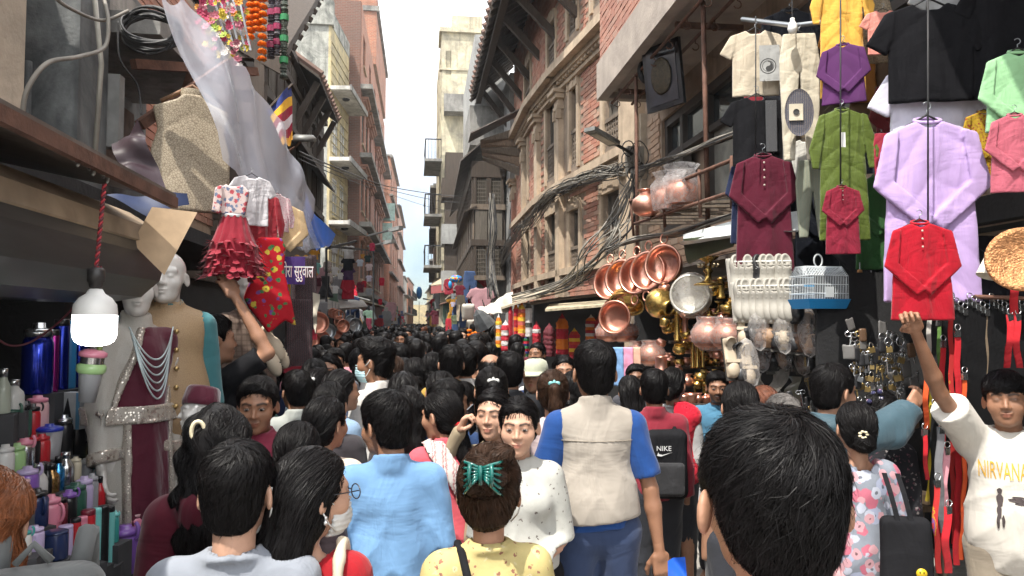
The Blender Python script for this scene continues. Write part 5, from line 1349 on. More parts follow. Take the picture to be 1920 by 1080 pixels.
fc = [(.03,.05,.22),(.75,.42,.03),(.28,.015,.04),(.62,.56,.58),(.28,.015,.04),(.70,.36,.05)]
p0,p1,p2,p3 = W(500,205,6.4),W(545,162,6.6),W(550,265,6.6),W(532,275,6.4); n_ = 6
for i in range(n_):
 t0,t1 = i/n_,(i+1)/n_; g = np.zeros((6,8,3))
 for a_ in range(6):
  t = t0+(t1-t0)*a_/5; L_,R_ = p0+(p3-p0)*t,p1+(p2-p1)*t
  for b_ in range(8): v = b_/7; g[a_,b_] = L_*(1-v)+R_*v+A(0,.04*math.sin(v*7+t*4),.015*math.sin(v*9))-W(520,215,6.4)
 mb = MB(); mb.grid(g); mb.grid(g[:,::-1]+A(0,.004,0)); mb.build('stripe',cloth('flag%d' % i,fc[i],.7),flag,True)
MB().tube([W(499,208,6.42)-W(520,215,6.4),W(548,158,6.62)-W(520,215,6.4)],.012,6).build('flag_pole',M_DKWOOD,flag)
# round street lamp on the left
sl = thing('street_lamp','round dish shaped grey street lamp in front of the carved timber house','street lamp',W(570,262,8.2))
lathe_obj('dish',[(0,.05),(.10,.055),(.132,.02),(.137,-.015),(.128,-.02),(.118,.012),(0,.03)],mat('lamp_grey',(.14,.14,.13),.5,.5),sl,24,TR(rx=.25))
lathe_obj('bulb',[(0,-.03),(.03,-.025),(.035,.01),(0,.03)],mat('dim_bulb',(.4,.4,.38),.2),sl,12)
MB().tube([(0,0,.03),(-.10,.05,-.07),(-.32,.25,-.16)],.014,6).build('arm',M_RUST,sl,True)
# ================================================================== left: bottle display
M_CHR = mat('polished_steel',(.55,.56,.57),.18,.95,.1)
def plas(col,rough=.3,metal=0.): return mat('plastic_%s_%g' % ('_'.join('%d' % (c*100) for c in col),rough),col,rough,metal,.06,4,coat=.25)
BC = dict(white=(.62,.62,.60),cream=(.60,.55,.42),sage=(.42,.46,.38),pink=(.72,.26,.36),palepink=(.70,.44,.46),green=(.36,.58,.26),dkgreen=(.03,.10,.07),teal=(.05,.32,.30),red=(.50,.02,.03),maroon=(.16,.015,.03),black=(.012,.012,.014),grey=(.30,.31,.33),purple=(.22,.10,.42),lilac=(.48,.40,.62),blue=(.01,.03,.38),sky=(.04,.26,.55),gold=(.38,.22,.08),navy=(.015,.03,.10),steel=None,peach=(.72,.36,.28),aqua=(.20,.60,.58),yellow=(.62,.42,.04),magenta=(.42,.02,.28))
def bm(c,metal=0.): return M_CHR if c == 'steel' else (mat('metallic_'+c,BC[c],.2,.8,.1,coat=.4) if metal else plas(BC[c]))
bot_n = {}
def bottle(rowname,px,pyb,hpx,wpx,X,body,lid,kind='flask',metal=0.,extra=''):
 d = X/((px-CX)/FPX*math.cos(YAW)+math.sin(YAW)); p = W(px,pyb,d); h = hpx*1.08*d/FPX; r = wpx*1.14*d/FPX/2
 bot_n.setdefault(rowname,[]).append(px); i = len(bot_n[rowname])
 o = thing('drinking_bottle','x','bottle',p,random.uniform(-.6,.6)); b = bm(body,metal); l_ = bm(lid)
 hb = h*(.80 if kind != 'slim' else .97)
 if kind == 'slim': lathe_obj('body',[(0,0),(r*.97,.0),(r,.008),(r,hb*.9),(r*.97,hb*.93)],b,o,18); lathe_obj('lid',[(r*.97,hb*.93),(r,hb*.935),(r,h*.985),(r*.92,h),(0,h)],l_,o,18)
 elif kind == 'tumbler': lathe_obj('body',[(0,0),(r*.78,0),(r*.8,.005),(r,hb),(r*.98,hb)],b,o,18); lathe_obj('lid',[(r*.98,hb),(r*1.04,hb),(r*1.04,hb+h*.08),(r*.8,h*.93),(r*.35,h*.94),(r*.33,h),(0,h)],l_,o,18)
 elif kind == 'neck': lathe_obj('body',[(0,0),(r*.95,0),(r,.006),(r,hb*.62),(r*.9,hb*.76),(r*.52,hb*.92),(r*.48,hb)],b,o,18); lathe_obj('cap',[(r*.48,hb),(r*.54,hb),(r*.54,h*.98),(r*.45,h),(0,h)],l_,o,16)
 else:
  lathe_obj('body',[(0,0),(r*.95,0),(r,.006),(r,hb*.86),(r*.93,hb*.95),(r*.8,hb)],b,o,18); lathe_obj('lid',[(r*.8,hb),(r*.92,hb),(r*.92,hb+h*.10),(r*.7,hb+h*.12),(r*.45,hb+h*.13),(r*.42,h),(0,h)],l_,o,18)
 if kind in ('handle','sport'):
  a = np.linspace(-1.45,1.45,9); R_ = h*.22 if kind == 'handle' else r*.55; cz = hb*.72 if kind == 'handle' else hb+h*.10
  MB().tube([(r*.9+R_*.55*math.cos(q),0,cz+R_*math.sin(q)) for q in a],r*.14,6).build('handle',l_ if kind == 'sport' else b,o,True)
 desc = ('metallic ' if metal else '')+body.replace('dk','dark ').replace('pale','pale ')+' '+dict(flask='flask',slim='slim tumbler',tumbler='tumbler',neck='narrow necked bottle',handle='mug with handle',sport='sport bottle')[kind]
 o['_d'] = desc+' with '+lid.replace('dk','dark ').replace('pale','pale ')+' lid'+extra; o['_r'] = rowname; o['_x'] = px
 return o
BOT = []
rows = {'back shelf by the green panel': (-1.72,[(69,738,123,46,'blue','steel','flask',1),(98,735,108,17,'magenta','black','slim',1),(113,730,122,23,'blue','black','slim',1),(130,728,118,18,'sky','sky','slim'),(147,727,112,24,'blue','black','flask',1)]),
'upper row': (-1.68,[(5,775,78,22,'sage','steel','neck'),(24,772,56,32,'white','steel','neck'),(3,838,52,16,'palepink','palepink','flask'),(20,838,72,34,'white','dkgreen','sport'),(43,830,72,24,'dkgreen','black','sport'),(60,824,62,24,'red','black','sport'),(69,802,56,34,'palepink','pink','flask')]),
'second row': (-1.62,[(8,905,66,28,'white','white','flask'),(29,900,64,28,'green','green','flask'),(44,880,54,32,'steel','pink','sport'),(62,868,48,20,'black','red','flask'),(77,868,50,26,'red','red','flask'),(91,860,60,40,'grey','blue','tumbler'),(118,856,72,28,'black','steel','flask'),(142,862,84,32,'black','black','handle'),(170,852,76,24,'black','steel','neck')]),
'third row': (-1.52,[(50,946,66,34,'purple','lilac','sport'),(72,940,66,26,'white','steel','neck'),(88,926,52,14,'black','black','neck'),(96,924,50,24,'gold','black','neck',1),(108,920,60,20,'sky','black','neck',1),(122,908,56,26,'steel','steel','neck'),(141,900,40,18,'cream','cream','flask'),(160,905,42,22,'grey','white','handle'),(179,908,52,20,'aqua','white','handle'),(206,905,62,38,'green','yellow','handle'),(228,890,48,40,'steel','black','tumbler')]),
'fourth row': (-1.42,[(16,962,62,24,'red','peach','flask'),(34,962,62,34,'peach','palepink','flask'),(64,988,66,40,'navy','black','handle'),(92,1008,74,34,'pink','pink','handle'),(108,998,64,28,'maroon','black','flask'),(127,988,64,26,'black','purple','sport'),(140,972,62,34,'dkgreen','dkgreen','flask'),(156,967,68,28,'lilac','lilac','flask'),(171,957,64,20,'grey','grey','flask'),(186,952,54,18,'red','black','neck'),(206,962,40,30,'palepink','peach','flask'),(226,980,92,38,'black','grey','tumbler'),(247,968,80,20,'sky','grey','tumbler')]),
'front row': (-1.30,[(42,1042,46,26,'white','teal','sport'),(62,1038,48,32,'lilac','lilac','flask'),(103,1048,48,38,'navy','navy','slim'),(122,1044,54,22,'lilac','lilac','slim'),(140,1046,68,16,'red','black','slim'),(152,1058,82,16,'pink','pink','slim'),(163,1056,92,22,'red','maroon','slim'),(178,1062,100,16,'aqua','aqua','slim'),(191,1064,106,18,'black','black','slim'),(205,1056,98,13,'aqua','black','slim'),(214,1016,54,14,'teal','aqua','sport'),(232,1072,80,48,'purple','purple','sport'),(252,1008,48,40,'pink','palepink','flask')])}
shelf = thing('display_stand','stepped display stand carrying the rows of drinking bottles','stand')
for rn,(X,L) in rows.items():
 for b in L: BOT.append(bottle(rn,*b[:4],X,b[4],b[5],b[6],b[7] if len(b) > 7 else 0.))
for rn in rows:
 bs = sorted([b for b in BOT if b['_r'] == rn],key=lambda b: b['_x']); od = 'first second third fourth fifth sixth seventh eighth ninth tenth eleventh twelfth thirteenth fourteenth'.split()
 for i,b in enumerate(bs): b['label'] = b['_d']+', '+od[i]+' from the left in the '+rn.split(' by')[0]; b['group'] = 'drinking bottles on the display stand'
for b in BOT:
 for k in ('_d','_r','_x'): del b[k]
for z0,z1,x0,x1 in ((0,.62,-1.36,-1.22),(0,.74,-1.47,-1.36),(0,.88,-1.57,-1.47),(0,1.02,-1.65,-1.57),(0,1.2,-2.05,-1.65)): MB().box((x0-.001,1.6,z0),(x1,3.75,z1)).build('step',mat('stand_cloth',(.05,.05,.055),.8),shelf)
for b in BOT:  # rest every bottle on its step
 x = b.location.x; top = next(z for z,lim in ((1.2,-1.65),(1.02,-1.57),(.88,-1.47),(.74,-1.36),(.62,9)) if x < lim)
 q = MB();
 if b.location.z-top > .02: q.box((-.05,-.05,top-b.location.z),(.05,.05,-.001)).build('display_block',mat('stand_cloth',(.05,.05,.055),.8),b)
bx = thing('product_box','white and blue product box with a dark triangle and red lettering below the blue bottles','box',M=TR(WX(121,770,-1.66),rz=-YAW-.25))
MB().box((-.085,0,-.085),(.085,.05,.085)).build('carton',mat('carton_white',(.55,.56,.56),.5),bx)
MB().box((.065,-.002,-.085),(.085,.0,.085)).build('blue_edge',mat('carton_blue',(.12,.30,.46),.5),bx)
MB().prism([(-.02,-.07),(.05,-.07),(.02,.06)],-.004,-.001).build('triangle_print',mat('carton_black',(.02,.02,.025),.4),bx)
letters('lettering','MOOOG',.032,mat('carton_red',(.42,.02,.03),.5),bx,M=TR((-.045,-.002,.0),ry=math.pi/2),depth=.0006)
ht = thing('hanging_tumbler','grey tumbler with pink and green rings hanging under the bulb','tumbler',M=TR(W(170,700,2.75),ry=.1))
lathe_obj('body',[(0,-.105),(.028,-.105),(.040,.0),(.040,.02)],plas((.30,.31,.33)),ht); lathe_obj('green_ring',[(.043,.0),(.050,.008),(.050,.028),(.043,.036)],plas(BC['green']),ht)
lathe_obj('steel_band',[(.040,.036),(.040,.06)],M_CHR,ht); lathe_obj('pink_ring',[(.040,.06),(.048,.064),(.048,.078),(.03,.088),(0,.09)],plas(BC['pink']),ht); MB().tube([(.02,0,.085),(.02,0,.14)],.010,6).build('strap',plas((.14,.2,.05)),ht)
# ------------------------------------------------------------------ mannequins
M_MANN = mat('mannequin_gloss',(.58,.56,.53),.22,coat=.3)
def sdf_part(f,lo,hi,h,name,m,parent): return link(name,make_mesh(name,*sdf_mesh(f,lo,hi,h),True),m,parent)
def sequins(key,base):
 if key in MATS: return MATS[key]
 m,n,l,b = _new(key); MATS[key] = m; vec = _coord(n,l)
 v = n.new('ShaderNodeTexVoronoi'); v.inputs['Scale'].default_value = 75; l.new(vec,v.inputs['Vector'])
 l.new(_ramp(n,l,v.outputs['Distance'],[(.30,(.75,.70,.62)),(.36,(.10,.05,.05)),(.44,base)]),b.inputs['Base Color']); l.new(_ramp(n,l,v.outputs['Distance'],[(.3,1),(.36,0)]),b.inputs['Metallic']); b.inputs['Roughness'].default_value = .35
 return m
def mannequin(label,px,ytop,d,H,rz,**k):
 p = W(px,ytop,d); sc = H/1.70; o = thing('mannequin',label,'mannequin',(p[0],p[1],p[2]-H),rz,sc=sc)
 return o,p[2]-H
j = pose(L=[(-.19,-.03,1.09),(-.19,.04,.86)],R=[(.19,-.03,1.09),(.19,.04,.86)]); hd = head_geo(.0055)
mq,mz = mannequin('mannequin in white brocade coat with maroon velvet sash and bead necklaces',262,480,3.55,1.93,math.pi+.85); mq.scale = (.93,1.0,1.12)
inst('body',body_mesh(j,hd,hy=-.5,h=.02),mq,M_MANN)
kw = dict(sleeve=.98,hem=.45,loose=.008,neck='high',folds=.003); tf,lo,hi = top_sdf(j,**kw); lo = lo.copy(); lo[2] = .42
def coatf(P): return np.minimum(tf(P),np.maximum(np.maximum((np.hypot(P[:,0]/1.1,P[:,1])-(.135+.05*np.clip((1-P[:,2])/.5,0,1)+.004*np.sin(np.arctan2(P[:,1],P[:,0])*9)))*.9,.45-P[:,2]),P[:,2]-1.02))
sdf_part(coatf,lo,hi,.010,'coat',brocade('white_brocade',(.50,.48,.44),(.44,.42,.38),150,.5),mq)
def arms_out(P): return np.minimum(cone(P,j['L'][0]+A(-.02,0,-.06),j['L'][2],.075,.06),cone(P,j['R'][0]+A(.02,0,-.06),j['R'][2],.075,.06))
def diag(P): return P[:,0]*.80+(P[:,2]-1.18)*.36  # sash runs from one shoulder to the opposite hip
def sash(lo_,hi_,off):
 def f(P):
  s = np.where(P[:,2] > 1.06,diag(P),P[:,0]*.95+.03*(P[:,2]-1.06)-.0); return np.maximum.reduce([coatf(P)-off,np.abs(s-(lo_+hi_)/2)-(hi_-lo_)/2,-arms_out(P)-.0,.46-P[:,2],P[:,2]-1.42,-P[:,1]-.02])
 return f
sdf_part(sash(-.10,.085,.010),lo,hi,.010,'velvet_sash',cloth('maroon_velvet',(.085,.004,.020),.6,sheen=.6),mq)
for a_,b_ in ((-.132,-.10),(.085,.112)): sdf_part(sash(a_,b_,.016),lo,hi,.009,'sequin_trim',sequins('sequin_trim',(.40,.36,.31)),mq)
sdf_part(lambda P: np.maximum.reduce([coatf(P)-.020,np.abs(P[:,2]-1.06)-.036,-arms_out(P)]),(-.26,-.2,.98),(.26,.22,1.14),.009,'sequin_belt',sequins('sequin_trim',(.4,.36,.31)),mq)
sdf_part(lambda P: np.maximum(coatf(P)-.018,np.abs(P[:,2]-.485)-.025),lo,A(hi[0],hi[1],.55),.010,'hem_trim',sequins('sequin_trim',(.4,.36,.31)),mq)
for n in 'LR': sdf_part(lambda P: np.maximum(coatf(P)-.012,np.abs((P-j[n][2])@nrm(j[n][2]-j[n][1])+.03)-.024),j[n][2]-.1,j[n][2]+.13,.008,'cuff_trim',sequins('sequin_trim',(.4,.36,.31)),mq)
for i in range(6):
 a = np.linspace(-1,1,26); z0 = 1.36-.022*i; MB().tube([(.115*t*(1-.05*i),.118+.045*(1-t*t)+.004*i,z0-(.075+.010*i)*(1-t*t)+.06*t*t) for t in a],.0042,5).build('bead_string',mat('silver_bead',(.48,.56,.58),.3,.5),mq,True)
mq2,_ = mannequin('mannequin in beige quilted waistcoat over a teal shirt, behind the velvet sash one',318,476,3.75,1.80,math.pi+.55)
inst('body',body_mesh(pose(),hd,hy=-.45,h=.02),mq2,M_MANN)
V,Fs = top_geo(pose(),.013,sleeve=.95,hem=.5,loose=.014,neck='high',folds=.003); link('shirt',make_mesh('shirt',V,Fs,True),cloth('teal_shirt',(.05,.17,.19)),mq2)
V,Fs = top_geo(pose(),.011,sleeve=0,hem=.72,loose=.034,neck='high',folds=.002); link('waistcoat',make_mesh('waistcoat',V,Fs,True),brocade('beige_quilt',(.36,.25,.14),(.30,.20,.11),110),mq2)
for i in range(5): MB().sphere((.0,.155+.004*i,1.33-.085*i),.012,8).build('button',mat('brass_button',(.45,.32,.14),.3,.8),mq2,True)
mq3,_ = mannequin('headless looking mannequin in brown plaid blazer under the red dresses',460,490,4.95,1.78,math.pi+.75); mq3.scale = (.86,.86,1.)
inst('body',body_mesh(pose(),hd,h=.02),mq3,M_MANN)
def plaid(key,base,a,b_,s):
 if key in MATS: return MATS[key]
 m,n,l,b = _new(key); MATS[key] = m; vec = _coord(n,l); c = None; sp = n.new('ShaderNodeSeparateXYZ'); l.new(vec,sp.inputs[0]); col = base; out = None
 for ax,cc in ((0,a),(2,b_)):
  mu = n.new('ShaderNodeMath'); mu.operation = 'MULTIPLY'; mu.inputs[1].default_value = s; l.new(sp.outputs[ax],mu.inputs[0]); fr = n.new('ShaderNodeMath'); fr.operation = 'FRACT'; l.new(mu.outputs[0],fr.inputs[0])
  f = _ramp(n,l,fr.outputs[0],[(.0,.75),(.18,.75),(.2,0),(.5,0),(.52,.5),(.6,.5),(.62,0)]); out = _mix(n,l,f,base if out is None else out,cc)
 l.new(out,b.inputs['Base Color']); b.inputs['Roughness'].default_value = .9; return m
V,Fs = top_geo(pose(),.011,sleeve=.95,hem=.62,loose=.026,neck='crew',folds=.004,vneck=.16); link('blazer',make_mesh('blazer',V,Fs,True),plaid('brown_plaid',(.20,.145,.115),(.10,.065,.05),(.10,.068,.055),14.),mq3)
sdf_part(lambda P: np.maximum.reduce([torso_sdf(P,pose(),.018),.10-P[:,1]*0-P[:,1]-.05,np.abs(P[:,0])-.05,1.1-P[:,2]]),(-.08,.02,1.08),(.08,.2,1.46),.009,'shirt_front',cloth('grey_shirtf',(.42,.42,.43)),mq3)
mq4,_ = mannequin('small child mannequin in maroon hat and tunic leaning beside the white coat',385,735,2.95,1.12,math.pi-1.2)
mq4.rotation_euler = (0.0,.22,math.pi-1.2); jc = pose(); inst('body',body_mesh(jc,hd,h=.018),mq4,M_MANN); V,Fs = top_geo(jc,.014,sleeve=.9,hem=.6); link('tunic',make_mesh('tunic',V,Fs,True),cloth('maroon_velvet',(.1,.004,.02)),mq4)
MB().lathe([(.098,0),(.104,.0),(.108,.03),(.098,.10),(.085,.115),(.0,.12)],22,head_M()@TR((0,-.01,.03),rx=.2)).build('hat',cloth('maroon_velvet',(.1,.004,.02)),mq4,True)
for k,(px,py,d,nm) in enumerate(((512,640,4.7,'upper'),(505,668,4.6,'middle'),(520,655,4.8,'lower right'))):
 o = thing('clog','%s cream rubber clog with holes hung beside the plaid blazer' % nm,'shoe',M=TR(W(px,py,d),rz=.5,ry=1.1,rx=.3));
 sdf_part(lambda P: np.maximum(smin(ell(P,(.05,0,.0),(.09,.048,.045)),ell(P,(-.05,0,-.01),(.07,.04,.035)),.03),-ell(P,(-.06,0,.03),(.06,.03,.035)))+.0,(-.14,-.07,-.06),(.16,.07,.07),.007,'shell',mat('clog_cream',(.55,.47,.36),.6),o)
 for i in range(5): MB().sphere((.06+.02*(i % 3),-.02+.02*(i % 3),.043-.006*(i//3)),(.006,.006,.004),6).build('hole',M_IRON,o)
 # ================================================================== right: hanging clothes
def K(*a,**k): return garment(*a,**k)
C = lambda n,c,**k: cloth('cl_'+n,c,**k)
RG = -.12
K('cream band collar shirt with grey half panel and round black and white emblem',1415,58,5.0,'tee',C('cream',(.50,.43,.33)),134,rz=RG,name='shirt',cat='shirt',seed=1,fold=.010)
em = thing('emblem_panel','grey chest panel with a round yin yang emblem on the cream shirt','patch',M=TR(W(1440,124,4.9),rz=RG-YAW))
MB().box((-.055,-.003,-.10),(.075,.0,.14)).build('panel',C('panelgrey',(.36,.36,.35)),em); e = .052
for r0,r1,mm in ((.9,1.,'k'),(.66,.72,'k')): MB().lathe([(e*r0,-.002),(e*r1,-.002),(e*r1,.0),(e*r0,0)],26,TR((0,-.004,0),rx=math.pi/2)).build('ring',mat('ink',(.04,.04,.04),.8),em)
a = np.linspace(-math.pi/2,math.pi/2,14); q = [(e*.6*math.cos(t),e*.6*math.sin(t)) for t in a]+[(e*.3*math.cos(t),e*.3+e*.3*math.sin(t)) for t in np.linspace(math.pi/2,-math.pi/2,8)]+[(-e*.3*math.cos(t),-e*.3+e*.3*math.sin(t)) for t in np.linspace(math.pi/2,-math.pi/2,8)]
MB().prism(q[::-1],-.005,-.003).build('emblem_half',mat('ink',(.04,.04,.04),.8),em); MB().lathe([(0,0),(e*.62,0)],20,TR((0,-.0025,0),rx=math.pi/2)).build('emblem_disc',C('emwhite',(.6,.58,.52)),em)
K('black tee with an embroidered grey side strip below the cream shirt',1418,182,4.95,'tee',C('black',(.012,.012,.014)),140,rz=RG,name='tee_shirt',cat='t-shirt',seed=2)
MB().box((-.035,-.004,-.17),(.035,.0,.17)).build('embroidered_strip',shawlmat('strip_emb',(.05,.05,.055),(.2,.2,.2),(.12,.13,.14),40),None,M=TR(W(1446,236,4.86),rz=RG-YAW),label='embroidered grey strip down the front of the black tee',cat='trim')
K('plain navy shirt showing at the side of the maroon kurta',1412,300,5.1,'kurta',C('navy',(.012,.02,.06)),110,rz=RG,L=.88,seed=3,name='shirt',cat='shirt')
K('long maroon speckled kurta with folded sleeves and a small green motif',1430,292,4.85,'kurta',C('maroon',(.085,.006,.020)),132,rz=RG,L=1.02,seed=4,buttons=4)
K('loose cream trousers with a striped patch pocket',1497,64,4.6,'trouser',C('creamtr',(.52,.47,.37)),74,rz=RG,name='trousers',cat='trousers',L=1.30,seed=1,fold=.016)
pk = thing('pocket_patch','striped patchwork pocket with emblem flap on the cream trousers','patch',M=TR(W(1491,212,4.46),rz=RG-YAW)); MB().lathe([(0,0),(.075,0),(.085,.004)],24,TR((.02,-.01,0),rx=math.pi/2,sc=(1,1.7,1))).build('patch',shawlmat('ethnic_stripe',(.05,.06,.09),(.22,.10,.06),(.35,.3,.24),30),pk); MB().box((-.04,-.022,-.05),(.04,-.012,.05)).build('pocket_flap',C('creamtr',(.5,.45,.36)),pk); MB().lathe([(0,0),(.018,0),(.018,.004)],14,TR((0,-.024,0),rx=math.pi/2)).build('emblem',mat('ink',(.04,.04,.04)),pk)
K('bright yellow kurta at the top beside the black tees',1575,-55,4.3,'kurta',C('yellow',(.72,.40,.07)),118,rz=RG,L=1.45,cross=False,seed=5,fold=.016)
K('purple ribbed knit kurta hung over the yellow one',1580,84,4.2,'kurta',shawlmat('purple_knit',(.085,.016,.10),(.11,.03,.13),(.07,.01,.085),60),96,rz=RG-.3,L=.72,seed=6)
K('olive green satin kurta with a white price tag',1578,206,4.15,'kurta',C('olive',(.085,.12,.018),rough=.6),128,rz=RG,L=1.35,seed=7,cross=False,fold=.018)
MB().box((-.012,-.002,-.04),(.012,.0,.04)).build('price_tag',mat('tag_white',(.7,.7,.68),.5),None,M=TR(W(1581,262,3.98),rz=-.1),label='white price tag on the olive green kurta',cat='tag')
K('small wine red child kurta below the olive green one',1578,350,4.0,'kurta',C('wine',(.20,.010,.028)),78,rz=RG,L=1.0,seed=8,buttons=3)
K('patchwork trousers hanging between the maroon and green kurtas',1522,300,4.7,'trouser',shawlmat('patchwork',(.24,.26,.20),(.12,.18,.18),(.32,.28,.20),9),62,rz=RG,name='trousers',cat='trousers',L=.95,seed=2)
K('white cotton shirt edge behind the cream trousers',1510,262,4.9,'tee',C('offwhite',(.55,.54,.5)),80,rz=RG,name='shirt',cat='shirt',seed=5)
K('large plain black tee at the top centre of the rack',1740,8,3.85,'tee',C('black2',(.010,.010,.012)),236,rz=RG,name='tee_shirt',cat='t-shirt',seed=6,L=.56)
K('pale lilac white tee between the black tee and lavender kurta',1745,122,3.9,'tee',C('lilacw',(.60,.58,.68)),240,rz=RG,name='tee_shirt',cat='t-shirt',seed=7,L=.56)
K('long lavender kurta with gathered neck',1738,228,3.7,'kurta',C('lavender',(.45,.32,.58)),212,rz=RG,L=.98,seed=8,fold=.016)
K('bright red child kurta held up by the boy',1724,418,3.42,'kurta',C('red',(.36,.004,.016)),140,rz=RG,L=.80,seed=9,buttons=3)
K('salmon pink shirt sleeve behind the large black tee',1655,20,4.2,'tee',C('salmon',(.70,.27,.22)),90,rz=RG,name='shirt',cat='shirt',seed=3)
K('tan printed tunic hanging behind the purple knit',1628,-10,4.5,'kurta',brocade('tan_print',(.30,.24,.16),(.16,.12,.08),40),90,rz=RG,L=.9,seed=3,name='tunic',cat='tunic')
K('grey marl tee at the very top edge',1800,-60,4.0,'tee',C('marl',(.36,.36,.36)),200,rz=RG,name='tee_shirt',cat='t-shirt',seed=1)
K('oversized black shirt at the upper corner of the rack',1880,-40,3.8,'tee',C('black2',(.01,.01,.012)),190,rz=RG,name='shirt',cat='shirt',seed=2,L=.85)
K('mint green kurta with embroidered placket',1908,98,3.5,'kurta',C('mint',(.28,.52,.28)),150,rz=RG-.1,L=.62,seed=4)
K('mustard yellow kurta with red paisley print',1845,210,3.75,'kurta',floral('mustard_print',(.42,.27,.02),[(.26,.05,.02),(.30,.16,.02)],26,.34),96,rz=RG,L=.80,seed=5)
K('dusty rose kurta at the edge of the rack',1902,216,3.35,'kurta',C('rose',(.42,.10,.14)),112,rz=RG-.1,L=.80,seed=6)
K('coral red lace strip between the green and lavender kurtas',1652,250,4.1,'trouser',brocade('coral_lace',(.40,.02,.05),(.28,.01,.03),60),30,rz=RG,name='tunic',cat='tunic',L=1.2,seed=4)
K('dark blue denim jacket half hidden behind the lavender kurta',1640,270,4.3,'tee',C('denim',(.03,.04,.06)),60,rz=RG,name='jacket',cat='jacket',seed=8)
for i,(px,y0,y1,d,lb) in enumerate(((1417,30,290,4.75,'cream shirt'),(1576,-10,345,3.95,'yellow and green kurtas'),(1740,-10,415,3.5,'lavender kurta'))): MB().tube([W(px,y0,d),W(px,(y0+y1)/2,d-.02),W(px,y1,d)],.004,6).build('hook_chain',M_IRON,None,True,label='dark cord of hooks hanging in front of the '+lb,cat='cord',group='display cords')
MB().tube([W(1392,36,5.2),W(1490,48,4.7),W(1640,30,4.3)],.016,8).build('rack_pole',M_STEEL,None,True,label='steel pole carrying the hanging clothes',cat='pole')
hb = thing('bare_bulb','small unlit white bulb hanging by the clothes rack','lamp',W(1486,48,4.5)); lathe_obj('bulb',[(0,-.05),(.022,-.045),(.030,-.02),(.024,.01),(.013,.03),(.013,.045),(0,.045)],mat('bulb_white',(.72,.72,.7),.4),hb,16); MB().tube([(0,0,.04),(.0,0,.3)],.004,5).build('cord',M_WIRE,hb)
for i,(px,py,d,c,w,kd,nm) in enumerate(((1480,20,5.4,(.02,.022,.03),130,'kurta','navy black tunic behind the cream trousers'),(1530,120,5.2,(.10,.075,.05),120,'kurta','brown tunic behind the purple knit'),(1470,230,5.5,(.05,.05,.055),120,'kurta','charcoal tunic behind the black tee'),(1535,330,5.2,(.012,.014,.02),120,'kurta','black tunic behind the patchwork trousers'),(1640,60,4.9,(.16,.10,.06),130,'kurta','rust brown tunic behind the salmon shirt'),(1650,330,4.7,(.03,.10,.03),120,'kurta','dark green tunic behind the lace strip'),(1690,150,4.6,(.14,.015,.02),130,'kurta','dark red tunic behind the lilac white tee'),(1810,60,4.6,(.015,.015,.018),240,'kurta','wide black coat behind the large black tee'),(1850,300,4.5,(.02,.02,.03),180,'kurta','black tunic behind the mustard kurta'),(1620,400,4.9,(.03,.03,.035),130,'kurta','dark tunic behind the wine red kurta'),(1590,20,4.9,(.30,.12,.02),120,'kurta','orange brown tunic behind the yellow kurta'),(1440,60,5.6,(.22,.02,.03),120,'kurta','crimson shirt behind the cream shirt'))): K(nm,px,py,d,kd,C('fill%d' % i,c),w,rz=RG,L=.9,seed=i % 5,name='tunic',cat='tunic')
# ================================================================== right: copper and brass shop
M_COP = mat('copper',(.78,.40,.30),.3,.88,.15,8,.12,90); M_COPD = mat('dull_copper',(.60,.28,.20),.38,.85,.2,8,.15,70); M_BRA = mat('brass',(.62,.42,.13),.24,.92,.2,10,.25,60)
M_WRAP = film('shrink_wrap',(.9,.88,.88),.30,.15)
def bowl_prof(r,dp): return [(0,0),(r*.55,.004),(r*.86,dp*.25),(r*.98,dp*.65),(r*.97,dp),(r*1.06,dp+.004),(r*1.06,dp+.016),(r*.94,dp+.014),(r*.94,dp*.66),(r*.82,dp*.28),(r*.52,.016),(0,.014)]
def aimed(p,to,roll=0):
 z = nrm(to); x = nrm(np.cross(A(0,0,1),z)); return BAS(x,np.cross(z,x),z,p)
TOP = ((1155,532,7.6),(1178,525,7.4),(1205,520,7.2),(1227,512,7.0),(1256,500,6.8)); BN = ['farthest','fourth nearest','middle','second nearest','nearest']
for i,(px,py,d) in enumerate(TOP):
 o = thing('copper_bowl','%s of the five big copper basins hanging in a row by their rings' % BN[i],'basin',M=aimed(W(px,py,d),A(-.72,-.66,.10)),group='copper basins in a row'); r = .175
 MB().lathe(bowl_prof(r,.13),32).build('basin',M_COP,o,True); a = np.linspace(0,2*math.pi,17)
 for sg in (1,-1): MB().tube([(0+.035*math.cos(q),sg*(r*1.06+.05)+.045*math.sin(q),.13) for q in a],.009,6).build('ring_handle',M_COPD,o,True)
def vessel(kind,r,m,o):
 P = dict(gagri=[(0,0),(.5,.0),(.86,.25),(1,.72),(.92,1.1),(.55,1.42),(.42,1.52),(.42,1.66),(.60,1.74),(.62,1.78),(.40,1.76)],pot=[(0,0),(.7,0),(.95,.3),(1,.8),(.8,1.1),(.72,1.2),(.86,1.3),(.7,1.3)],kalash=[(0,0),(.45,0),(.4,.08),(.35,.18),(.75,.4),(1,.85),(.8,1.2),(.5,1.4),(.48,1.55),(.75,1.75),(.7,1.78)],cup=[(0,0),(.75,0),(.8,.05),(1,1.1),(1.08,1.5),(.98,1.48)],lamp=[(0,0),(1,0),(.95,.1),(.6,.2),(.25,.35),(.2,.8),(.35,1.0),(.2,1.2),(.2,1.6),(.7,1.9),(.75,2.),(0,2.)],box=[(0,0),(.8,0),(.82,.9),(.9,.95),(.85,1.1),(.4,1.35),(.15,1.4),(.18,1.6),(0,1.65)])[kind]
 return MB().lathe([(x*r,z*r) for x,z in P],20).build(dict(gagri='pot_body',pot='pot_body',kalash='vase_body',cup='cup_body',lamp='lamp_body',box='jar_body')[kind],m,o,True)
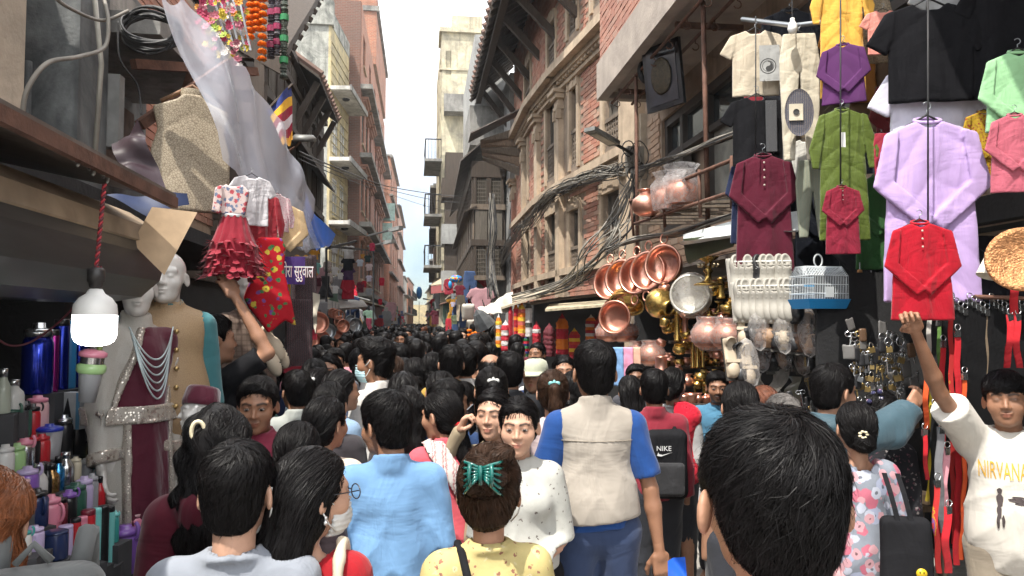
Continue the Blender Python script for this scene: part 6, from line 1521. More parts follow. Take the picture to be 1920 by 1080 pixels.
o = thing('copper_bowl','small copper basin hanging alone below the big copper row','basin',M=aimed(W(1160,596,7.2),A(-.6,-.78,.05))); MB().lathe(bowl_prof(.155,.10),28).build('basin',M_COPD,o,True)
o = thing('brass_bowl','brass basin seen edge on between the copper basins','basin',M=aimed(W(1178,552,7.4),A(-.3,-.5,-.75))); MB().lathe(bowl_prof(.17,.12),28).build('basin',M_BRA,o,True)
o = thing('brass_water_pot','hammered brass water pot tipped with its mouth outward','pot',M=TR(W(1222,562,6.6),rz=.5,rx=1.9,sc=1.)); vessel('gagri',.135,M_BRA,o)
o = thing('butter_lamp','tall brass butter lamp with a wide foot at the shop front','lamp',M=TR(W(1328,535,5.9),sc=1.)); vessel('lamp',.115,M_BRA,o)
for i in range(10): q = i*.628; MB().sphere((.075*math.cos(q),.075*math.sin(q),.16),.016,8).build('bead',mat('pearl',(.6,.52,.36),.25,.6),o,True)
o = thing('wrapped_bowl','large basin wrapped in clear plastic beside the butter lamp','basin',M=aimed(W(1298,555,6.3),A(-.5,-.8,.1))); MB().lathe(bowl_prof(.16,.10),24).build('basin',mat('pale_metal',(.58,.55,.48),.35,.5),o,True); MB().sphere((0,0,.05),(.18,.20,.10),18).build('plastic_wrap',M_WRAP,o,True)
for i,(px,py,d,r,lb) in enumerate(((1331,655,5.6,.135,'nearer of the two wrapped copper water pots under the butter lamp'),(1366,655,5.4,.125,'second wrapped copper water pot next to the shoes'),(1196,680,7.4,.12,'copper water pot in clear wrap beside the hanging towels'),(1222,685,7.0,.13,'copper water pot in clear wrap under the small basins'),(1172,640,7.6,.14,'dull copper cauldron under the small copper basin'),(1140,640,7.9,.13,'dull copper cauldron half hidden at the shop corner'))):
 o = thing('copper_water_pot',lb,'pot',W(px,py,d),i,group='wrapped copper pots'); vessel('gagri' if i < 4 else 'pot',r,M_COPD,o); MB().lathe([(r*.5,-.01),(r*1.03,r*.5),(r*1.06,r),(r*.7,r*1.55),(r*.75,r*1.85)],18).build('plastic_wrap',M_WRAP,o,True)
for i,(px,py,d,lb) in enumerate(((1212,405,6.8,'bare copper water pot on the railing shelf'),(1255,390,6.4,'copper pot in a clear bag on the railing shelf'),(1278,380,6.15,'larger bagged copper pot on the railing shelf, nearest the clothes'))):
 o = thing('shelf_pot',lb,'pot',W(px,py,d),0); vessel('gagri' if i == 0 else 'pot',.135,M_COP if i == 0 else M_COPD,o)
 if i: q = MB(); q.lathe([(.14,-.02),(.15,.1),(.16,.2),(.11,.26),(.15,.31)],22); V,Fs = q.data(); V = V+.012*wob(V,30,i)[:,None]; MB().add(V,Fs).build('plastic_bag',M_WRAP,o,True)
rk = thing('railing_shelf','rusty pipe railing shelf carrying copper pots below the big window','shelf')
r0,r1 = W(1182,378,7.4),W(1372,300,5.2); b0,b1 = W(1188,420,7.4),W(1372,360,5.2)
for p,q in ((r0,r1),(b0,b1)): MB().tube([p,q],.016,6).build('rail',M_RUST,rk,True)
for t in (0,.4,.75,1): MB().tube([r0+(r1-r0)*t+A(0,0,.03),b0+(b1-b0)*t-A(0,0,.12)],.014,6).build('upright',M_RUST,rk,True)
for i in range(9): t = i/8; p = b0+(b1-b0)*t; MB().bar(p,p+A(.62,0,.02),.05,.02).build('slat',M_GWOOD,rk)
# shelving with small ware
cs = thing('brass_shelves','dark stepped shelves crowded with brass and copper ware','shelf')
ware = []
for k,(py,dd,px0,px1,n) in enumerate(((596,6.9,1285,1362,7),(640,6.8,1262,1376,9),(688,6.6,1262,1386,9),(722,6.4,1266,1390,9),(757,6.2,1270,1392,9),(545,7.0,1322,1372,6))):
 p,q = W(px0-8,py,dd),W(px1+10,py,dd); MB().add([p,q,q+A(.25,.12,0),p+A(.1,.3,0),p-A(0,0,.02),q-A(0,0,.02),q+A(.25,.12,-.02),p+A(.1,.3,-.02)],[BOXF]).build('shelf_board',M_DKWOOD,cs)
 for i in range(n):
  px = px0+(px1-px0)*(i+.5)/n; kd = random.choice(['kalash','cup','box','pot','lamp','gagri']); r = random.uniform(.042,.058)
  m = M_COP if (k in (3,4) or random.random() < .3) else M_BRA; o = thing('brass_vessel' if m is M_BRA else 'copper_vessel','%s %s, %s from the left on the %s brass shop shelf' % ('copper' if m is M_COP else 'brass',dict(kalash='small vase',cup='beaker',box='lidded jar',pot='little pot',lamp='oil lamp',gagri='tiny water pot')[kd],['first','second','third','fourth','fifth','sixth','seventh','eighth','ninth'][i],['second','third','fourth','fifth','lowest','topmost'][k]),'vessel',W(px,py,dd)+A(.05,.06,.002),random.uniform(0,6),group='small ware on the brass shelves')
  vessel(kd,r,m,o)
WM = {}
for i in range(90):
 kd = ('kalash','cup','pot','lamp','gagri','box')[i % 6]; m = M_COP if i % 4 == 0 else M_BRA; px,py = random.uniform(1234,1392),random.uniform(535,770); nm = ('copper' if m is M_COP else 'brass')
 o = thing(nm+'_vessel','small %s %s crammed between the brass shop shelves, %s' % (nm,dict(kalash='vase',cup='beaker',box='lidded jar',pot='pot',lamp='oil lamp',gagri='water pot')[kd],'upper part' if py < 640 else 'lower part'),'vessel',M=TR(W(px,py,random.uniform(6.3,7.0)),rz=i,rx=random.uniform(-.5,.5),sc=random.uniform(.8,1.35)),group='small ware crammed in the brass shop')
 if (kd,nm) not in WM: WM[(kd,nm)] = vessel(kd,.045,m,o).data
 else: inst('vessel_body',WM[(kd,nm)],o,m)
for i,(px,py,h_,r,m) in enumerate(((1299,690,70,.016,0),(1308,690,66,.02,0),(1318,690,78,.014,0),(1352,560,42,.03,0),(1270,640,60,.022,0),(1285,640,52,.024,1),(1240,700,34,.05,1))):
 d = 6.45; o = thing('brass_column','%s polished brass cylinder vase on the shelves' % ['leftmost tall','second tall','tallest slim','upper right','upper left','dull copper upper','squat copper'][i],'vase',W(px,py,d)); h_ = h_*d/FPX; lathe_obj('vase_body',[(0,0),(r*1.4,0),(r*1.3,.015),(r,.03),(r,h_*.85),(r*1.3,h_*.9),(r*.6,h_*.95),(r*.25,h_),(0,h_)],M_COP if m else M_BRA,o,14)
for i,(px,c,lb) in enumerate(((1158,(.20,.36,.62),'blue towel folded over the line by the copper pots'),(1176,(.72,.30,.45),'pink ruffled towel hanging next to the blue one'),(1190,(.66,.40,.30),'peach cloth hanging beside the pink towel'))):
 g = [([(-.06,0),(.06,0),(.065,-.38),(-.055,-.36)],0.,.014)]; o = thing('towel',lb,'towel',M=TR(W(px,650,6.9),rz=-.3),group='towels by the copper pots'); link('cloth',make_mesh('cloth',*garment_geo(g,fold=.012,fk=50,h=.009,seed=i),True),cloth('towel%d' % i,c),o)
sheet('stall_tarp','white tarp roof over the brass shop front',[(1280,440,6.2),(1380,412,5.3),(1500,395,4.9)],[(1275,452,5.9),(1378,440,5.1),(1500,430,4.7)],M_TARPW,16,8,.02)
sheet('green_tarp','dark green tarp hanging below the white tarp roof',[(1280,448,6.05),(1380,436,5.25)],[(1292,495,6.0),(1372,456,5.3)],mat('green_tarp',(.05,.06,.03),.5),12,8,.02,3)
# ================================================================== right: shoes, cage, locks, belts, leashes
def shoe_geo(kind):
 def f(P):
  if kind == 'sneaker':
   d = smin(ell(P,(.07,0,.045),(.075,.042,.038)),ell(P,(-.06,0,.065),(.075,.038,.055)),.05); d = smin(d,rbox(P,(.01,0,.018),(.138,.044,.016),.015),.01); return smax(d,-ell(P,(-.075,0,.12),(.05,.026,.045)),.008)
  if kind == 'flat':
   d = smin(rbox(P,(0,0,.012),(.125,.038,.012),.01),ell(P,(.075,0,.03),(.055,.04,.032)),.01); return smin(d,smax(ell(P,(-.09,0,.04),(.035,.036,.05)),-ell(P,(-.075,0,.06),(.035,.028,.06)),.006),.008)
  d = smin(rbox(P,(0,0,.014),(.125,.042,.013),.012),np.maximum(np.abs(ell(P,(.055,0,.01),(.06,.046,.06)))-.005,-P[:,2]),.006); return d
 return sdf_mesh(f,(-.16,-.07,-.01),(.17,.07,.15),.0085)
SHM = {k: make_mesh('upper',*shoe_geo(k),True) for k in ('sneaker','flat','sandal')}
SOLE = {}
def shoe(label,px,py,d,kind,m,rz=.0,rx=0.,ry=1.25,sc=1.,wrap=False):
 o = thing('shoe',label,'shoe',M=TR(W(px,py,d),rz=rz-2.3,sc=sc)@TR(ry=ry,rx=rx),group='shoes hung at the shoe shop'); inst('upper',SHM[kind],o,m)
 MB().box((-.13,-.042,-.004),(.14,.042,.010)).build('sole',mat('sole_pale',(.5,.47,.42),.7) if kind == 'sneaker' else mat('sole_dark',(.03,.025,.02),.7),o)
 if kind == 'sneaker':
  for i in range(4): MB().bar((.0-.022*i,-.024,.088+.008*i),(.0-.022*i,.024,.088+.008*i),.007).build('lace',mat('lace',(.6,.6,.58),.8) if i % 2 else m,o)
 else: MB().box((.02,-.046,.03),(.04,.046,.058)).build('strap',m,o)
 if wrap: MB().sphere((0,0,.04),(.16,.065,.075),12).build('plastic_wrap',M_WRAP,o,True)
LM = dict(white=mat('shoe_white',(.36,.34,.30),.7,dirt=(.2,.18,.15)),black=mat('shoe_black',(.016,.016,.018),.4),tan=mat('shoe_tan',(.28,.17,.10),.6),brown=mat('shoe_brown',(.10,.055,.035),.5),cream=mat('shoe_cream',(.46,.38,.28),.6))
od = 'first second third fourth fifth sixth seventh eighth ninth tenth eleventh twelfth'.split()
for i in range(8): shoe('%s white sneaker from the left in the upper shoe row' % od[i],1376+i*13.5,520,4.9-.03*i,'sneaker',LM['black'] if i == 3 else LM['white'],rz=.6,rx=.1*(i % 3))
for i in range(9): shoe('%s sneaker from the left in the second shoe row' % od[i],1384+i*13,566,4.75-.03*i,'sneaker',LM['black'] if i == 8 else LM['white'],rz=.55,rx=.12*(i % 2))
for i in range(10): shoe('%s strappy shoe from the left in the third shoe row' % od[i],1394+i*15.5,612+3*i*.6,4.7-.03*i,('flat','sandal')[i % 2],LM[('cream','black','brown','tan','black')[i % 5]],rz=.4,rx=.15*(i % 3),wrap=i % 3 == 2)
for i in range(8): shoe('%s dark sandal from the left in the fourth shoe row' % od[i],1408+i*19,652+(i % 3)*5,4.8-.03*i,('sandal','flat')[i % 2],LM[('black','brown','black','tan')[i % 4]],rz=.3+.1*(i % 4),wrap=i % 2 == 1)
for i,(px,py,c) in enumerate(((1369,672,'cream'),(1384,682,'black'),(1398,684,'cream'))): shoe(['cream buckled pump hanging by the copper pots','black buckled pump next to the cream pump','cream pump in clear plastic'][i],px,py,4.5,'flat',LM[c],rz=.7,wrap=i == 2)
for i in range(9):
 px,py = 1405+i*29,712+(i*37 % 23); crumple('shoe_bag','%s plastic wrapped shoe packet from the left under the hanging sandals' % od[i],'packet',[W(px-9,py-26,4.7),W(px+9,py-24,4.6),W(px+10,py+24,4.6),W(px-10,py+22,4.7)],film('packet_film',(.5,.47,.43),.55,.15) if i % 3 else mat('khaki_packet',(.10,.10,.075),.4),9,.05,seed=i)
cg = thing('bird_cage','white wire bird cage with blue plastic base','cage',M=TR(W(1535,545,4.3),rz=.12,sc=.92)); mw = mat('cage_wire',(.62,.66,.68),.4,.3)
MB().add([A(*p) for p in ((-.13,-.09,-.115),(.13,-.09,-.115),(.13,.09,-.115),(-.13,.09,-.115),(-.15,-.11,-.055),(.15,-.11,-.055),(.15,.11,-.055),(-.15,.11,-.055))],[BOXF]).build('tray',plas((.02,.22,.50)),cg)
cw = MB()
for i in range(25):
 x = -.14+.28*i/24;
 for y in (-.1,.1): cw.tube([(x,y,-.055),(x,y,.09),(x*.92,y*.55,.15)],.0016,4)
 cw.tube([(x*.92,-.055,.15),(x*.92,.055,.15)],.0016,4)
for i in range(13):
 y = -.1+.2*i/12
 for x in (-.14,.14): cw.tube([(x,y,-.055),(x,y,.09),(x*.92,y*.55,.15)],.0016,4)
for z in (-.02,.035,.09): cw.tube([(-.14,-.1,z),(.14,-.1,z),(.14,.1,z),(-.14,.1,z),(-.14,-.1,z)],.0024,4)
cw.build('wire_grid',mw,cg); MB().box((-.03,-.108,-.045),(.03,-.102,.02)).build('door',mw,cg); MB().bar((-.1,0,.03),(.1,0,.03),.012).build('perch',plas((.02,.3,.6)),cg); a = np.linspace(0,2*math.pi,15); MB().tube([(.03*math.cos(q),0,.19+.04*math.sin(q)) for q in a],.005,5).build('hanging_loop',mw,cg)
for i,px in enumerate((1372,1402,1475)): pass
M_LOCK = mat('lock_brass',(.42,.30,.12),.35,.8,.3); LOCKME = None
for r_ in range(5):
 for i in range(9):
  px = 1604+i*10.6+random.uniform(-3,3); py = 652+r_*18+random.uniform(-4,4); d = 4.0+random.uniform(-.08,.1)
  o = thing('padlock','%s padlock from the left in the %s row on the lock board' % (od[i],od[r_]),'padlock',M=TR(W(px,py,d),rz=.2*math.sin(i*3+r_)-.1,ry=random.uniform(-.35,.35),sc=random.uniform(.75,1.2)),group='padlocks on the board')
  if LOCKME is None:
   a = np.linspace(0,math.pi,8); LOCKME = (make_mesh('lock_body',*MB().box((-.014,-.006,-.026),(.014,.006,0)).data()),make_mesh('shackle',*MB().tube([(.010,0,-.002)]+[(.010*math.cos(q),0,.014+.010*math.sin(q)) for q in a]+[(-.010,0,-.002)],.0028,5).data(),True))
  inst('lock_body',LOCKME[0],o,M_LOCK if (i+r_) % 4 else M_STEEL); inst('shackle',LOCKME[1],o,M_CHR)
lbk = thing('lock_board','dark hanging board behind the rows of padlocks and key rings','board'); p = W(1650,690,4.25); MB().box((-.36,0,-.5),(.36,.03,.55),TR(p,rz=-.1)).build('panel',M_DARK,lbk); MB().box((-.34,0,-.5),(.34,.03,.62),TR(W(1520,660,5.15),rz=-.3)).build('side_panel',M_DARK,lbk)
for i in range(16):
 px = 1600+(i % 8)*12; py = 742+(i//8)*26+(i*13 % 7); a = np.linspace(0,2*math.pi,13); o = thing('key_ring','%s bunch of steel clips from the left in the %s row below the padlocks' % (od[i % 8],['upper','lower'][i//8]),'clip',W(px,py,3.9),.3*i,group='steel clips and key rings')
 MB().tube([(.014*math.cos(q),0,.014*math.sin(q)) for q in a],.0025,5).build('ring',M_CHR,o,True)
 for k in range(3): MB().box((-.004+.008*(k-1),-.003,-.06+.008*k),(.004+.008*(k-1),.003,-.012)).build('key',M_CHR if k else M_LOCK,o)
for i in range(4):
 o = thing('big_key_ring','%s large split ring hanging above the padlocks' % od[i],'ring',W(1655+i*11,632+(i % 2)*8,3.85)); a = np.linspace(0,2*math.pi,17); MB().tube([(.022*math.cos(q),0,.022*math.sin(q)) for q in a],.0028,5).build('ring',M_CHR,o,True)
for i,(px,py,c) in enumerate(((1581,600,(.6,.12,.04)),(1592,604,(.12,.5,.42)),(1640,600,(.65,.22,.03)),(1612,505,(.35,.16,.05)),(1622,540,(.08,.05,.04)),(1600,530,(.03,.03,.03)),(1634,520,(.30,.14,.06)),(1606,565,(.42,.22,.04)),(1590,560,(.5,.38,.03)),(1560,600,(.05,.25,.06)),(1618,600,(.03,.03,.04)),(1630,560,(.25,.24,.22)))):
 L = .10 if i < 3 else .16; o = thing('hanging_tool',['orange handled tool','green handled tool','orange knife','tan leather sheath','dark leather sheath','black sheath','brown leather strap','ochre sheath','yellow package','green package','black gadget','grey gadget'][i]+' hanging beside the bird cage','tool',M=TR(W(px,py,4.3),ry=.2*math.sin(i),rz=.2)); sdf_part(lambda P: rbox(P,(0,0,-L/2),(.016+.004*(i % 3),.009,L/2),.008),(-.04,-.03,-L-.02),(.04,.03,.02),.006,'grip',mat('tool%d' % i,c,.5),o); MB().tube([(0,0,0),(0,0,.04)],.003,4).build('loop',M_STEEL,o)
def strap(label,pts,w,m,cat='leash',name='leash',group='leashes and collars',hw=True):
 P = np.array([W(*p) for p in pts]); s = np.concatenate([[0],np.cumsum(np.linalg.norm(np.diff(P,axis=0),axis=1))]); t = np.linspace(0,s[-1],24); Q = np.stack([np.interp(t,s,P[:,i]) for i in range(3)],-1); Q = Q+A(.004,0,0)*np.sin(t*30)[:,None]
 o = thing(name,label,cat,Q[0]); V = np.stack([Q-Q[0]-_R*w/2,Q-Q[0]+_R*w/2],1); B = V+A(0,.005,0); mb = MB(); mb.grid(V); mb.grid(B[:,::-1]); mb.build('webbing',m,o,True)
 if hw: a = np.linspace(0,2*math.pi,13); MB().tube([(.014*math.cos(q),-.004,.016+.014*math.sin(q)) for q in a],.0028,5).build('metal_ring',M_CHR,o,True); MB().box((-.012,-.008,-.03),(.012,.006,0)).build('clasp',M_CHR,o)
rainbow = shawlmat('rainbow',(.42,.02,.02),(.45,.35,.02),(.02,.10,.35),3)
SM = dict(red=cloth('strap_red',(.42,.012,.02),.6),black=cloth('strap_black',(.012,.012,.013),.5),grey=cloth('strap_grey',(.14,.14,.15),.5),pink=cloth('strap_pink',(.50,.22,.26),.6),rb=rainbow,orange=cloth('strap_orange',(.55,.08,.02),.5),green=cloth('strap_green',(.10,.20,.05),.6),yellow=cloth('strap_yellow',(.45,.34,.03),.6),white=cloth('strap_white',(.45,.43,.40),.6))
for i,(px,y0,y1,c,w,d,lb) in enumerate(((1737,690,805,'orange',.022,3.0,'stiff orange leash with black studs'),(1733,805,900,'red',.018,3.0,'thin red leash below the orange one'),(1745,720,940,'yellow',.018,3.1,'yellow and blue striped leash curling down'),(1752,760,950,'black',.03,2.9,'black leash with heavy steel clasp'),(1764,800,1000,'grey',.032,2.8,'dark grey nylon leash looped in front'),(1775,840,980,'pink',.03,2.85,'dusty pink collar strap'),(1768,640,1010,'red',.024,3.1,'long red leash nearest the boy'),(1783,560,1020,'rb',.020,3.0,'rainbow striped leash beside the boy'),(1795,620,1060,'red',.026,2.95,'broad red leash hanging furthest down'),(1808,700,1050,'orange',.018,2.9,'orange red leash tight against the white shirt'),(1757,900,1075,'rb',.022,2.7,'rainbow harness at the bottom of the leash rack'),(1778,950,1075,'red',.03,2.65,'red harness strap at the bottom of the leash rack'),(1745,560,700,'white',.02,3.2,'white leash behind the raised arm'),(1760,600,720,'green',.016,3.2,'green leash hook behind the raised arm'),(1900,500,590,'red',.035,2.9,'red harness strap hanging from the top by the boy'),(1893,590,690,'red',.028,2.9,'red harness loop above the boy'),(1908,590,690,'red',.028,2.9,'second red harness loop above the boy'))):
 d += .45; strap(lb,[(px,y0,d),(px+4*math.sin(i),(y0+y1)/2,d-.04),(px+6*math.sin(i*2),y1,d)],w,SM[c])
bord = 'first second third fourth fifth sixth seventh eighth ninth tenth eleventh twelfth thirteenth fourteenth fifteenth sixteenth seventeenth eighteenth'.split()
for i in range(18):
 px = 1776+i*8.2; y0 = 560+(i*29 % 24); strap('%s black leather belt from the left on the belt rail' % bord[i],[(px,y0,3.6),(px+2,y0+130,3.58),(px+3*math.sin(i),y0+250+(i*17 % 40),3.57)],.034,SM['black'] if i != 9 else cloth('belt_tan',(.20,.15,.10),.5),'belt','belt','black leather belts')
MB().tube([W(1700,552,3.75),W(1935,560,3.5)],.012,6).build('belt_rail',M_RUST,None,True,label='iron rail carrying the leather belts',cat='rail')
cp = thing('copper_tray','round hammered copper tray at the edge of the frame','tray',M=aimed(W(1915,488,3.0),A(-.6,-.8,.1))); MB().lathe([(0,0),(.09,.0),(.115,.02),(.13,.022),(.13,.03),(.11,.03),(.09,.012),(0,.01)],30).build('dish',mat('hammered_copper',(.45,.22,.10),.35,.85,.4,50,.8,120),cp,True)
o = thing('paper_cone','cream paper roll hanging next to the copper tray','paper',M=TR(W(1862,490,3.1),ry=.4)); MB().lathe([(.045,-.07),(.03,.06),(.025,.06),(.04,-.07)],16).build('roll',mat('paper_cream',(.6,.56,.48),.8),o,True)
TK = [('pouch','black pouch',(.02,.02,.022),.3),('scissors','steel scissors',None,0),('packet','clear packet',(.13,.125,.12),.3),('key_blank','brass key blank',(.4,.28,.1),1),('opener','steel opener',None,0),('brown_pouch','brown leather pouch',(.10,.055,.03),0)]
TKM = [make_mesh('trinket',*sdf_mesh(f_,(-.05,-.03,-.12),(.05,.03,.03),.007),True) for f_ in (lambda P: rbox(P,(0,0,-.05),(.025,.012,.045),.012),lambda P: smin(np.maximum(np.abs(np.hypot(np.abs(P[:,0])-.014,P[:,2]+.01)-.013)-.004,np.abs(P[:,1])-.005),rbox(P,(0,0,-.06),(.008,.004,.045),.003),.004),lambda P: rbox(P,(0,0,-.045),(.034,.006,.045),.006)+.003*wob(P,60,1))]
for i in range(110):
 px,py = random.uniform(1478,1720),random.uniform(588,790); k = TK[i % 6]
 if px < 1590 and py < 610: continue
 zn = 'under the bird cage' if px < 1590 else 'among the padlocks' if py < 700 else 'below the padlocks'; o = thing(k[0],'%s hanging %s' % (k[1],zn),k[0].replace('_',' '),M=TR(W(px,py,4.55 if px < 1590 else 3.95),rz=random.uniform(-.6,.4),ry=random.uniform(-.3,.3),sc=random.uniform(.6,1.1)),group='small hardware and pouches'); inst('trinket_body',TKM[{0: 0,1: 1,2: 2,3: 1,4: 1,5: 0}[i % 6]],o,M_CHR if k[2] is None else M_LOCK if k[3] == 1 else mat('trinket%d' % (i % 6),k[2],.4))
tb = thing('leash_table','low wooden table with small packaged goods below the leashes','table',M=TR(W(1728,945,3.9))); MB().box((-.06,-.05,-.03),(.10,.3,0)).build('table_top',woodmat('table_wood',(.13,.085,.05)),tb)
for x,y in ((-.04,-.03),(.08,-.03),(-.04,.28),(.08,.28)): MB().bar((x,y,-.03),(x,y,-tb.location.z),.04).build('leg',M_DKWOOD,tb)
MB().box((-.04,-.04,0),(.04,.06,.05),TR(W(1736,943,3.9)+A(0,0,.002),rz=.3)).build('cardboard_box',mat('cardboard',(.4,.3,.2)),None,label='small open cardboard box on the leash table',cat='box')
# ================================================================== the crowd, nearest people first
_tops = {}
def mesh_of(key,geo):
 if key not in _tops: V,Fs = geo(); _tops[key] = make_mesh(key[0],V,Fs,True)
 return _tops[key]
DF = 1.07
def person(label,px,ytop,d,rz,hair='short',top=None,m=None,tone='mid',j=None,hk=None,hy=0.,ht=.0,hr=0.,low='trousers',lm=None,q=1,hc='black',H=None,hands=('relax','relax'),handrot=(None,None),cat='person',group=None,hseed=0,zoff=0.,bh=.021):
 fem = (hk or {}).get('fem',0); j = j or pose(fem=fem); hk = hk or {}
 d = d*DF; p = W(px,ytop,d); sc = (p[2]-zoff)/1.735
 # the head sits ahead of the feet when it is turned or nodded; put the head itself on the pixel
 hm = head_M(hy,ht,hr)[:3,3]; c,s = math.cos(rz),math.sin(rz); off = A(c*hm[0]-s*hm[1],s*hm[0]+c*hm[1])*sc
 o = thing('person',label,cat,(p[0]-off[0],p[1]-off[1],zoff),rz,group,sc)
 hd = head_geo((.008,.007,.0052,.0045)[q],**hk)
 inst('body',body_mesh(j,hd,hy,ht,hr,h=bh,hands=hands if bh < .02 else (None,None),handrot=handrot,handh=.0048),o,skin(tone))
 if hair:
  hp = ((.010,500,.0022),(.008,2800,.0014),(.0065,8500,.001),(.005,24000,.0008))[q]
  hm_ = mesh_of(('hair',hair,q,hseed),lambda: hair_geo(hair,hp[0],hp[1],hseed,hp[2],.05)); inst('hair',hm_,o,hairmat(hc),M=head_M(hy,ht,hr))
 t = dict(sleeve=.45,neck='crew'); t.update(top or {}); th = (.018,.014,.0108,.0108)[q]
 inst(t.pop('part','shirt'),mesh_of(('shirt',jkey(j),th,tuple(sorted(t.items()))),lambda: top_geo(j,th,**t)),o,m)
 if low: inst(low,mesh_of((low,fem,q > 1),lambda: bottom_geo(low,.03 if q < 2 else .02,fem)),o,lm or cloth('dark_trousers',(.03,.032,.04)))
 return o
def on_head(o,hy,ht,hr=0.): return head_M(hy,ht,hr)
def mask(o,hy=0.,ht=0.,hr=0.,m=None,fem=0,strap=True):
 k = {'fem': fem}; m = m or mat('mask_blue',(.42,.62,.68),.8)
 f = lambda P: np.maximum.reduce([head_sdf(P,k)-.006,-(head_sdf(P,k)-.001),.028-P[:,1]-.25*np.clip(P[:,2]+.06,-1,1)*0,P[:,2]+.012+.25*np.abs(P[:,0]),-.118-P[:,2],np.abs(P[:,0])-.062])
 g = lambda P: smin(np.maximum.reduce([ell(P,(0,.035,-.062),(.062,.082,.060)),.035-P[:,1],P[:,2]+.012,-.112-P[:,2]]),f(P)+.002,.01)+.0012*np.sin(P[:,2]*420)
 M = head_M(hy,ht,hr); V,Fs = cached(('mask',fem),lambda: sdf_mesh(g,(-.08,.02,-.13),(.08,.14,.01),.0045)); link('face_mask',make_mesh('face_mask',V,Fs,True),m,o,M=M)
 if strap:
  for s in (-1,1):
   for z0,z1 in ((-.03,.015),(-.095,-.035)): MB().tube([(s*.056,.045,z0),(s*.078,.01,(z0+z1)/2),(s*.088,-.012,z1)],.0022,5).build('mask_strap',mat('strap_w',(.62,.62,.6),.7),o,True,M=M)
def eyes(o,hy=0.,ht=0.,hr=0.):
 M = head_M(hy,ht,hr)
 for s in (-1,1):
  e = MB().sphere((s*.031,.0832,.0025),(.0128,.0104,.0056),14).build('eye',mat('eye_white',(.24,.21,.19),.3),o,True,M=M); MB().sphere((s*.031,.0912,.0026),(.0064,.0030,.0056),12).build('iris',mat('iris',(.014,.009,.007),.1),e,True)
CM = lambda n,c,**k: cloth('wear_'+n,c,**k)
JEAN = CM('jeans',(.035,.055,.12)); BLK = CM('black',(.014,.014,.016)); NAVY = CM('navy',(.02,.035,.09))
PI = math.pi
# ---- foreground boy seen from behind
person('boy seen from behind filling the right foreground, short dark hair and pale pink shirt',1441,752,1.03,-.05,'hero',dict(sleeve=.45,neck='crew'),CM('palepink',(.62,.34,.36)),'mid',hk={'ear': .007,'wide': 1.05},q=3,hy=-.05,ht=.03)
# ---- man in grey tee
o = person('man in grey tee with short black hair and white mask loops, seen from behind',447,820,1.68,.05,'fade',dict(sleeve=.45,loose=.014),CM('grey',(.24,.26,.30)),'light',q=2,hy=-.12,ht=-.02); mask(o,-.12,-.02,m=mat('mask_white',(.62,.62,.6),.8))
# ---- woman in maroon hooded top
o = person('woman in maroon hooded top with wavy black hair and cream hair clip',412,748,2.12,.25,'wavy',dict(sleeve=.95,neck='hood',loose=.03,part='hoodie'),CM('maroon',(.075,.006,.016)),'light',hk={'fem': 1},q=2,hy=-.35)
MB().tube([(.018*math.cos(t),0,.030*math.sin(t)) for t in np.linspace(0,2*PI,17)],.0065,7).build('hair_clip',mat('clip_cream',(.62,.55,.38),.35),o,True,M=head_M(-.35)@TR((-.02,-.112,.055),rz=.2))
# ---- woman in red top, glasses and mask
o = person('woman in red wide necked top with long black hair, glasses and white mask',588,828,1.78,-.12,'long',dict(sleeve=.7,neck='boat',loose=.014),CM('red',(.30,.008,.014)),'light',hk={'fem': 1},q=2,hy=-.85,ht=.05); mask(o,-.85,.05,m=mat('mask_white',(.62,.62,.6),.8),fem=1)
gl_ = MB()
for s in (-1,1): gl_.tube([(s*.033+.024*math.cos(t),.112,.002+.020*math.sin(t)) for t in np.linspace(0,2*PI,17)],.0018,5); gl_.tube([(s*.056,.108,.008),(s*.082,.04,.01),(s*.083,-.01,.008)],.0017,5)
gl_.tube([(-.009,.112,.004),(.009,.112,.004)],.0017,5); gl_.build('glasses',mat('wire_frame',(.08,.08,.09),.3,.8),o,True,M=head_M(-.85,.05))
er = MB(); er.sphere((.082,-.002,-.048),.006,8); er.sphere((.083,-.002,-.060),.0075,8); er.build('earring',mat('silver',(.7,.7,.7),.2,.9),o,True,M=head_M(-.85,.05))
bg = MB(); V = np.array([(.115,.10,1.18),(.118,.06,1.36),(.112,-.01,1.455),(.118,-.085,1.40),(.125,-.14,1.25),(.13,-.15,1.0)]); bg.tube(np.stack([np.interp(np.linspace(0,5,30),range(6),V[:,i]) for i in range(3)],-1),.017+.0025*np.sin(np.arange(30)*1.3),9).build('bag_strap',mat('cream_leather',(.50,.43,.33),.45),o,True)
# ---- blue polo man
j5 = pose(); j5['bulk'] = .016
o = person('stocky man in light blue polo shirt with dark hair, seen from behind',724,729,2.62,.06,'thick',dict(sleeve=.47,neck='collar',loose=.020,folds=.008,sseed=2),CM('polo',(.14,.27,.46)),'tan',j=j5,hk={'shadow': 1},q=2,hy=.62,ht=.12,lm=JEAN,bh=.016)
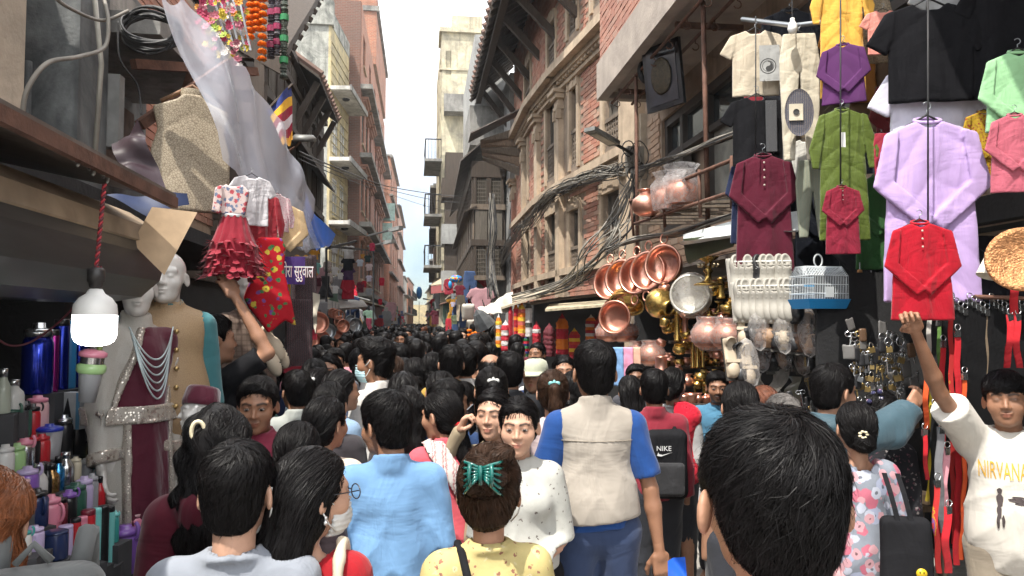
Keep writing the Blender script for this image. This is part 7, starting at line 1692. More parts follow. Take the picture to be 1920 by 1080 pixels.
# ---- woman in yellow floral blouse
o = person('woman in yellow floral blouse with piled up dark hair and green claw clip',918,828,1.84,.12,'highbun',dict(sleeve=.45,neck='crew',loose=.015),floral('yellow_blouse',(.47,.39,.17),[(.50,.43,.24),(.26,.12,.08)],26,.2),'mid',hk={'fem': 1},q=2,hy=-.35,ht=-.02,hc='brown'); mask(o,-.35,-.02,m=mat('mask_white',(.62,.62,.6),.8),fem=1)
cl = MB(); M_ = head_M(-.35)
for s in (-1,1):
 for i in range(6): t = (i-2.5)/2.5; cl.tube([(s*.004,-.165,.085+.012*t),(s*.028,-.172+.004*i,.078+.026*t),(s*.045,-.150,.068+.040*t),(s*.050,-.122,.062+.044*t)],.0042,6)
 cl.tube([(s*.028,-.172,.05),(s*.030,-.176,.08),(s*.028,-.17,.108)],.006,6)
cl.tube([(0,-.172,.055),(0,-.176,.105)],.006,6); cl.build('claw_clip',mat('clip_green',(.005,.10,.085),.12,coat=.6),o,True,M=M_)
MB().tube([(-.075,.10,1.2),(-.085,.03,1.43),(-.088,-.06,1.425),(-.06,-.125,1.28),(.0,-.14,1.1)],.012,8).build('bag_strap',BLK,o,True)
# ---- girl in white blouse facing the camera
o = person('young woman in white flower print blouse looking back towards the camera',973,737,2.80,PI-.12,'lowpony',dict(sleeve=.5,neck='crew',loose=.018),floral('white_blouse',(.43,.43,.40),[(.38,.38,.35),(.14,.12,.11)],24,.14),'light',hk={'fem': 1,'eyes': 1},q=2,hy=-.10,ht=.06,j=pose('bent',1),lm=BLK,hands=('hold','hold'),bh=.014); eyes(o,-.10,.06)
o = person('woman with a phone at her ear behind the white blouse girl',925,722,3.15,PI-.5,'long',dict(sleeve=.5),CM('brownbl',(.30,.24,.16)),'light',hk={'fem': 1},q=2,j=pose(fem=1,R=[(.30,.05,1.22),(.145,.10,1.50)]),hands=('relax','hold'),handrot=(None,A(-1,0,.2)),hy=.1,bh=.013)
MB().box((-.004,-.036,-.07),(.004,.036,.07)).build('phone',mat('phone',(.03,.03,.035),.2),o,M=TR((.098,.05,1.56),rx=-.3)); fl = MB()
for i in range(5): q_ = i*1.2566; fl.sphere((0,.016*math.cos(q_),.016*math.sin(q_)),(.006,.012,.012),8)
fl.build('flower_clip',mat('clip_yellow',(.70,.45,.02),.5),o,True,M=head_M(.1)@TR((-.098,.01,-.02)))
# ---- man in beige vest
j8 = pose(L=[(-.235,-.03,1.085),(-.245,-.02,.835)],R=[(.235,-.03,1.085),(.265,-.05,.84)])
o = person('tall man in beige gilet over a blue tee and jeans, hands low, seen from behind',1114,634,3.08,-.10,'fade',dict(sleeve=.40,neck='boat',loose=.012,hem=.93),CM('royal',(.012,.055,.21)),'tan',j=j8,q=2,hy=.05,ht=-.02,lm=JEAN,hands=('fist','relax'),handrot=(A(.2,1,0),A(-.2,1,0)),bh=.013)
V,Fs = top_geo(j8,.0095,sleeve=0,hem=.965,loose=.030,neck='high',folds=.007,sseed=3); inst('gilet',make_mesh('gilet',V,Fs,True),o,CM('beige',(.33,.295,.255),bump=.3))
sdf_part(lambda P: np.maximum(np.abs(top_sdf(j8,sleeve=0,hem=.87,loose=.030,neck='high',folds=.007,sseed=3)[0](P)-.002)-.003,np.maximum(np.abs(P[:,2]-1.305)-.004,P[:,1])),(-.2,-.22,1.28),(.2,.0,1.33),.006,'yoke_seam',CM('beigeseam',(.30,.26,.21)),o)
z = nrm(j8['L'][1]-j8['L'][2]); a = np.linspace(0,2*PI,17); x_ = nrm(np.cross(z,A(0,1,0))); y_ = np.cross(z,x_); w_ = MB().tube([j8['L'][2]+z*.02+x_*.031*math.cos(t)+y_*.031*math.sin(t) for t in a],.009,6).build('wristwatch',mat('watch_steel',(.30,.31,.30),.3,.9),o,True)
crumple('blue_bag','small blue plastic bag held low by the man in the beige gilet','bag',[W(1252,1052,2.95),W(1282,1040,2.95),W(1290,1095,2.95),W(1250,1100,2.95)],mat('blue_plastic',(.01,.10,.55),.35),10,.03)
# ---- pink shirt woman with red hair tie
o = person('woman in coral pink shirt with long ponytail and red hair tie',828,724,3.2,.1,'lowpony',dict(sleeve=.5,neck='collar',loose=.018),CM('coral',(.60,.10,.13)),'mid',hk={'fem': 1},q=2,hy=.75,ht=.12)
MB().sphere((0,-.10,-.045),(.030,.022,.018),10).build('hair_tie',CM('tie_red',(.5,.015,.02)),o,True,M=head_M(.75,.12))
sdf_part(lambda P: np.maximum.reduce([np.abs(torso_sdf(P,pose(fem=1),.040))-.006,np.abs(P[:,0]*.75+(P[:,2]-1.30)*.5-.02)-.045-.008*wob(P,20,1),.95-P[:,2],P[:,2]-1.47]),(-.26,-.22,.94),(.26,.22,1.5),.010,'scarf',shawlmat('red_white',(.58,.55,.52),(.45,.02,.04),(.3,.01,.03),6),o)
# ---- maroon jacket man facing the camera
o = person('man in maroon collared jacket turning towards the camera beside the stall',484,700,3.05,PI+.35,'short',dict(sleeve=.95,neck='collar',loose=.022,part='jacket'),CM('rasp',(.22,.03,.06)),'tan',hk={'eyes': 1,'shadow': 1},q=2,hy=-.3,ht=.12); eyes(o,-.3,.12)
# ---- boy in white tee holding up the red kurta
rzb,scb = PI-.62,None
pb = W(1884,690,3.05*DF)
def to_local(pt,base,rz,sc): v = (pt-base)/sc; c,s = math.cos(-rz),math.sin(-rz); return A(c*v[0]-s*v[1],s*v[0]+c*v[1],v[2])
scb = pb[2]/1.735; tgt = to_local(W(1714,626,3.10),A(pb[0],pb[1],0),rzb,scb); shR = A(.152,-.0,1.40); mid = (shR+tgt)/2+A(.02,.02,-.03)
jb = pose(R=[mid,tgt],shR=shR);
o = person('boy in white band tee with raised arm holding up the red child kurta',1884,690,3.05,rzb,'fringe',dict(sleeve=.36,neck='crew',loose=.030,folds=.010,hem=.80,sseed=4),CM('whitetee',(.54,.51,.46)),'tan',j=jb,hk={'eyes': 1,'shadow': 1},q=2,hy=-.10,ht=-.04,hr=.06,lm=CM('khaki',(.26,.22,.17)),hands=('relax','hold'),handrot=(None,A(.1,1,.2)),bh=.012)
MB().sphere((0,0,0),1,4) if False else None
tfb = top_sdf(jb,sleeve=.36,neck='crew',loose=.030,folds=.010,hem=.80,sseed=4)[0]
def drape_on(V,f,off=.003):
 y = np.full(len(V),.36)
 for _ in range(60): y = y-f(np.stack([V[:,0],y,V[:,2]],-1))*.8
 return np.stack([V[:,0],y+off-V[:,1]*0,V[:,2]],-1)
def print_on(name,V,Fs,m): V = drape_on(V,tfb); MB().add(V,Fs).build(name,m,o)
TV,TF_ = text_geo('NIRVANA',.070,0.,1.0); fine = MB()
# letters are cut into small tiles so that they follow the cloth
import bmesh
bmx = bmesh.new(); vs = [bmx.verts.new(v) for v in TV]
for f_ in TF_:
 try: bmx.faces.new([vs[i] for i in f_])
 except ValueError: pass
bmesh.ops.triangulate(bmx,faces=bmx.faces[:]); bmesh.ops.subdivide_edges(bmx,edges=bmx.edges[:],cuts=2,use_grid_fill=True); bmesh.ops.triangulate(bmx,faces=bmx.faces[:])
bmx.verts.index_update(); TV = np.array([v.co[:] for v in bmx.verts]); TF2 = np.array([[v.index for v in f_.verts] for f_ in bmx.faces]); bmx.free()
TVm = np.stack([.04-TV[:,0]*.62,TV[:,1],TV[:,2]*1.6+1.27],-1); print_on('lettering',TVm,[TF2[:,::-1]],mat('print_gold',(.60,.34,.03),.8))
def blobprint(cx,cz,pts,name):
 g = MB(); n = 14
 for (x,z,rx_,rz_) in pts:
  a = np.linspace(0,2*PI,n,endpoint=False); V = np.concatenate([[(cx+x,0,cz+z)],[(cx+x+rx_*math.cos(q)*(1+.2*math.sin(5*q+x*90)),0,cz+z+rz_*math.sin(q)) for q in a]]); V = drape_on(V,tfb,.0035+.0004*len(g.v)); g.add(V,[[0,(i+1) % n+1,i+1] for i in range(n)])
 g.build(name,mat('print_dark',(.06,.045,.045),.9),o)
blobprint(.055,1.13,[(0,.055,.010,.014),(0,.015,.013,.030),(.004,-.035,.009,.030),(-.010,-.075,.006,.028),(.010,-.080,.006,.030)],'figure_print')
blobprint(.005,1.15,[(-.015,.0,.035,.008),(-.035,-.012,.030,.007),(-.02,.012,.026,.006),(-.05,.0,.02,.005)],'figure_print')
# ---- floral dress woman with tote bag
o = person('woman in grey floral tunic with low bun and black tote bag, seen from behind',1603,746,3.0,-.08,'bun',dict(sleeve=.62,neck='boat',loose=.024,hem=.55,folds=.006,part='tunic'),floral('grey_floral',(.20,.22,.26),[(.30,.33,.44),(.42,.12,.17),(.40,.42,.50),(.46,.26,.29)],9.,.36),'mid',hk={'fem': 1},q=2,hy=-.15,lm=CM('palepink',(.6,.4,.4)))
er = MB()
for i in range(7): q_ = i*.9; er.sphere((.016*math.cos(q_),0,.014*math.sin(q_)),(.009,.006,.006),7)
er.build('hair_flower',mat('clip_cream',(.62,.55,.38),.4),o,True,M=head_M(-.15)@TR((-.01,-.128,-.012)))
tb_ = thing('tote_bag','black tote bag with a yellow smiley badge hanging behind the floral tunic','bag',M=TR(W(1697,1010,2.98),rz=-.35))
sdf_part(lambda P: rbox(P,(0,0,-.06),(.095,.035,.15),.03)-.006*wob(P,18,2),(-.13,-.08,-.24),(.13,.08,.13),.010,'pouch',BLK,tb_)
for x in (-.03,.02):
 V = np.array([[(x-.01+a_,y_,z_) for a_ in (0,.02)] for y_,z_ in ((-.03,.06),(-.02,.12),(.0,.18),(.05,.25))]); V[:,:,0] -= np.linspace(0,.03,4)[:,None]; MB().grid(V).build('handle',BLK,tb_)
MB().lathe([(0,0),(.020,0),(.020,.004),(0,.006)],18,TR((.045,-.045,-.12),rx=PI/2)).build('badge',mat('badge_yellow',(.70,.48,.02),.4),tb_,True)
for s in (-1,1): MB().sphere((.045+s*.007,-.052,-.115),(.0025,.001,.004),6).build('badge_eye',BLK,tb_)
# ---- teal jacket man reaching, dark lady
pt_ = W(1562,677,3.3*DF); rzt = -1.15; sct = pt_[2]/1.725; tg = to_local(W(1712,762,3.5),A(pt_[0],pt_[1],0),rzt,sct); sR = A(.16,.02,1.37)
jt = pose(R=[(sR+tg)/2+A(.03,0,-.06),tg],shR=sR,L=[(-.16,.16,1.12),(-.05,.38,1.12)])
person('man in teal hooded jacket reaching towards the leashes',1562,677,3.3,rzt,'short',dict(sleeve=.98,neck='hood',loose=.028,part='jacket',folds=.009),CM('teal',(.045,.085,.11),rough=.6),'mid',j=jt,q=2,hk={},hy=-.1,ht=.1,bh=.016)
o = person('woman in black floral top with a flowered hair cloth bending behind the teal jacket',1652,722,3.5,-1.0,'bun',dict(sleeve=.8,loose=.02),floral('black_floral',(.014,.014,.018),[(.20,.18,.18),(.12,.05,.07)],30,.2),'mid',hk={'fem': 1},q=2,ht=.35); er = MB()
for i in range(8): er.sphere((.03*math.cos(i*2.1),-.10+.03*math.sin(i*1.3),.06+.03*math.sin(i*2.7)),(.016,.012,.014),7)
er.build('hair_cloth',floral('hair_cloth',(.03,.03,.08),[(.6,.3,.45),(.6,.58,.6)],40,.3),o,True,M=head_M(0,.35))
# ---- auburn haired person with grey backpack at the frame edge
o = person('person with loose auburn hair and pale top at the frame edge beside the bottles',-28,858,1.45,.15,'wavy',dict(sleeve=.6),CM('blush',(.55,.40,.36)),'light',hk={'fem': 1},q=2,hc='auburn')
bp = thing('grey_backpack','grey backpack with padded straps in the bottom corner by the bottles','backpack',M=TR(W(62,1075,1.42),rz=.25)); MBK = CM('bpgrey',(.10,.105,.105),rough=.7)
sdf_part(lambda P: rbox(P,(0,0,-.16),(.125,.06,.17),.05)-.005*wob(P,16,1),(-.17,-.1,-.36),(.17,.1,.05),.010,'main_pouch',MBK,bp); sdf_part(lambda P: rbox(P,(.0,-.065,-.2),(.09,.02,.09),.02),(-.12,-.1,-.32),(.12,-.03,-.08),.009,'front_pocket',CM('bpdark',(.10,.105,.11)),bp)
for s in (-1,1): MB().tube([(s*.07,.05,-.01),(s*.075,.10,.045),(s*.07,.17,.03),(s*.07,.19,-.12)],.020,8).build('strap',MBK,bp,True)
MB().tube([(-.03,.0,.02),(0,0,.055),(.03,0,.02)],.008,6).build('grab_handle',MBK,bp,True)
# ---- the middle rank (label, px, top, depth, turn, hair, wear, colour, skin, female, head turn, extras)
MID = [
('woman with tight black bun and red hair tie behind the woman in red',560,782,2.5,0,'bun',.7,(.03,.02,.025),'mid',1,-.2,'tie'),
('woman in cream top with black ponytail beside the blue polo man',612,737,2.95,-.1,'lowpony',.5,(.55,.46,.38),'mid',1,-.5,''),
('woman with sleek black hair in profile wearing a blue dotted top',640,688,3.9,-.9,'long',.5,(.22,.32,.46),'mid',1,-.2,'eyes'),
('tall man in white shirt and surgical mask looking to one side',703,633,4.25,1.0,'quiff',.9,(.56,.54,.51),'tan',0,.2,'mask'),
('woman in light blue surgical mask facing the camera',724,690,4.3,PI-.2,'bun',.5,(.30,.26,.24),'mid',1,.1,'mask'),
('woman with shiny black hair in a white lace top before the lilac shirt',757,692,3.85,.05,'long',.5,(.5,.48,.46),'mid',1,0,''),
('woman with hair up in a pale lilac shirt',778,666,5.0,.1,'bun',.4,(.50,.48,.60),'mid',1,.1,''),
('woman in black with pinned up hair near the mustard shirt',812,656,5.0,-.1,'bun',.9,(.02,.02,.022),'mid',1,0,''),
('woman with smooth brown black hair in white behind the pink shirt',826,690,3.9,0,'bun',.5,(.52,.50,.48),'mid',1,.1,''),
('man in mustard shirt with short black hair walking away',846,644,4.9,0,'fade',.9,(.36,.23,.045),'mid',0,0,''),
('man in white shirt with bushy black hair next to the mustard shirt',871,645,5.1,.1,'thick',.9,(.52,.52,.52),'mid',0,0,''),
('man in navy shirt turning his head behind the pink shirt woman',842,706,3.5,-.1,'short',.45,(.02,.045,.12),'tan',0,-.9,''),
('young man in white tee half hidden beyond the navy shirt',866,712,3.75,-.1,'short',.45,(.56,.54,.5),'tan',0,-.7,''),
('balding man in dark jacket walking away',920,658,4.6,0,'balding',.9,(.02,.022,.03),'mid',0,0,''),
('man in black leather jacket with thick neck, seen from behind',957,656,4.4,-.1,'fade',.95,(.016,.017,.02),'mid',0,0,'jacket'),
('woman with white butterfly clip in long black hair',921,682,3.6,0,'pony',.5,(.06,.06,.065),'mid',1,0,'clipw'),
('man in pale green cap near the hanging garlands',1003,668,4.9,PI-.8,'short',.8,(.06,.06,.06),'mid',0,.3,'cap'),
('older woman with tied back hair facing the camera below the garlands',1057,662,5.1,PI-.1,'bun',.7,(.10,.07,.06),'mid',1,0,'eyes'),
('woman with brown highlighted ponytail and teal clip in white top',1036,688,3.7,.0,'pony',.6,(.58,.47,.48),'light',1,-.1,'clipt'),
('woman with black hair pulled back beside the gilet man',1078,690,3.95,-.2,'bun',.5,(.45,.45,.46),'mid',1,-.3,''),
('man in maroon shirt wearing a black backpack',1226,688,4.2,-.15,'short',.9,(.22,.02,.035),'tan',0,-.1,'pack'),
('woman in grey print blouse with bright red shawl',1262,684,4.6,-.35,'bun',.6,(.36,.36,.36),'mid',1,-.3,'shawl'),
('man peering past the towels by the copper pots',1192,680,5.7,PI-.4,'short',.5,(.05,.05,.06),'dark',0,.2,'eyes'),
('woman with glossy black hair in white top near the brass shelves',1387,708,3.25,.1,'bun',.5,(.50,.50,.50),'mid',1,-.4,''),
('person with copper dyed hair under the hanging shoes',1430,718,4.0,.1,'bun',.5,(.2,.2,.2),'mid',1,.1,'copper'),
('grey haired person just behind the foreground boy',1466,735,3.4,0,'short',.5,(.10,.10,.11),'mid',0,0,'grey'),
('man in blue shirt looking aside by the shawl stall',573,647,5.3,.6,'short',.5,(.02,.09,.30),'dark',0,.6,''),
('woman looking down under the carved timber house',617,660,5.0,PI-.3,'long',.5,(.12,.10,.10),'mid',1,.2,''),
('man with short hair facing the camera beyond the shawls',628,650,6.0,PI+.1,'short',.5,(.16,.17,.20),'tan',0,0,'eyes'),
('woman in black with flower clip in her black hair',598,684,4.2,-.1,'pony',.9,(.02,.02,.02),'mid',1,-.2,'clipw'),
('woman with dark bun in front of the dotted top',620,709,3.45,-.05,'bun',.5,(.04,.035,.04),'mid',1,-.1,''),
('grey haired man in pale shirt by the stall edge',556,690,4.05,.2,'short',.9,(.36,.38,.36),'tan',0,.3,''),
('woman with brown streaked hair in the middle of the crowd',737,662,5.0,.0,'bun',.5,(.05,.05,.05),'mid',1,0,'brown'),
('man with square cut hair and dark collar further ahead',751,642,5.9,0,'fade',.9,(.02,.02,.022),'mid',0,0,''),
('woman with loose black hair half hidden by the blue polo man',765,718,3.3,.0,'wavy',.5,(.05,.045,.05),'mid',1,0,''),
('woman whose face shows between the towels and the gilet man',1180,700,4.9,.1,'long',.5,(.05,.03,.035),'mid',1,0,''),
('person in striped top with long hair under the patterned shawls',590,668,4.7,.1,'long',.5,(.03,.05,.08),'mid',1,0,''),
]
for (lb,px,yt,d,rz,hair,slv,col,tone,fem,hy,ex) in MID:
 q = 2 if d < 3.6 else 1; hk = {'fem': fem} if fem else {}
 if 'eyes' in ex: hk['eyes'] = 1
 hc = 'copper' if ex == 'copper' else 'grey' if ex == 'grey' else 'brown' if ex in ('brown','clipt') else 'black'
 o = person(lb,px,yt,d,rz,hair,dict(sleeve=slv,neck='collar' if not fem else 'crew',loose=.028 if ex == 'jacket' else .014),CM('m%d' % px,col,rough=.45 if ex == 'jacket' else .85,spec=.5 if ex == 'jacket' else .2),tone,hk=hk,hy=hy,q=q,hc=hc)
 if 'eyes' in ex: eyes(o,hy)
 if ex == 'mask': mask(o,hy,fem=fem)
 if ex == 'tie': MB().tube([(.022*math.cos(t),0,.020*math.sin(t)) for t in np.linspace(0,2*PI,15)],.007,6).build('hair_tie',CM('tie_brown',(.20,.03,.04)),o,True,M=head_M(hy)@TR((0,-.088,-.045)))
 if ex in ('clipw','clipt'):
  c_ = MB(); c_.sphere((0,0,0),(.012,.008,.030),8); c_.sphere((.018,0,.010),(.014,.006,.012),8); c_.sphere((-.018,0,.010),(.014,.006,.012),8); c_.build('hair_clip',mat('clip_white',(.62,.62,.6),.35) if ex == 'clipw' else mat('clip_teal',(.20,.50,.50),.3),o,True,M=head_M(hy)@TR((0,-.118,.05)))
 if ex == 'cap':
  c_ = MB(); c_.lathe([(.090,.02),(.092,.06),(.078,.105),(.04,.125),(0,.128)],20,TR((0,-.008,.0),sc=(1,1.18,1))); c_.build('cap',CM('capgreen',(.42,.44,.34)),o,True,M=head_M(hy)); a = np.linspace(-1.1,1.1,9); b_ = np.stack([np.stack([.088*np.sin(a),.10*np.cos(a),a*0+.035],-1),np.stack([.080*np.sin(a),.10*np.cos(a)+.075,a*0+.012],-1)]); c_ = MB(); c_.grid(b_); c_.grid(b_[:,::-1]-A(0,0,.006)); c_.build('cap_peak',CM('capgreen',(.4,.4,.3)),o,True,M=head_M(hy))
 if ex == 'shawl': sdf_part(lambda P: np.maximum.reduce([np.abs(torso_sdf(P,pose(fem=1),.042))-.007,-P[:,0]+.015+.01*wob(P,15,1),.85-P[:,2],P[:,2]-1.47]),(-.05,-.24,.84),(.28,.24,1.5),.011,'shawl',CM('shawlred',(.50,.01,.03)),o)
 if ex == 'pack':
  bk = thing('black_backpack','black backpack with a white brand name on the man in maroon','backpack',M=TR((o.location.x+.02,o.location.y-.16,.93),rz=-.15,sc=.8)); sdf_part(lambda P: rbox(P,(0,0,.10),(.15,.07,.25),.06)-.006*wob(P,14,2),(-.2,-.12,-.2),(.2,.12,.4),.012,'main_pouch',BLK,bk); sdf_part(lambda P: rbox(P,(0,-.07,.0),(.12,.03,.12),.03),(-.16,-.12,-.16),(.16,-.03,.16),.011,'front_pocket',CM('packgrey',(.03,.03,.033)),bk)
  letters('lettering','NIKE',.05,mat('logo_white',(.7,.7,.7),.5),bk,M=TR((-.03,-.078,.22))); MB().prism([(-.08,.17),(-.05,.165),(.03,.195),(-.04,.176),(-.065,.182),(-.07,.195)],-.0785,-.0775).build('swoosh',mat('logo_white',(.7,.7,.7),.5),bk)
  for s in (-1,1): MB().tube([(s*.08,.07,.30),(s*.085,.16,.40),(s*.085,.26,.30)],.018,6).build('strap',BLK,bk,True)
  # stall keepers on the edges of the street
ps = W(1345,690,5.0); o = person('bearded seller in blue tee sitting among the brass ware',1345,692,5.0,PI-.55,'short',dict(sleeve=.45),CM('sellerblue',(.06,.17,.27)),'tan',j=pose('bent'),hk={'beard': 1,'eyes': 1},q=2,hy=.2,ht=.1,hands=('hold','hold'),bh=.014); eyes(o,.2,.1)
pr_ = W(402,585,4.0*DF); rzr = -.6; scr = pr_[2]/1.725; tg = to_local(W(446,556,4.2),A(pr_[0],pr_[1],0),rzr,scr)
person('stall keeper in black with one arm raised under the party dress',402,585,4.0,rzr,'short',dict(sleeve=.4),BLK,'mid',j=pose(R=[(.30,.10,1.52),tuple(tg)],shR=(.16,.0,1.40)),hk={},q=1,hy=-.4,bh=.014)
# ================================================================== street-level stalls under the brick house
st = thing('garland_stall','dark stall front under the brick house hung with festival garlands','stall')
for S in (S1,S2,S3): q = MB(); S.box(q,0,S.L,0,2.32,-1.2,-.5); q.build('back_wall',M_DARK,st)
q = MB(); S1.box(q,.0,.25,0,2.3,-.5,.1); q.build('door_post',M_STONE,st)
def slabquad(name,a,b,c,d,t,m,parent=None,**k): return MB().add([a,b,c,d,a+A(0,0,t),b+A(0,0,t),c+A(0,0,t),d+A(0,0,t)],[BOXF]).build(name,m,parent,**k)
slabquad('awning_sheet',W(1022,584,10.2),W(1150,574,9.0),W(1148,566,10.0),W(1030,574,11.6),.03,mat('straw_sheet',(.42,.36,.25),.9,var=.4,scale=12),st)
slabquad('awning_sheet',W(940,580,11.2),W(1040,548,10.8),W(1040,540,12.2),W(935,565,13.2),.03,mat('tan_canvas',(.42,.36,.27),.85,dirt=(.2,.17,.13)),st)
crumple('canvas_flap','white canvas flap at the corner of the garland stall awning','canvas',[W(896,578,11.5),W(962,548,11.5),W(958,580,11.3),W(905,592,11.3)],mat('white_canvas',(.55,.53,.48),.8),12,.05)
def bandmat(key,cols,k):
 if key in MATS: return MATS[key]
 m,n,l,b = _new(key); MATS[key] = m; vec = _coord(n,l); sp = n.new('ShaderNodeSeparateXYZ'); l.new(vec,sp.inputs[0]); mu = n.new('ShaderNodeMath'); mu.operation = 'MULTIPLY'; mu.inputs[1].default_value = k; l.new(sp.outputs[2],mu.inputs[0]); fr = n.new('ShaderNodeMath'); fr.operation = 'FRACT'; l.new(mu.outputs[0],fr.inputs[0])
 r = _ramp(n,l,fr.outputs[0],[(i/len(cols),c) for i,c in enumerate(cols)]); r.node.color_ramp.interpolation = 'CONSTANT'; l.new(r,b.inputs['Base Color']); b.inputs['Roughness'].default_value = .75; _bump(n,l,b,_noise(n,l,vec,60,4),.6,.02); return m
RED,ORG,YEL_,WHT,GRN = (.42,.012,.03),(.70,.18,.01),(.68,.42,.03),(.55,.53,.52),(.03,.18,.06)
GL = [(935,588,652,11,[YEL_,ORG,WHT],'yellow and white garland bundle nearest the umbrella'),(948,600,658,17,[RED,WHT],'red and white banded garland bundle'),(957,570,630,9,[RED,(.35,.01,.02)],'plain red garland bundle'),(967,565,628,10,[RED,ORG,RED],'red and orange garland bundle'),(978,565,632,14,[(.5,.10,.08),YEL_,ORG],'pink and gold garland bundle'),(991,560,632,12,[WHT,WHT,(.06,.06,.05),WHT],'white garland bundle with dark bands'),(963,632,690,18,[ORG,(.60,.06,.01),YEL_],'orange tinsel garland hanging lowest'),(985,625,668,14,[GRN,(.02,.03,.14),RED],'green, navy and red banded scarf'),(1006,602,662,15,[RED,WHT,RED,(.3,.01,.02)],'maroon and white garland bundle'),(1030,606,668,22,[(.10,.012,.02),(.13,.015,.025)],'dark maroon cloth panel'),(1054,588,664,22,[RED,ORG,ORG,RED],'big red and orange garland bag'),(1077,615,672,20,[RED,(.5,.04,.02),YEL_],'red and gold garland bundle'),(1108,590,642,20,[(.4,.02,.03),ORG,WHT],'orange and white garland bag by the copper pots'),(1122,592,645,14,[RED,(.3,.01,.02)],'deep red garland by the copper pots')]
for i,(px,y0,y1,w,cols,lb) in enumerate(GL):
 d = 11.2-.9*max(0,(px-1000)/120); H = (y1-y0)*d/FPX; r = w*d/FPX/2; o = thing('garland',lb+' hanging at the garland stall','garland',W(px,y0,d),group='garlands at the stall'); n = 3 if w > 10 else 2
 for k in range(n+1):
  a = 2*math.pi*k/(n+1); zs = np.linspace(0,-H,30); rr = r*.62*(np.clip(np.linspace(0,4,30),.12,1))*(1+.10*np.sin(zs*90+k)); MB().tube([(r*.45*math.cos(a)*min(1,-z/H*4),r*.45*math.sin(a)*min(1,-z/H*4),z) for z in zs],rr,8).build('strand',bandmat('band%d' % i,cols,(3 if len(cols) < 4 else 2)/max(H,.2)),o,True)
  # folded umbrella, bags and orange flowers by the stall corner
um = thing('umbrella','half folded dark grey umbrella at the stall corner','umbrella',M=TR(W(905,602,11.2),ry=-.55,rx=.2,sc=.7)); a8 = np.linspace(0,2*math.pi,9)
for i in range(8): V = np.array([[(0,0,.30),(0,0,.30)]]+[[(r*math.cos(a8[i]),r*math.sin(a8[i]),z),(r*math.cos(a8[i+1]),r*math.sin(a8[i+1]),z)] for r,z in ((.12,.2),(.20,.02),(.24,-.15))]); mb = MB(); mb.grid(V); mb.build('panel',CM('umb%d' % (i % 2),(.05,.055,.06) if i % 2 else (.08,.085,.09),rough=.6),um)
MB().tube([(0,0,.33),(0,0,-.35)],.012,6).build('shaft',M_IRON,um)
for i in range(14):
 px,py = 878+(i*37 % 62),585+(i*23 % 62); col = [(.5,.47,.42),(.03,.03,.035),(.4,.3,.26),(.02,.02,.02)][i % 4]; o = thing('hung_bag',['pale','black','tan','charcoal'][i % 4]+' bag, %s in the cluster around the folded umbrella' % od[i % 12]+(' and lower' if i > 11 else ''),'bag',M=TR(W(px,py,11.6+.1*(i % 5)),rz=i,rx=.3)); sdf_part(lambda P: smin(rbox(P,(0,0,0),(.10,.05,.13),.04),cone(P,(-.07,0,.1),(.07,0,.1),.03,.03),.03)-.01*wob(P,20,i % 5),(-.16,-.1,-.2),(.16,.1,.2),.022,'pouch',mat('bagc%d' % (i % 4),col,.6),o); MB().tube([(-.06,0,.12),(0,0,.24),(.06,0,.12)],.008,5).build('handle',M_IRON,o,True)
for i in range(5): blob_string('marigold_garland','%s loop of orange flowers under the folded umbrella' % od[i],880+i*6,615+(i*7 % 9),640,11.4,M_MARI,.05,3)
# far clothes on the right: jackets, trousers, awning with red fringe
def far_gar(label,px,py,d,kind,col,wpx,name,**k): return garment(label,px,py,d,kind,CM('far_%d_%d' % (px,py),col),wpx,name=name,cat=name.replace('_',' '),hook=False,collar=False,h=.02,**k)
far_gar('dark red jacket hanging below the lattice bay',842,522,19,'kurta',(.30,.03,.05),22,'jacket',L=.85)
far_gar('maroon sweater hanging over the beige trousers',862,534,18.5,'tee',(.14,.015,.03),24,'sweater')
far_gar('beige trousers hanging at the far clothes stall',864,553,18.2,'trouser',(.42,.35,.26),18,'trousers',L=1.1)
far_gar('grey vest on the post by the beige trousers',850,550,18.4,'tee',(.22,.24,.26),12,'vest')
far_gar('pale lilac tee below the grey vest',849,566,18.3,'tee',(.45,.42,.55),10,'tee_shirt')
far_gar('olive shirt at the bottom of the far clothes stall',852,590,18.3,'kurta',(.12,.15,.09),14,'shirt',L=.8)
far_gar('red and white striped scarf under the far clothes stall',841,597,17.5,'trouser',(.45,.03,.05),12,'scarf',L=1.2)
bl = thing('bright_toy','blue and multicoloured inflatable toy above the far clothes','toy',W(855,523,18)); MB().sphere((0,0,0),(.16,.1,.1),10).build('shell',floral('toy',(.03,.25,.6),[(.7,.5,.05),(.6,.05,.05)],12,.3),bl,True); MB().sphere((-.14,0,-.14),(.05,.05,.10),8).build('tail',mat('toyblue',(.02,.3,.7),.4),bl,True)
aw2 = thing('fringed_awning','beige awning with red fringe on the far side of the lattice bay','awning'); p = [W(808,536,33),W(840,532,31),W(845,516,32),W(815,524,36)]; slabquad('canopy',*p,.04,mat('tan_canvas2',(.46,.38,.27),.85),aw2); slabquad('fringe',p[0]-A(0,0,.35),p[1]-A(0,0,.35),p[1]+A(0,.05,-.35),p[0]+A(0,.05,-.35),.33,cloth('fringe_red',(.32,.05,.05)),aw2)
bn = thing('balloon','big blue balloon against the far houses','balloon',W(786,549,70)); MB().sphere((0,0,0),(.28,.28,.6),14).build('skin',mat('balloon_blue',(.03,.25,.65),.3),bn,True); MB().tube([(0,0,-.8),(0,0,-3)],.03).build('string',M_WIRE,bn)
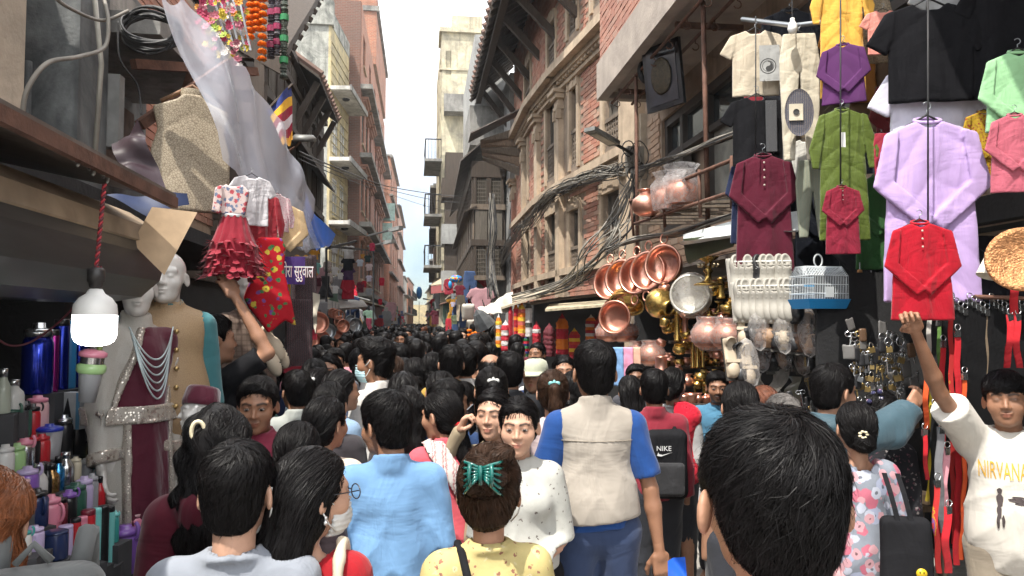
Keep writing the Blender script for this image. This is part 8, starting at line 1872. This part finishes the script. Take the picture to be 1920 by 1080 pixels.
# ================================================================== left: tee shirt and pan stall down the lane
ls = thing('tee_stall','clothes and cookware stall frame under the yellow house','stall')
def bar(p,q,w=.05): MB().bar(W(*p),W(*q),w).build('pole',M_IRON,ls)
bar((612,466,17),(668,452,20)); bar((618,462,17),(700,470,24)); bar((612,466,17),(612,640,17)); bar((700,470,24),(700,630,24)); slabquad('dark_canopy',W(585,586,15),W(690,578,20),W(680,565,24),W(575,565,18),.05,M_TIN,ls)
MB().box((-3.0,13,0),(-2.55,26,2.2)).build('counter_back',M_DARK,ls)
TS_ = [(590,468,'tee',(.52,.24,.03),22,'orange yellow'),(591,492,'tee',(.16,.36,.34),26,'teal green'),(596,520,'tee',(.10,.015,.03),20,'maroon'),(628,462,'tee',(.55,.53,.52),16,'white first'),(628,500,'tee',(.55,.54,.54),18,'white second'),(628,535,'tee',(.55,.54,.54),18,'white third'),(654,460,'tee',(.50,.49,.48),30,'white topmost'),(653,482,'tee',(.014,.016,.02),30,'black with round print'),(653,500,'tee',(.05,.018,.07),30,'purple'),(653,522,'kurta',(.34,.012,.03),30,'red'),(638,512,'tee',(.5,.49,.48),14,'white slim'),(675,486,'tee',(.40,.44,.50),16,'pale printed'),(680,476,'tee',(.42,.20,.03),10,'amber'),(690,478,'tee',(.015,.03,.03),16,'black green'),(692,494,'tee',(.5,.4,.4),16,'white and red'),(692,516,'tee',(.5,.46,.56),14,'lilac'),(692,540,'tee',(.24,.25,.26),16,'grey'),(676,528,'kurta',(.12,.014,.03),16,'dark wine'),(683,526,'kurta',(.40,.012,.03),10,'narrow red'),(698,455,'kurta',(.45,.03,.08),12,'small pink'),(716,520,'kurta',(.42,.015,.04),12,'long red'),(713,560,'kurta',(.38,.01,.03),9,'slim red')]
for i,(px,py,kd,c,w,nm) in enumerate(TS_): far_gar(nm+' shirt hung on the clothes stall under the yellow house',px,py,18.5 if px < 640 else 20.5,kd,c,w,'shirt',**({'L': .8} if kd == 'kurta' else {'L': .6}))
for i,(px,py) in enumerate(((614,500),(616,522),(616,545))): o = thing('small_backpack','%s of three pale printed backpacks on the clothes stall' % ['upper','middle','lowest'][i],'backpack',W(px,py,18)); sdf_part(lambda P: rbox(P,(0,0,0),(.10,.05,.13),.05),(-.16,-.1,-.2),(.16,.1,.2),.02,'pouch',floral('bagprint',(.35,.30,.28),[(.16,.12,.12),(.5,.46,.42)],22,.25),o); MB().tube([(-.03,0,.12),(0,0,.17),(.03,0,.12)],.01,5).build('grab_handle',M_IRON,o)
PN = [(594,606,12,.17,1),(613,622,14,.14,0),(634,604,15,.11,1),(641,612,15,.13,1),(630,632,15,.12,1),(645,630,15.5,.12,0),(655,602,16,.12,0),(664,610,16,.15,0),(668,632,16,.13,0),(622,588,15,.10,1),(628,590,15,.10,1),(634,592,15,.10,1),(603,635,13,.12,1),(585,640,12,.12,1)]
for i,(px,py,d,r,cu) in enumerate(PN): o = thing('hung_pan','%s %s pan of the cookware stall counted from the shawls' % (bord[i],'copper' if cu else 'steel'),'pan',M=aimed(W(px,py,d),A(.45,-.85,.1)),group='pans at the cookware stall'); MB().lathe(bowl_prof(r,.07),20).build('pan_body',M_COPD if cu else M_STEEL,o,True); MB().bar((0,r,.05),(0,r+.14,.06),.02).build('handle',M_STEEL,o)
# more goods hanging down both sides into the distance
rc = random.Random(3); pal = [((.40,.012,.03),'red'),((.12,.012,.03),'maroon'),((.03,.03,.035),'black'),((.5,.48,.46),'white'),((.05,.09,.20),'blue'),((.45,.22,.03),'amber'),((.10,.16,.12),'green'),((.45,.25,.28),'pink'),((.2,.2,.21),'grey')]; cnt = {}
for i in range(120):
 sd = -1 if i % 2 else 1; y = 15+(i//2)*1.05+rc.uniform(-.3,.3)
 if sd > 0 and y < 19: continue
 x = (-2.35 if y < 38 else -2.0) if sd < 0 else (1.35 if y < 33 else .72+.003*y); c,nm = rc.choice(pal); z = rc.uniform(2.0,3.3)
 zone = ('beneath the timber house' if y < 33 else 'past the yellow tower' if y < 55 else 'at the far end of the lane') if sd > 0 else ('under the yellow house' if y < 39 else 'under the orange brick house' if y < 62 else 'at the far end of the lane, opposite the tower'); key = (nm,zone)
 g = GARS.setdefault(('farset',i % 4),None)
 if g is None: g = GARS[('farset',i % 4)] = make_mesh('cloth',*garment_geo((P_tee(),P_kurta(L=.8),P_trouser(),P_dress())[i % 4],h=.028,fold=.01),True)
 o = thing('hung_garment','%s garment hanging %s' % (nm,zone),'garment',M=TR((x+rc.uniform(-.25,.25),y,z),rz=rc.uniform(-.6,.6),sc=rc.uniform(.9,1.3)),group='garments down the lane'); inst('cloth',g,o,CM('pal'+nm,c))
for i in range(16):
 sd = -1 if i % 2 else 1; y = 22+i*4.4; x0 = -2.9 if sd < 0 else 1.9; x1 = x0+sd*-1.1; slab_ = thing('stall_awning','faded %s awning, %s along the %s row of stalls' % (['tan','grey','rust'][i % 3],bord[i//2],'yellow house' if sd < 0 else 'timber house'),'awning'); slabquad('sheet',A(x0,y,2.9),A(x0,y+3.2,2.9),A(x1,y+3.2,2.6),A(x1,y,2.6),.04,mat('aw%d' % (i % 3),[(.40,.34,.25),(.28,.28,.27),(.25,.14,.10)][i % 3],.85),slab_)
 # ================================================================== cables
rc = random.Random(11)
for i in range(30):
 t = i/29; j_ = lambda s=6: rc.uniform(-s,s); k = rc.choice([M_WIREW,M_WIREW,M_WIRE]); o_ = .18+.1*rc.random()
 pts = []
 for (px,py) in ((942,532),(962,480),(985,438),(1015,412),(1050,372),(1085,352),(1125,335),(1165,325),(1195,318)):
  S = S3 if px < 1010 else S2 if px < 1056 else S1; u,z = S.pix(px+j_(4),py+j_(13)); pts.append(S.pt(u,z,o_+rc.uniform(-.06,.06)))
 cable('%s strand in the tangled cable bundle along the brick house' % (['grey','black'][k is M_WIRE]),pts,rc.uniform(.005,.011),k,res=5,n=4,group='tangled cable bundle')
for i in range(16):
 j_ = lambda s=6: rc.uniform(-s,s); k = rc.choice([M_WIREW,M_WIREW,M_WIRE]); cable('%s cable sagging from the bundle to the awnings' % ['grey','black'][k is M_WIRE],[W(1190+j_(),330+j_(15),9.6),W(1170+j_(25),400+j_(20),9.6),W(1130+j_(40),470+j_(14),9.3),W(1060+j_(20),530+j_(10),10.5),W(950+j_(10),565+j_(10),11.6)],rc.uniform(.006,.012),k,res=6,n=4,group='sagging cables')
for i in range(14):
 j_ = lambda s=6: rc.uniform(-s,s); k = rc.choice([M_WIREW,M_WIRE]); cable('%s cable running from the plaster pier towards the clothes' % ['grey','black'][k is M_WIRE],[W(1196+j_(),322+j_(14),9.4),W(1235+j_(),306+j_(5),8.0),W(1290+j_(),285+j_(5),6.8),W(1345+j_(),262+j_(6),6.0),W(1420,235+j_(8),5.6)],rc.uniform(.005,.010),k,res=6,n=4,group='cables past the railing shelf')
for i in range(12):
 j_ = lambda s=6: rc.uniform(-s,s); k = rc.choice([M_WIREW,M_WIREW,M_WIRE]); cable('%s loose cable lying over the brass shop awning' % ['grey','black'][k is M_WIRE],[W(1140+j_(4),470+j_(5),8.3),W(1190+j_(),448+j_(5),7.6),W(1260+j_(),440+j_(6),6.6),W(1330+j_(),418+j_(6),5.9),W(1385,400+j_(5),5.4)],rc.uniform(.006,.011),k,res=6,n=4,group='cables over the brass shop awning')
for i in range(18):
 j_ = lambda s=6: rc.uniform(-s,s); cable('dark cable in the vertical tangle on the timber house post',[W(922+j_(),368+j_(),18.4),W(925+j_(9),430,18.2),W(921+j_(10),490,18.2),W(926+j_(12),560+j_(),17.8)],rc.uniform(.008,.018),rc.choice([M_WIRE,M_WIRE,M_WIREW]),res=6,n=4,group='vertical cable tangle')
for i,(dy,r) in enumerate(((0,.012),(6,.009),(14,.007))): cable('%s of three thin cables crossing the lane' % ['upper','middle','lowest'][i],[W(560,284+dy,8.3),W(640,318+dy,14),W(730,350+dy,22),W(835,366+dy*2,26),W(960,372+dy,20)],r,M_WIRE,res=8,n=4)
mb_ = thing('junction_box','cable strewn grey junction box at the corner of the brick house','box',W(1190,300,9.8)); MB().cbox((0,0,0),(.22,.14,.34)).build('casing',stained('box_grey',(.30,.28,.24),(.14,.12,.10),.6),mb_)
for i in range(10): a = np.linspace(0,2*math.pi,14); c_ = A(rc.uniform(-.15,.15),-.1,rc.uniform(-.25,.15)); r = rc.uniform(.08,.18); MB().tube([c_+A(r*math.cos(q)*.7,.03*math.sin(q*2+i),r*math.sin(q)) for q in a],.008,4).build('cable_loop',M_WIREW if i % 3 else M_WIRE,mb_,True)
# ================================================================== street lamps
l1 = thing('led_street_lamp','flat LED street lamp reaching out from the brick house','street lamp',W(1185,288,9.7)); hd_ = W(1105,242,9.0)-W(1185,288,9.7); MB().tube([(0,0,0),tuple(hd_*.45)],.022,8).build('arm',M_IRON,l1,True); MB().bar(hd_*.42,hd_*1.0,.16,.05).build('lamp_head',mat('lamp_head',(.20,.20,.19),.5,.5),l1); MB().bar(hd_*.5-A(0,0,.03),hd_*.9-A(0,0,.03),.10,.01).build('led_panel',mat('led_panel',(.5,.48,.40),.3),l1)
for lb,p0,p1,d0,d1 in (('street lamp on a long arm against the orange brick house',(690,442),(752,427),26,24),('distant street lamp over the far end of the lane',(822,565),(793,560),60,60),('second lamp arm lower on the orange brick house',(690,462),(738,452),27,25)):
 o = thing('street_lamp',lb,'street lamp',W(*p0,d0)); v = W(*p1,d1)-W(*p0,d0); MB().tube([(0,0,0),tuple(v*.8)],.035,6).build('arm',M_IRON,o); MB().bar(v*.7,v,.16,.12).build('lamp_head',mat('lamp_head',(.2,.2,.19),.5,.5),o)
 # ================================================================== the crowd down the lane
rc = random.Random(5); occ = [(o.location.x,o.location.y) for o in COL.objects if o.name.startswith('person') and o.type == 'EMPTY']
def lim(y): return (np.interp(y,[4.6,12,30,40,60,110],[-1.55,-2.0,-2.2,-2.0,-1.75,-1.7]),np.interp(y,[4.6,7,12,20,33,60,110],[.75,1.25,1.35,1.1,.55,.55,.9]))
pts = []
y = 4.7
tries = 0
while len(pts) < 640 and tries < 60000:
 tries += 1; y = 4.8*(112/4.8)**rc.random() if rc.random() < .45 else rc.uniform(4.8,60); a,b = lim(y); x = rc.uniform(a,b); r = .47 if y < 14 else .42 if y < 40 else .55
 if any((x-p[0])**2+(y-p[1])**2 < r*r for p in pts) or any((x-p[0])**2+(y-p[1])**2 < .36**2 for p in occ): continue
 pts.append((x,y))
pts.sort(key=lambda p: p[1]); near_pts,far_pts = pts[:285],pts[285:]
wear = [((.02,.02,.024),'black'),((.04,.045,.06),'charcoal'),((.02,.035,.10),'navy'),((.48,.47,.46),'white'),((.30,.02,.035),'red'),((.10,.012,.022),'maroon'),((.22,.32,.48),'pale blue'),((.45,.40,.32),'cream'),((.05,.13,.12),'teal'),((.45,.20,.24),'pink'),((.22,.22,.23),'grey'),((.36,.22,.05),'mustard')]
jm,jf = pose(),pose(fem=1); SETS = []
for hair,fem in (('short',0),('fade',0),('thick',0),('long',1),('bun',1),('lowpony',1),('pony',1),('short',0)):
 j = jf if fem else jm; hk = {'fem': 1} if fem else {}
 SETS.append((body_mesh(j,head_geo(.008,**hk),rc.uniform(-.3,.3),.0,0.,h=.026,hands=(None,None)),mesh_of(('hair',hair,0,0),lambda: hair_geo(hair,.009,420,0,.0026)),mesh_of(('shirt','far',fem),lambda: top_geo(j,.02,sleeve=.47)),mesh_of(('trousers','far',fem),lambda: bottom_geo('trousers',.034,fem)),hair,fem))
hn = dict(short='short haired',fade='crop haired',thick='bushy haired',long='long haired',bun='bun haired',lowpony='low ponytailed',pony='high ponytailed')
for i,(x,y) in enumerate(near_pts):
 bm_,hm_,sm_,tm_,hair,fem = rc.choice(SETS); c,cn = rc.choice(wear); front = rc.random() < .25; Hh = rc.uniform(1.50,1.64) if fem else rc.uniform(1.58,1.72)
 zone = 'right behind the front ranks' if y < 8 else 'level with the garland stall' if y < 14 else 'level with the brick house' if y < 20 else 'beneath the timber bays' if y < 31 else 'far down the lane'
 o = thing('person','%s person in %s top %s, %s' % (hn[hair],cn,'facing the camera' if front else 'walking away',zone),'person',(x,y,0),(math.pi if front else 0)+rc.uniform(-.5,.5),'crowd filling the lane',Hh/1.72)
 inst('body',bm_,o,skin(rc.choice(['mid','tan','light','mid']))); inst('hair',hm_,o,hairmat('black' if rc.random() < .88 else rc.choice(['brown','grey','copper'])),M=head_M()); inst('shirt',sm_,o,CM('crowd_'+cn,c)); inst('trousers',tm_,o,BLK if i % 3 else JEAN)
 # the remaining distant people read as one mass
mm = MB(); mi = []
sub_head = MB().sphere((0,0,0),1,8).data();
def addm(V,Fs,k):
 mm.add(V,Fs); mi.extend([k]*sum(len(f) for f in Fs))
for (x,y) in far_pts:
 Hh = rc.uniform(1.5,1.72); z = Hh-.11
 addm(sub_head[0]*A(.085,.105,.12)+A(x,y,z),[f if f.ndim == 2 else f[None] for f in sub_head[1]],0); addm(sub_head[0]*A(.07,.06,.10)+A(x+rc.uniform(-.03,.03),y-.055 if rc.random() < .3 else y+.04,z-.04),sub_head[1],1)
 q = MB().lathe([(.06,z-.12),(.10,z-.15),(.21,z-.20),(.24,z-.32),(.22,z-.7),(.2,0.)],9,TR((x,y,0),sc=(1,.62,1))).data(); addm(q[0],q[1],2)
V,Fs = mm.data(); me = make_mesh('crowd',V,Fs,True); cr = brickmat('crowd_wear',[w[0] for w in wear]+[(.02,.02,.02)]*3,damt=0.)
for m_ in (hairmat('black'),skin('mid'),cr): me.materials.append(m_)
me.polygons.foreach_set('material_index',np.array(mi[:len(me.polygons)],np.int32)) if len(mi) >= len(me.polygons) else None
link('crowd',me,None,label='mass of distant heads filling the far end of the lane',cat='crowd',kind='stuff')
# ================================================================== hazy air over the whole lane
hz = MB().box((-62,-14,-1.3),(62,192,24)).build('haze',None,kind='stuff'); hm = bpy.data.materials.new('haze_air'); hm.use_nodes = True; nt = hm.node_tree; nt.nodes.clear()
pv = nt.nodes.new('ShaderNodeVolumePrincipled'); mo = nt.nodes.new('ShaderNodeOutputMaterial'); pv.inputs['Color'].default_value = (.86,.90,.95,1); pv.inputs['Density'].default_value = .0009; pv.inputs['Anisotropy'].default_value = .3
nt.links.new(pv.outputs[0],mo.inputs['Volume']); hz.data.materials.append(hm); hz['label'] = 'thin bright haze in the air of the lane'; hz['category'] = 'haze'
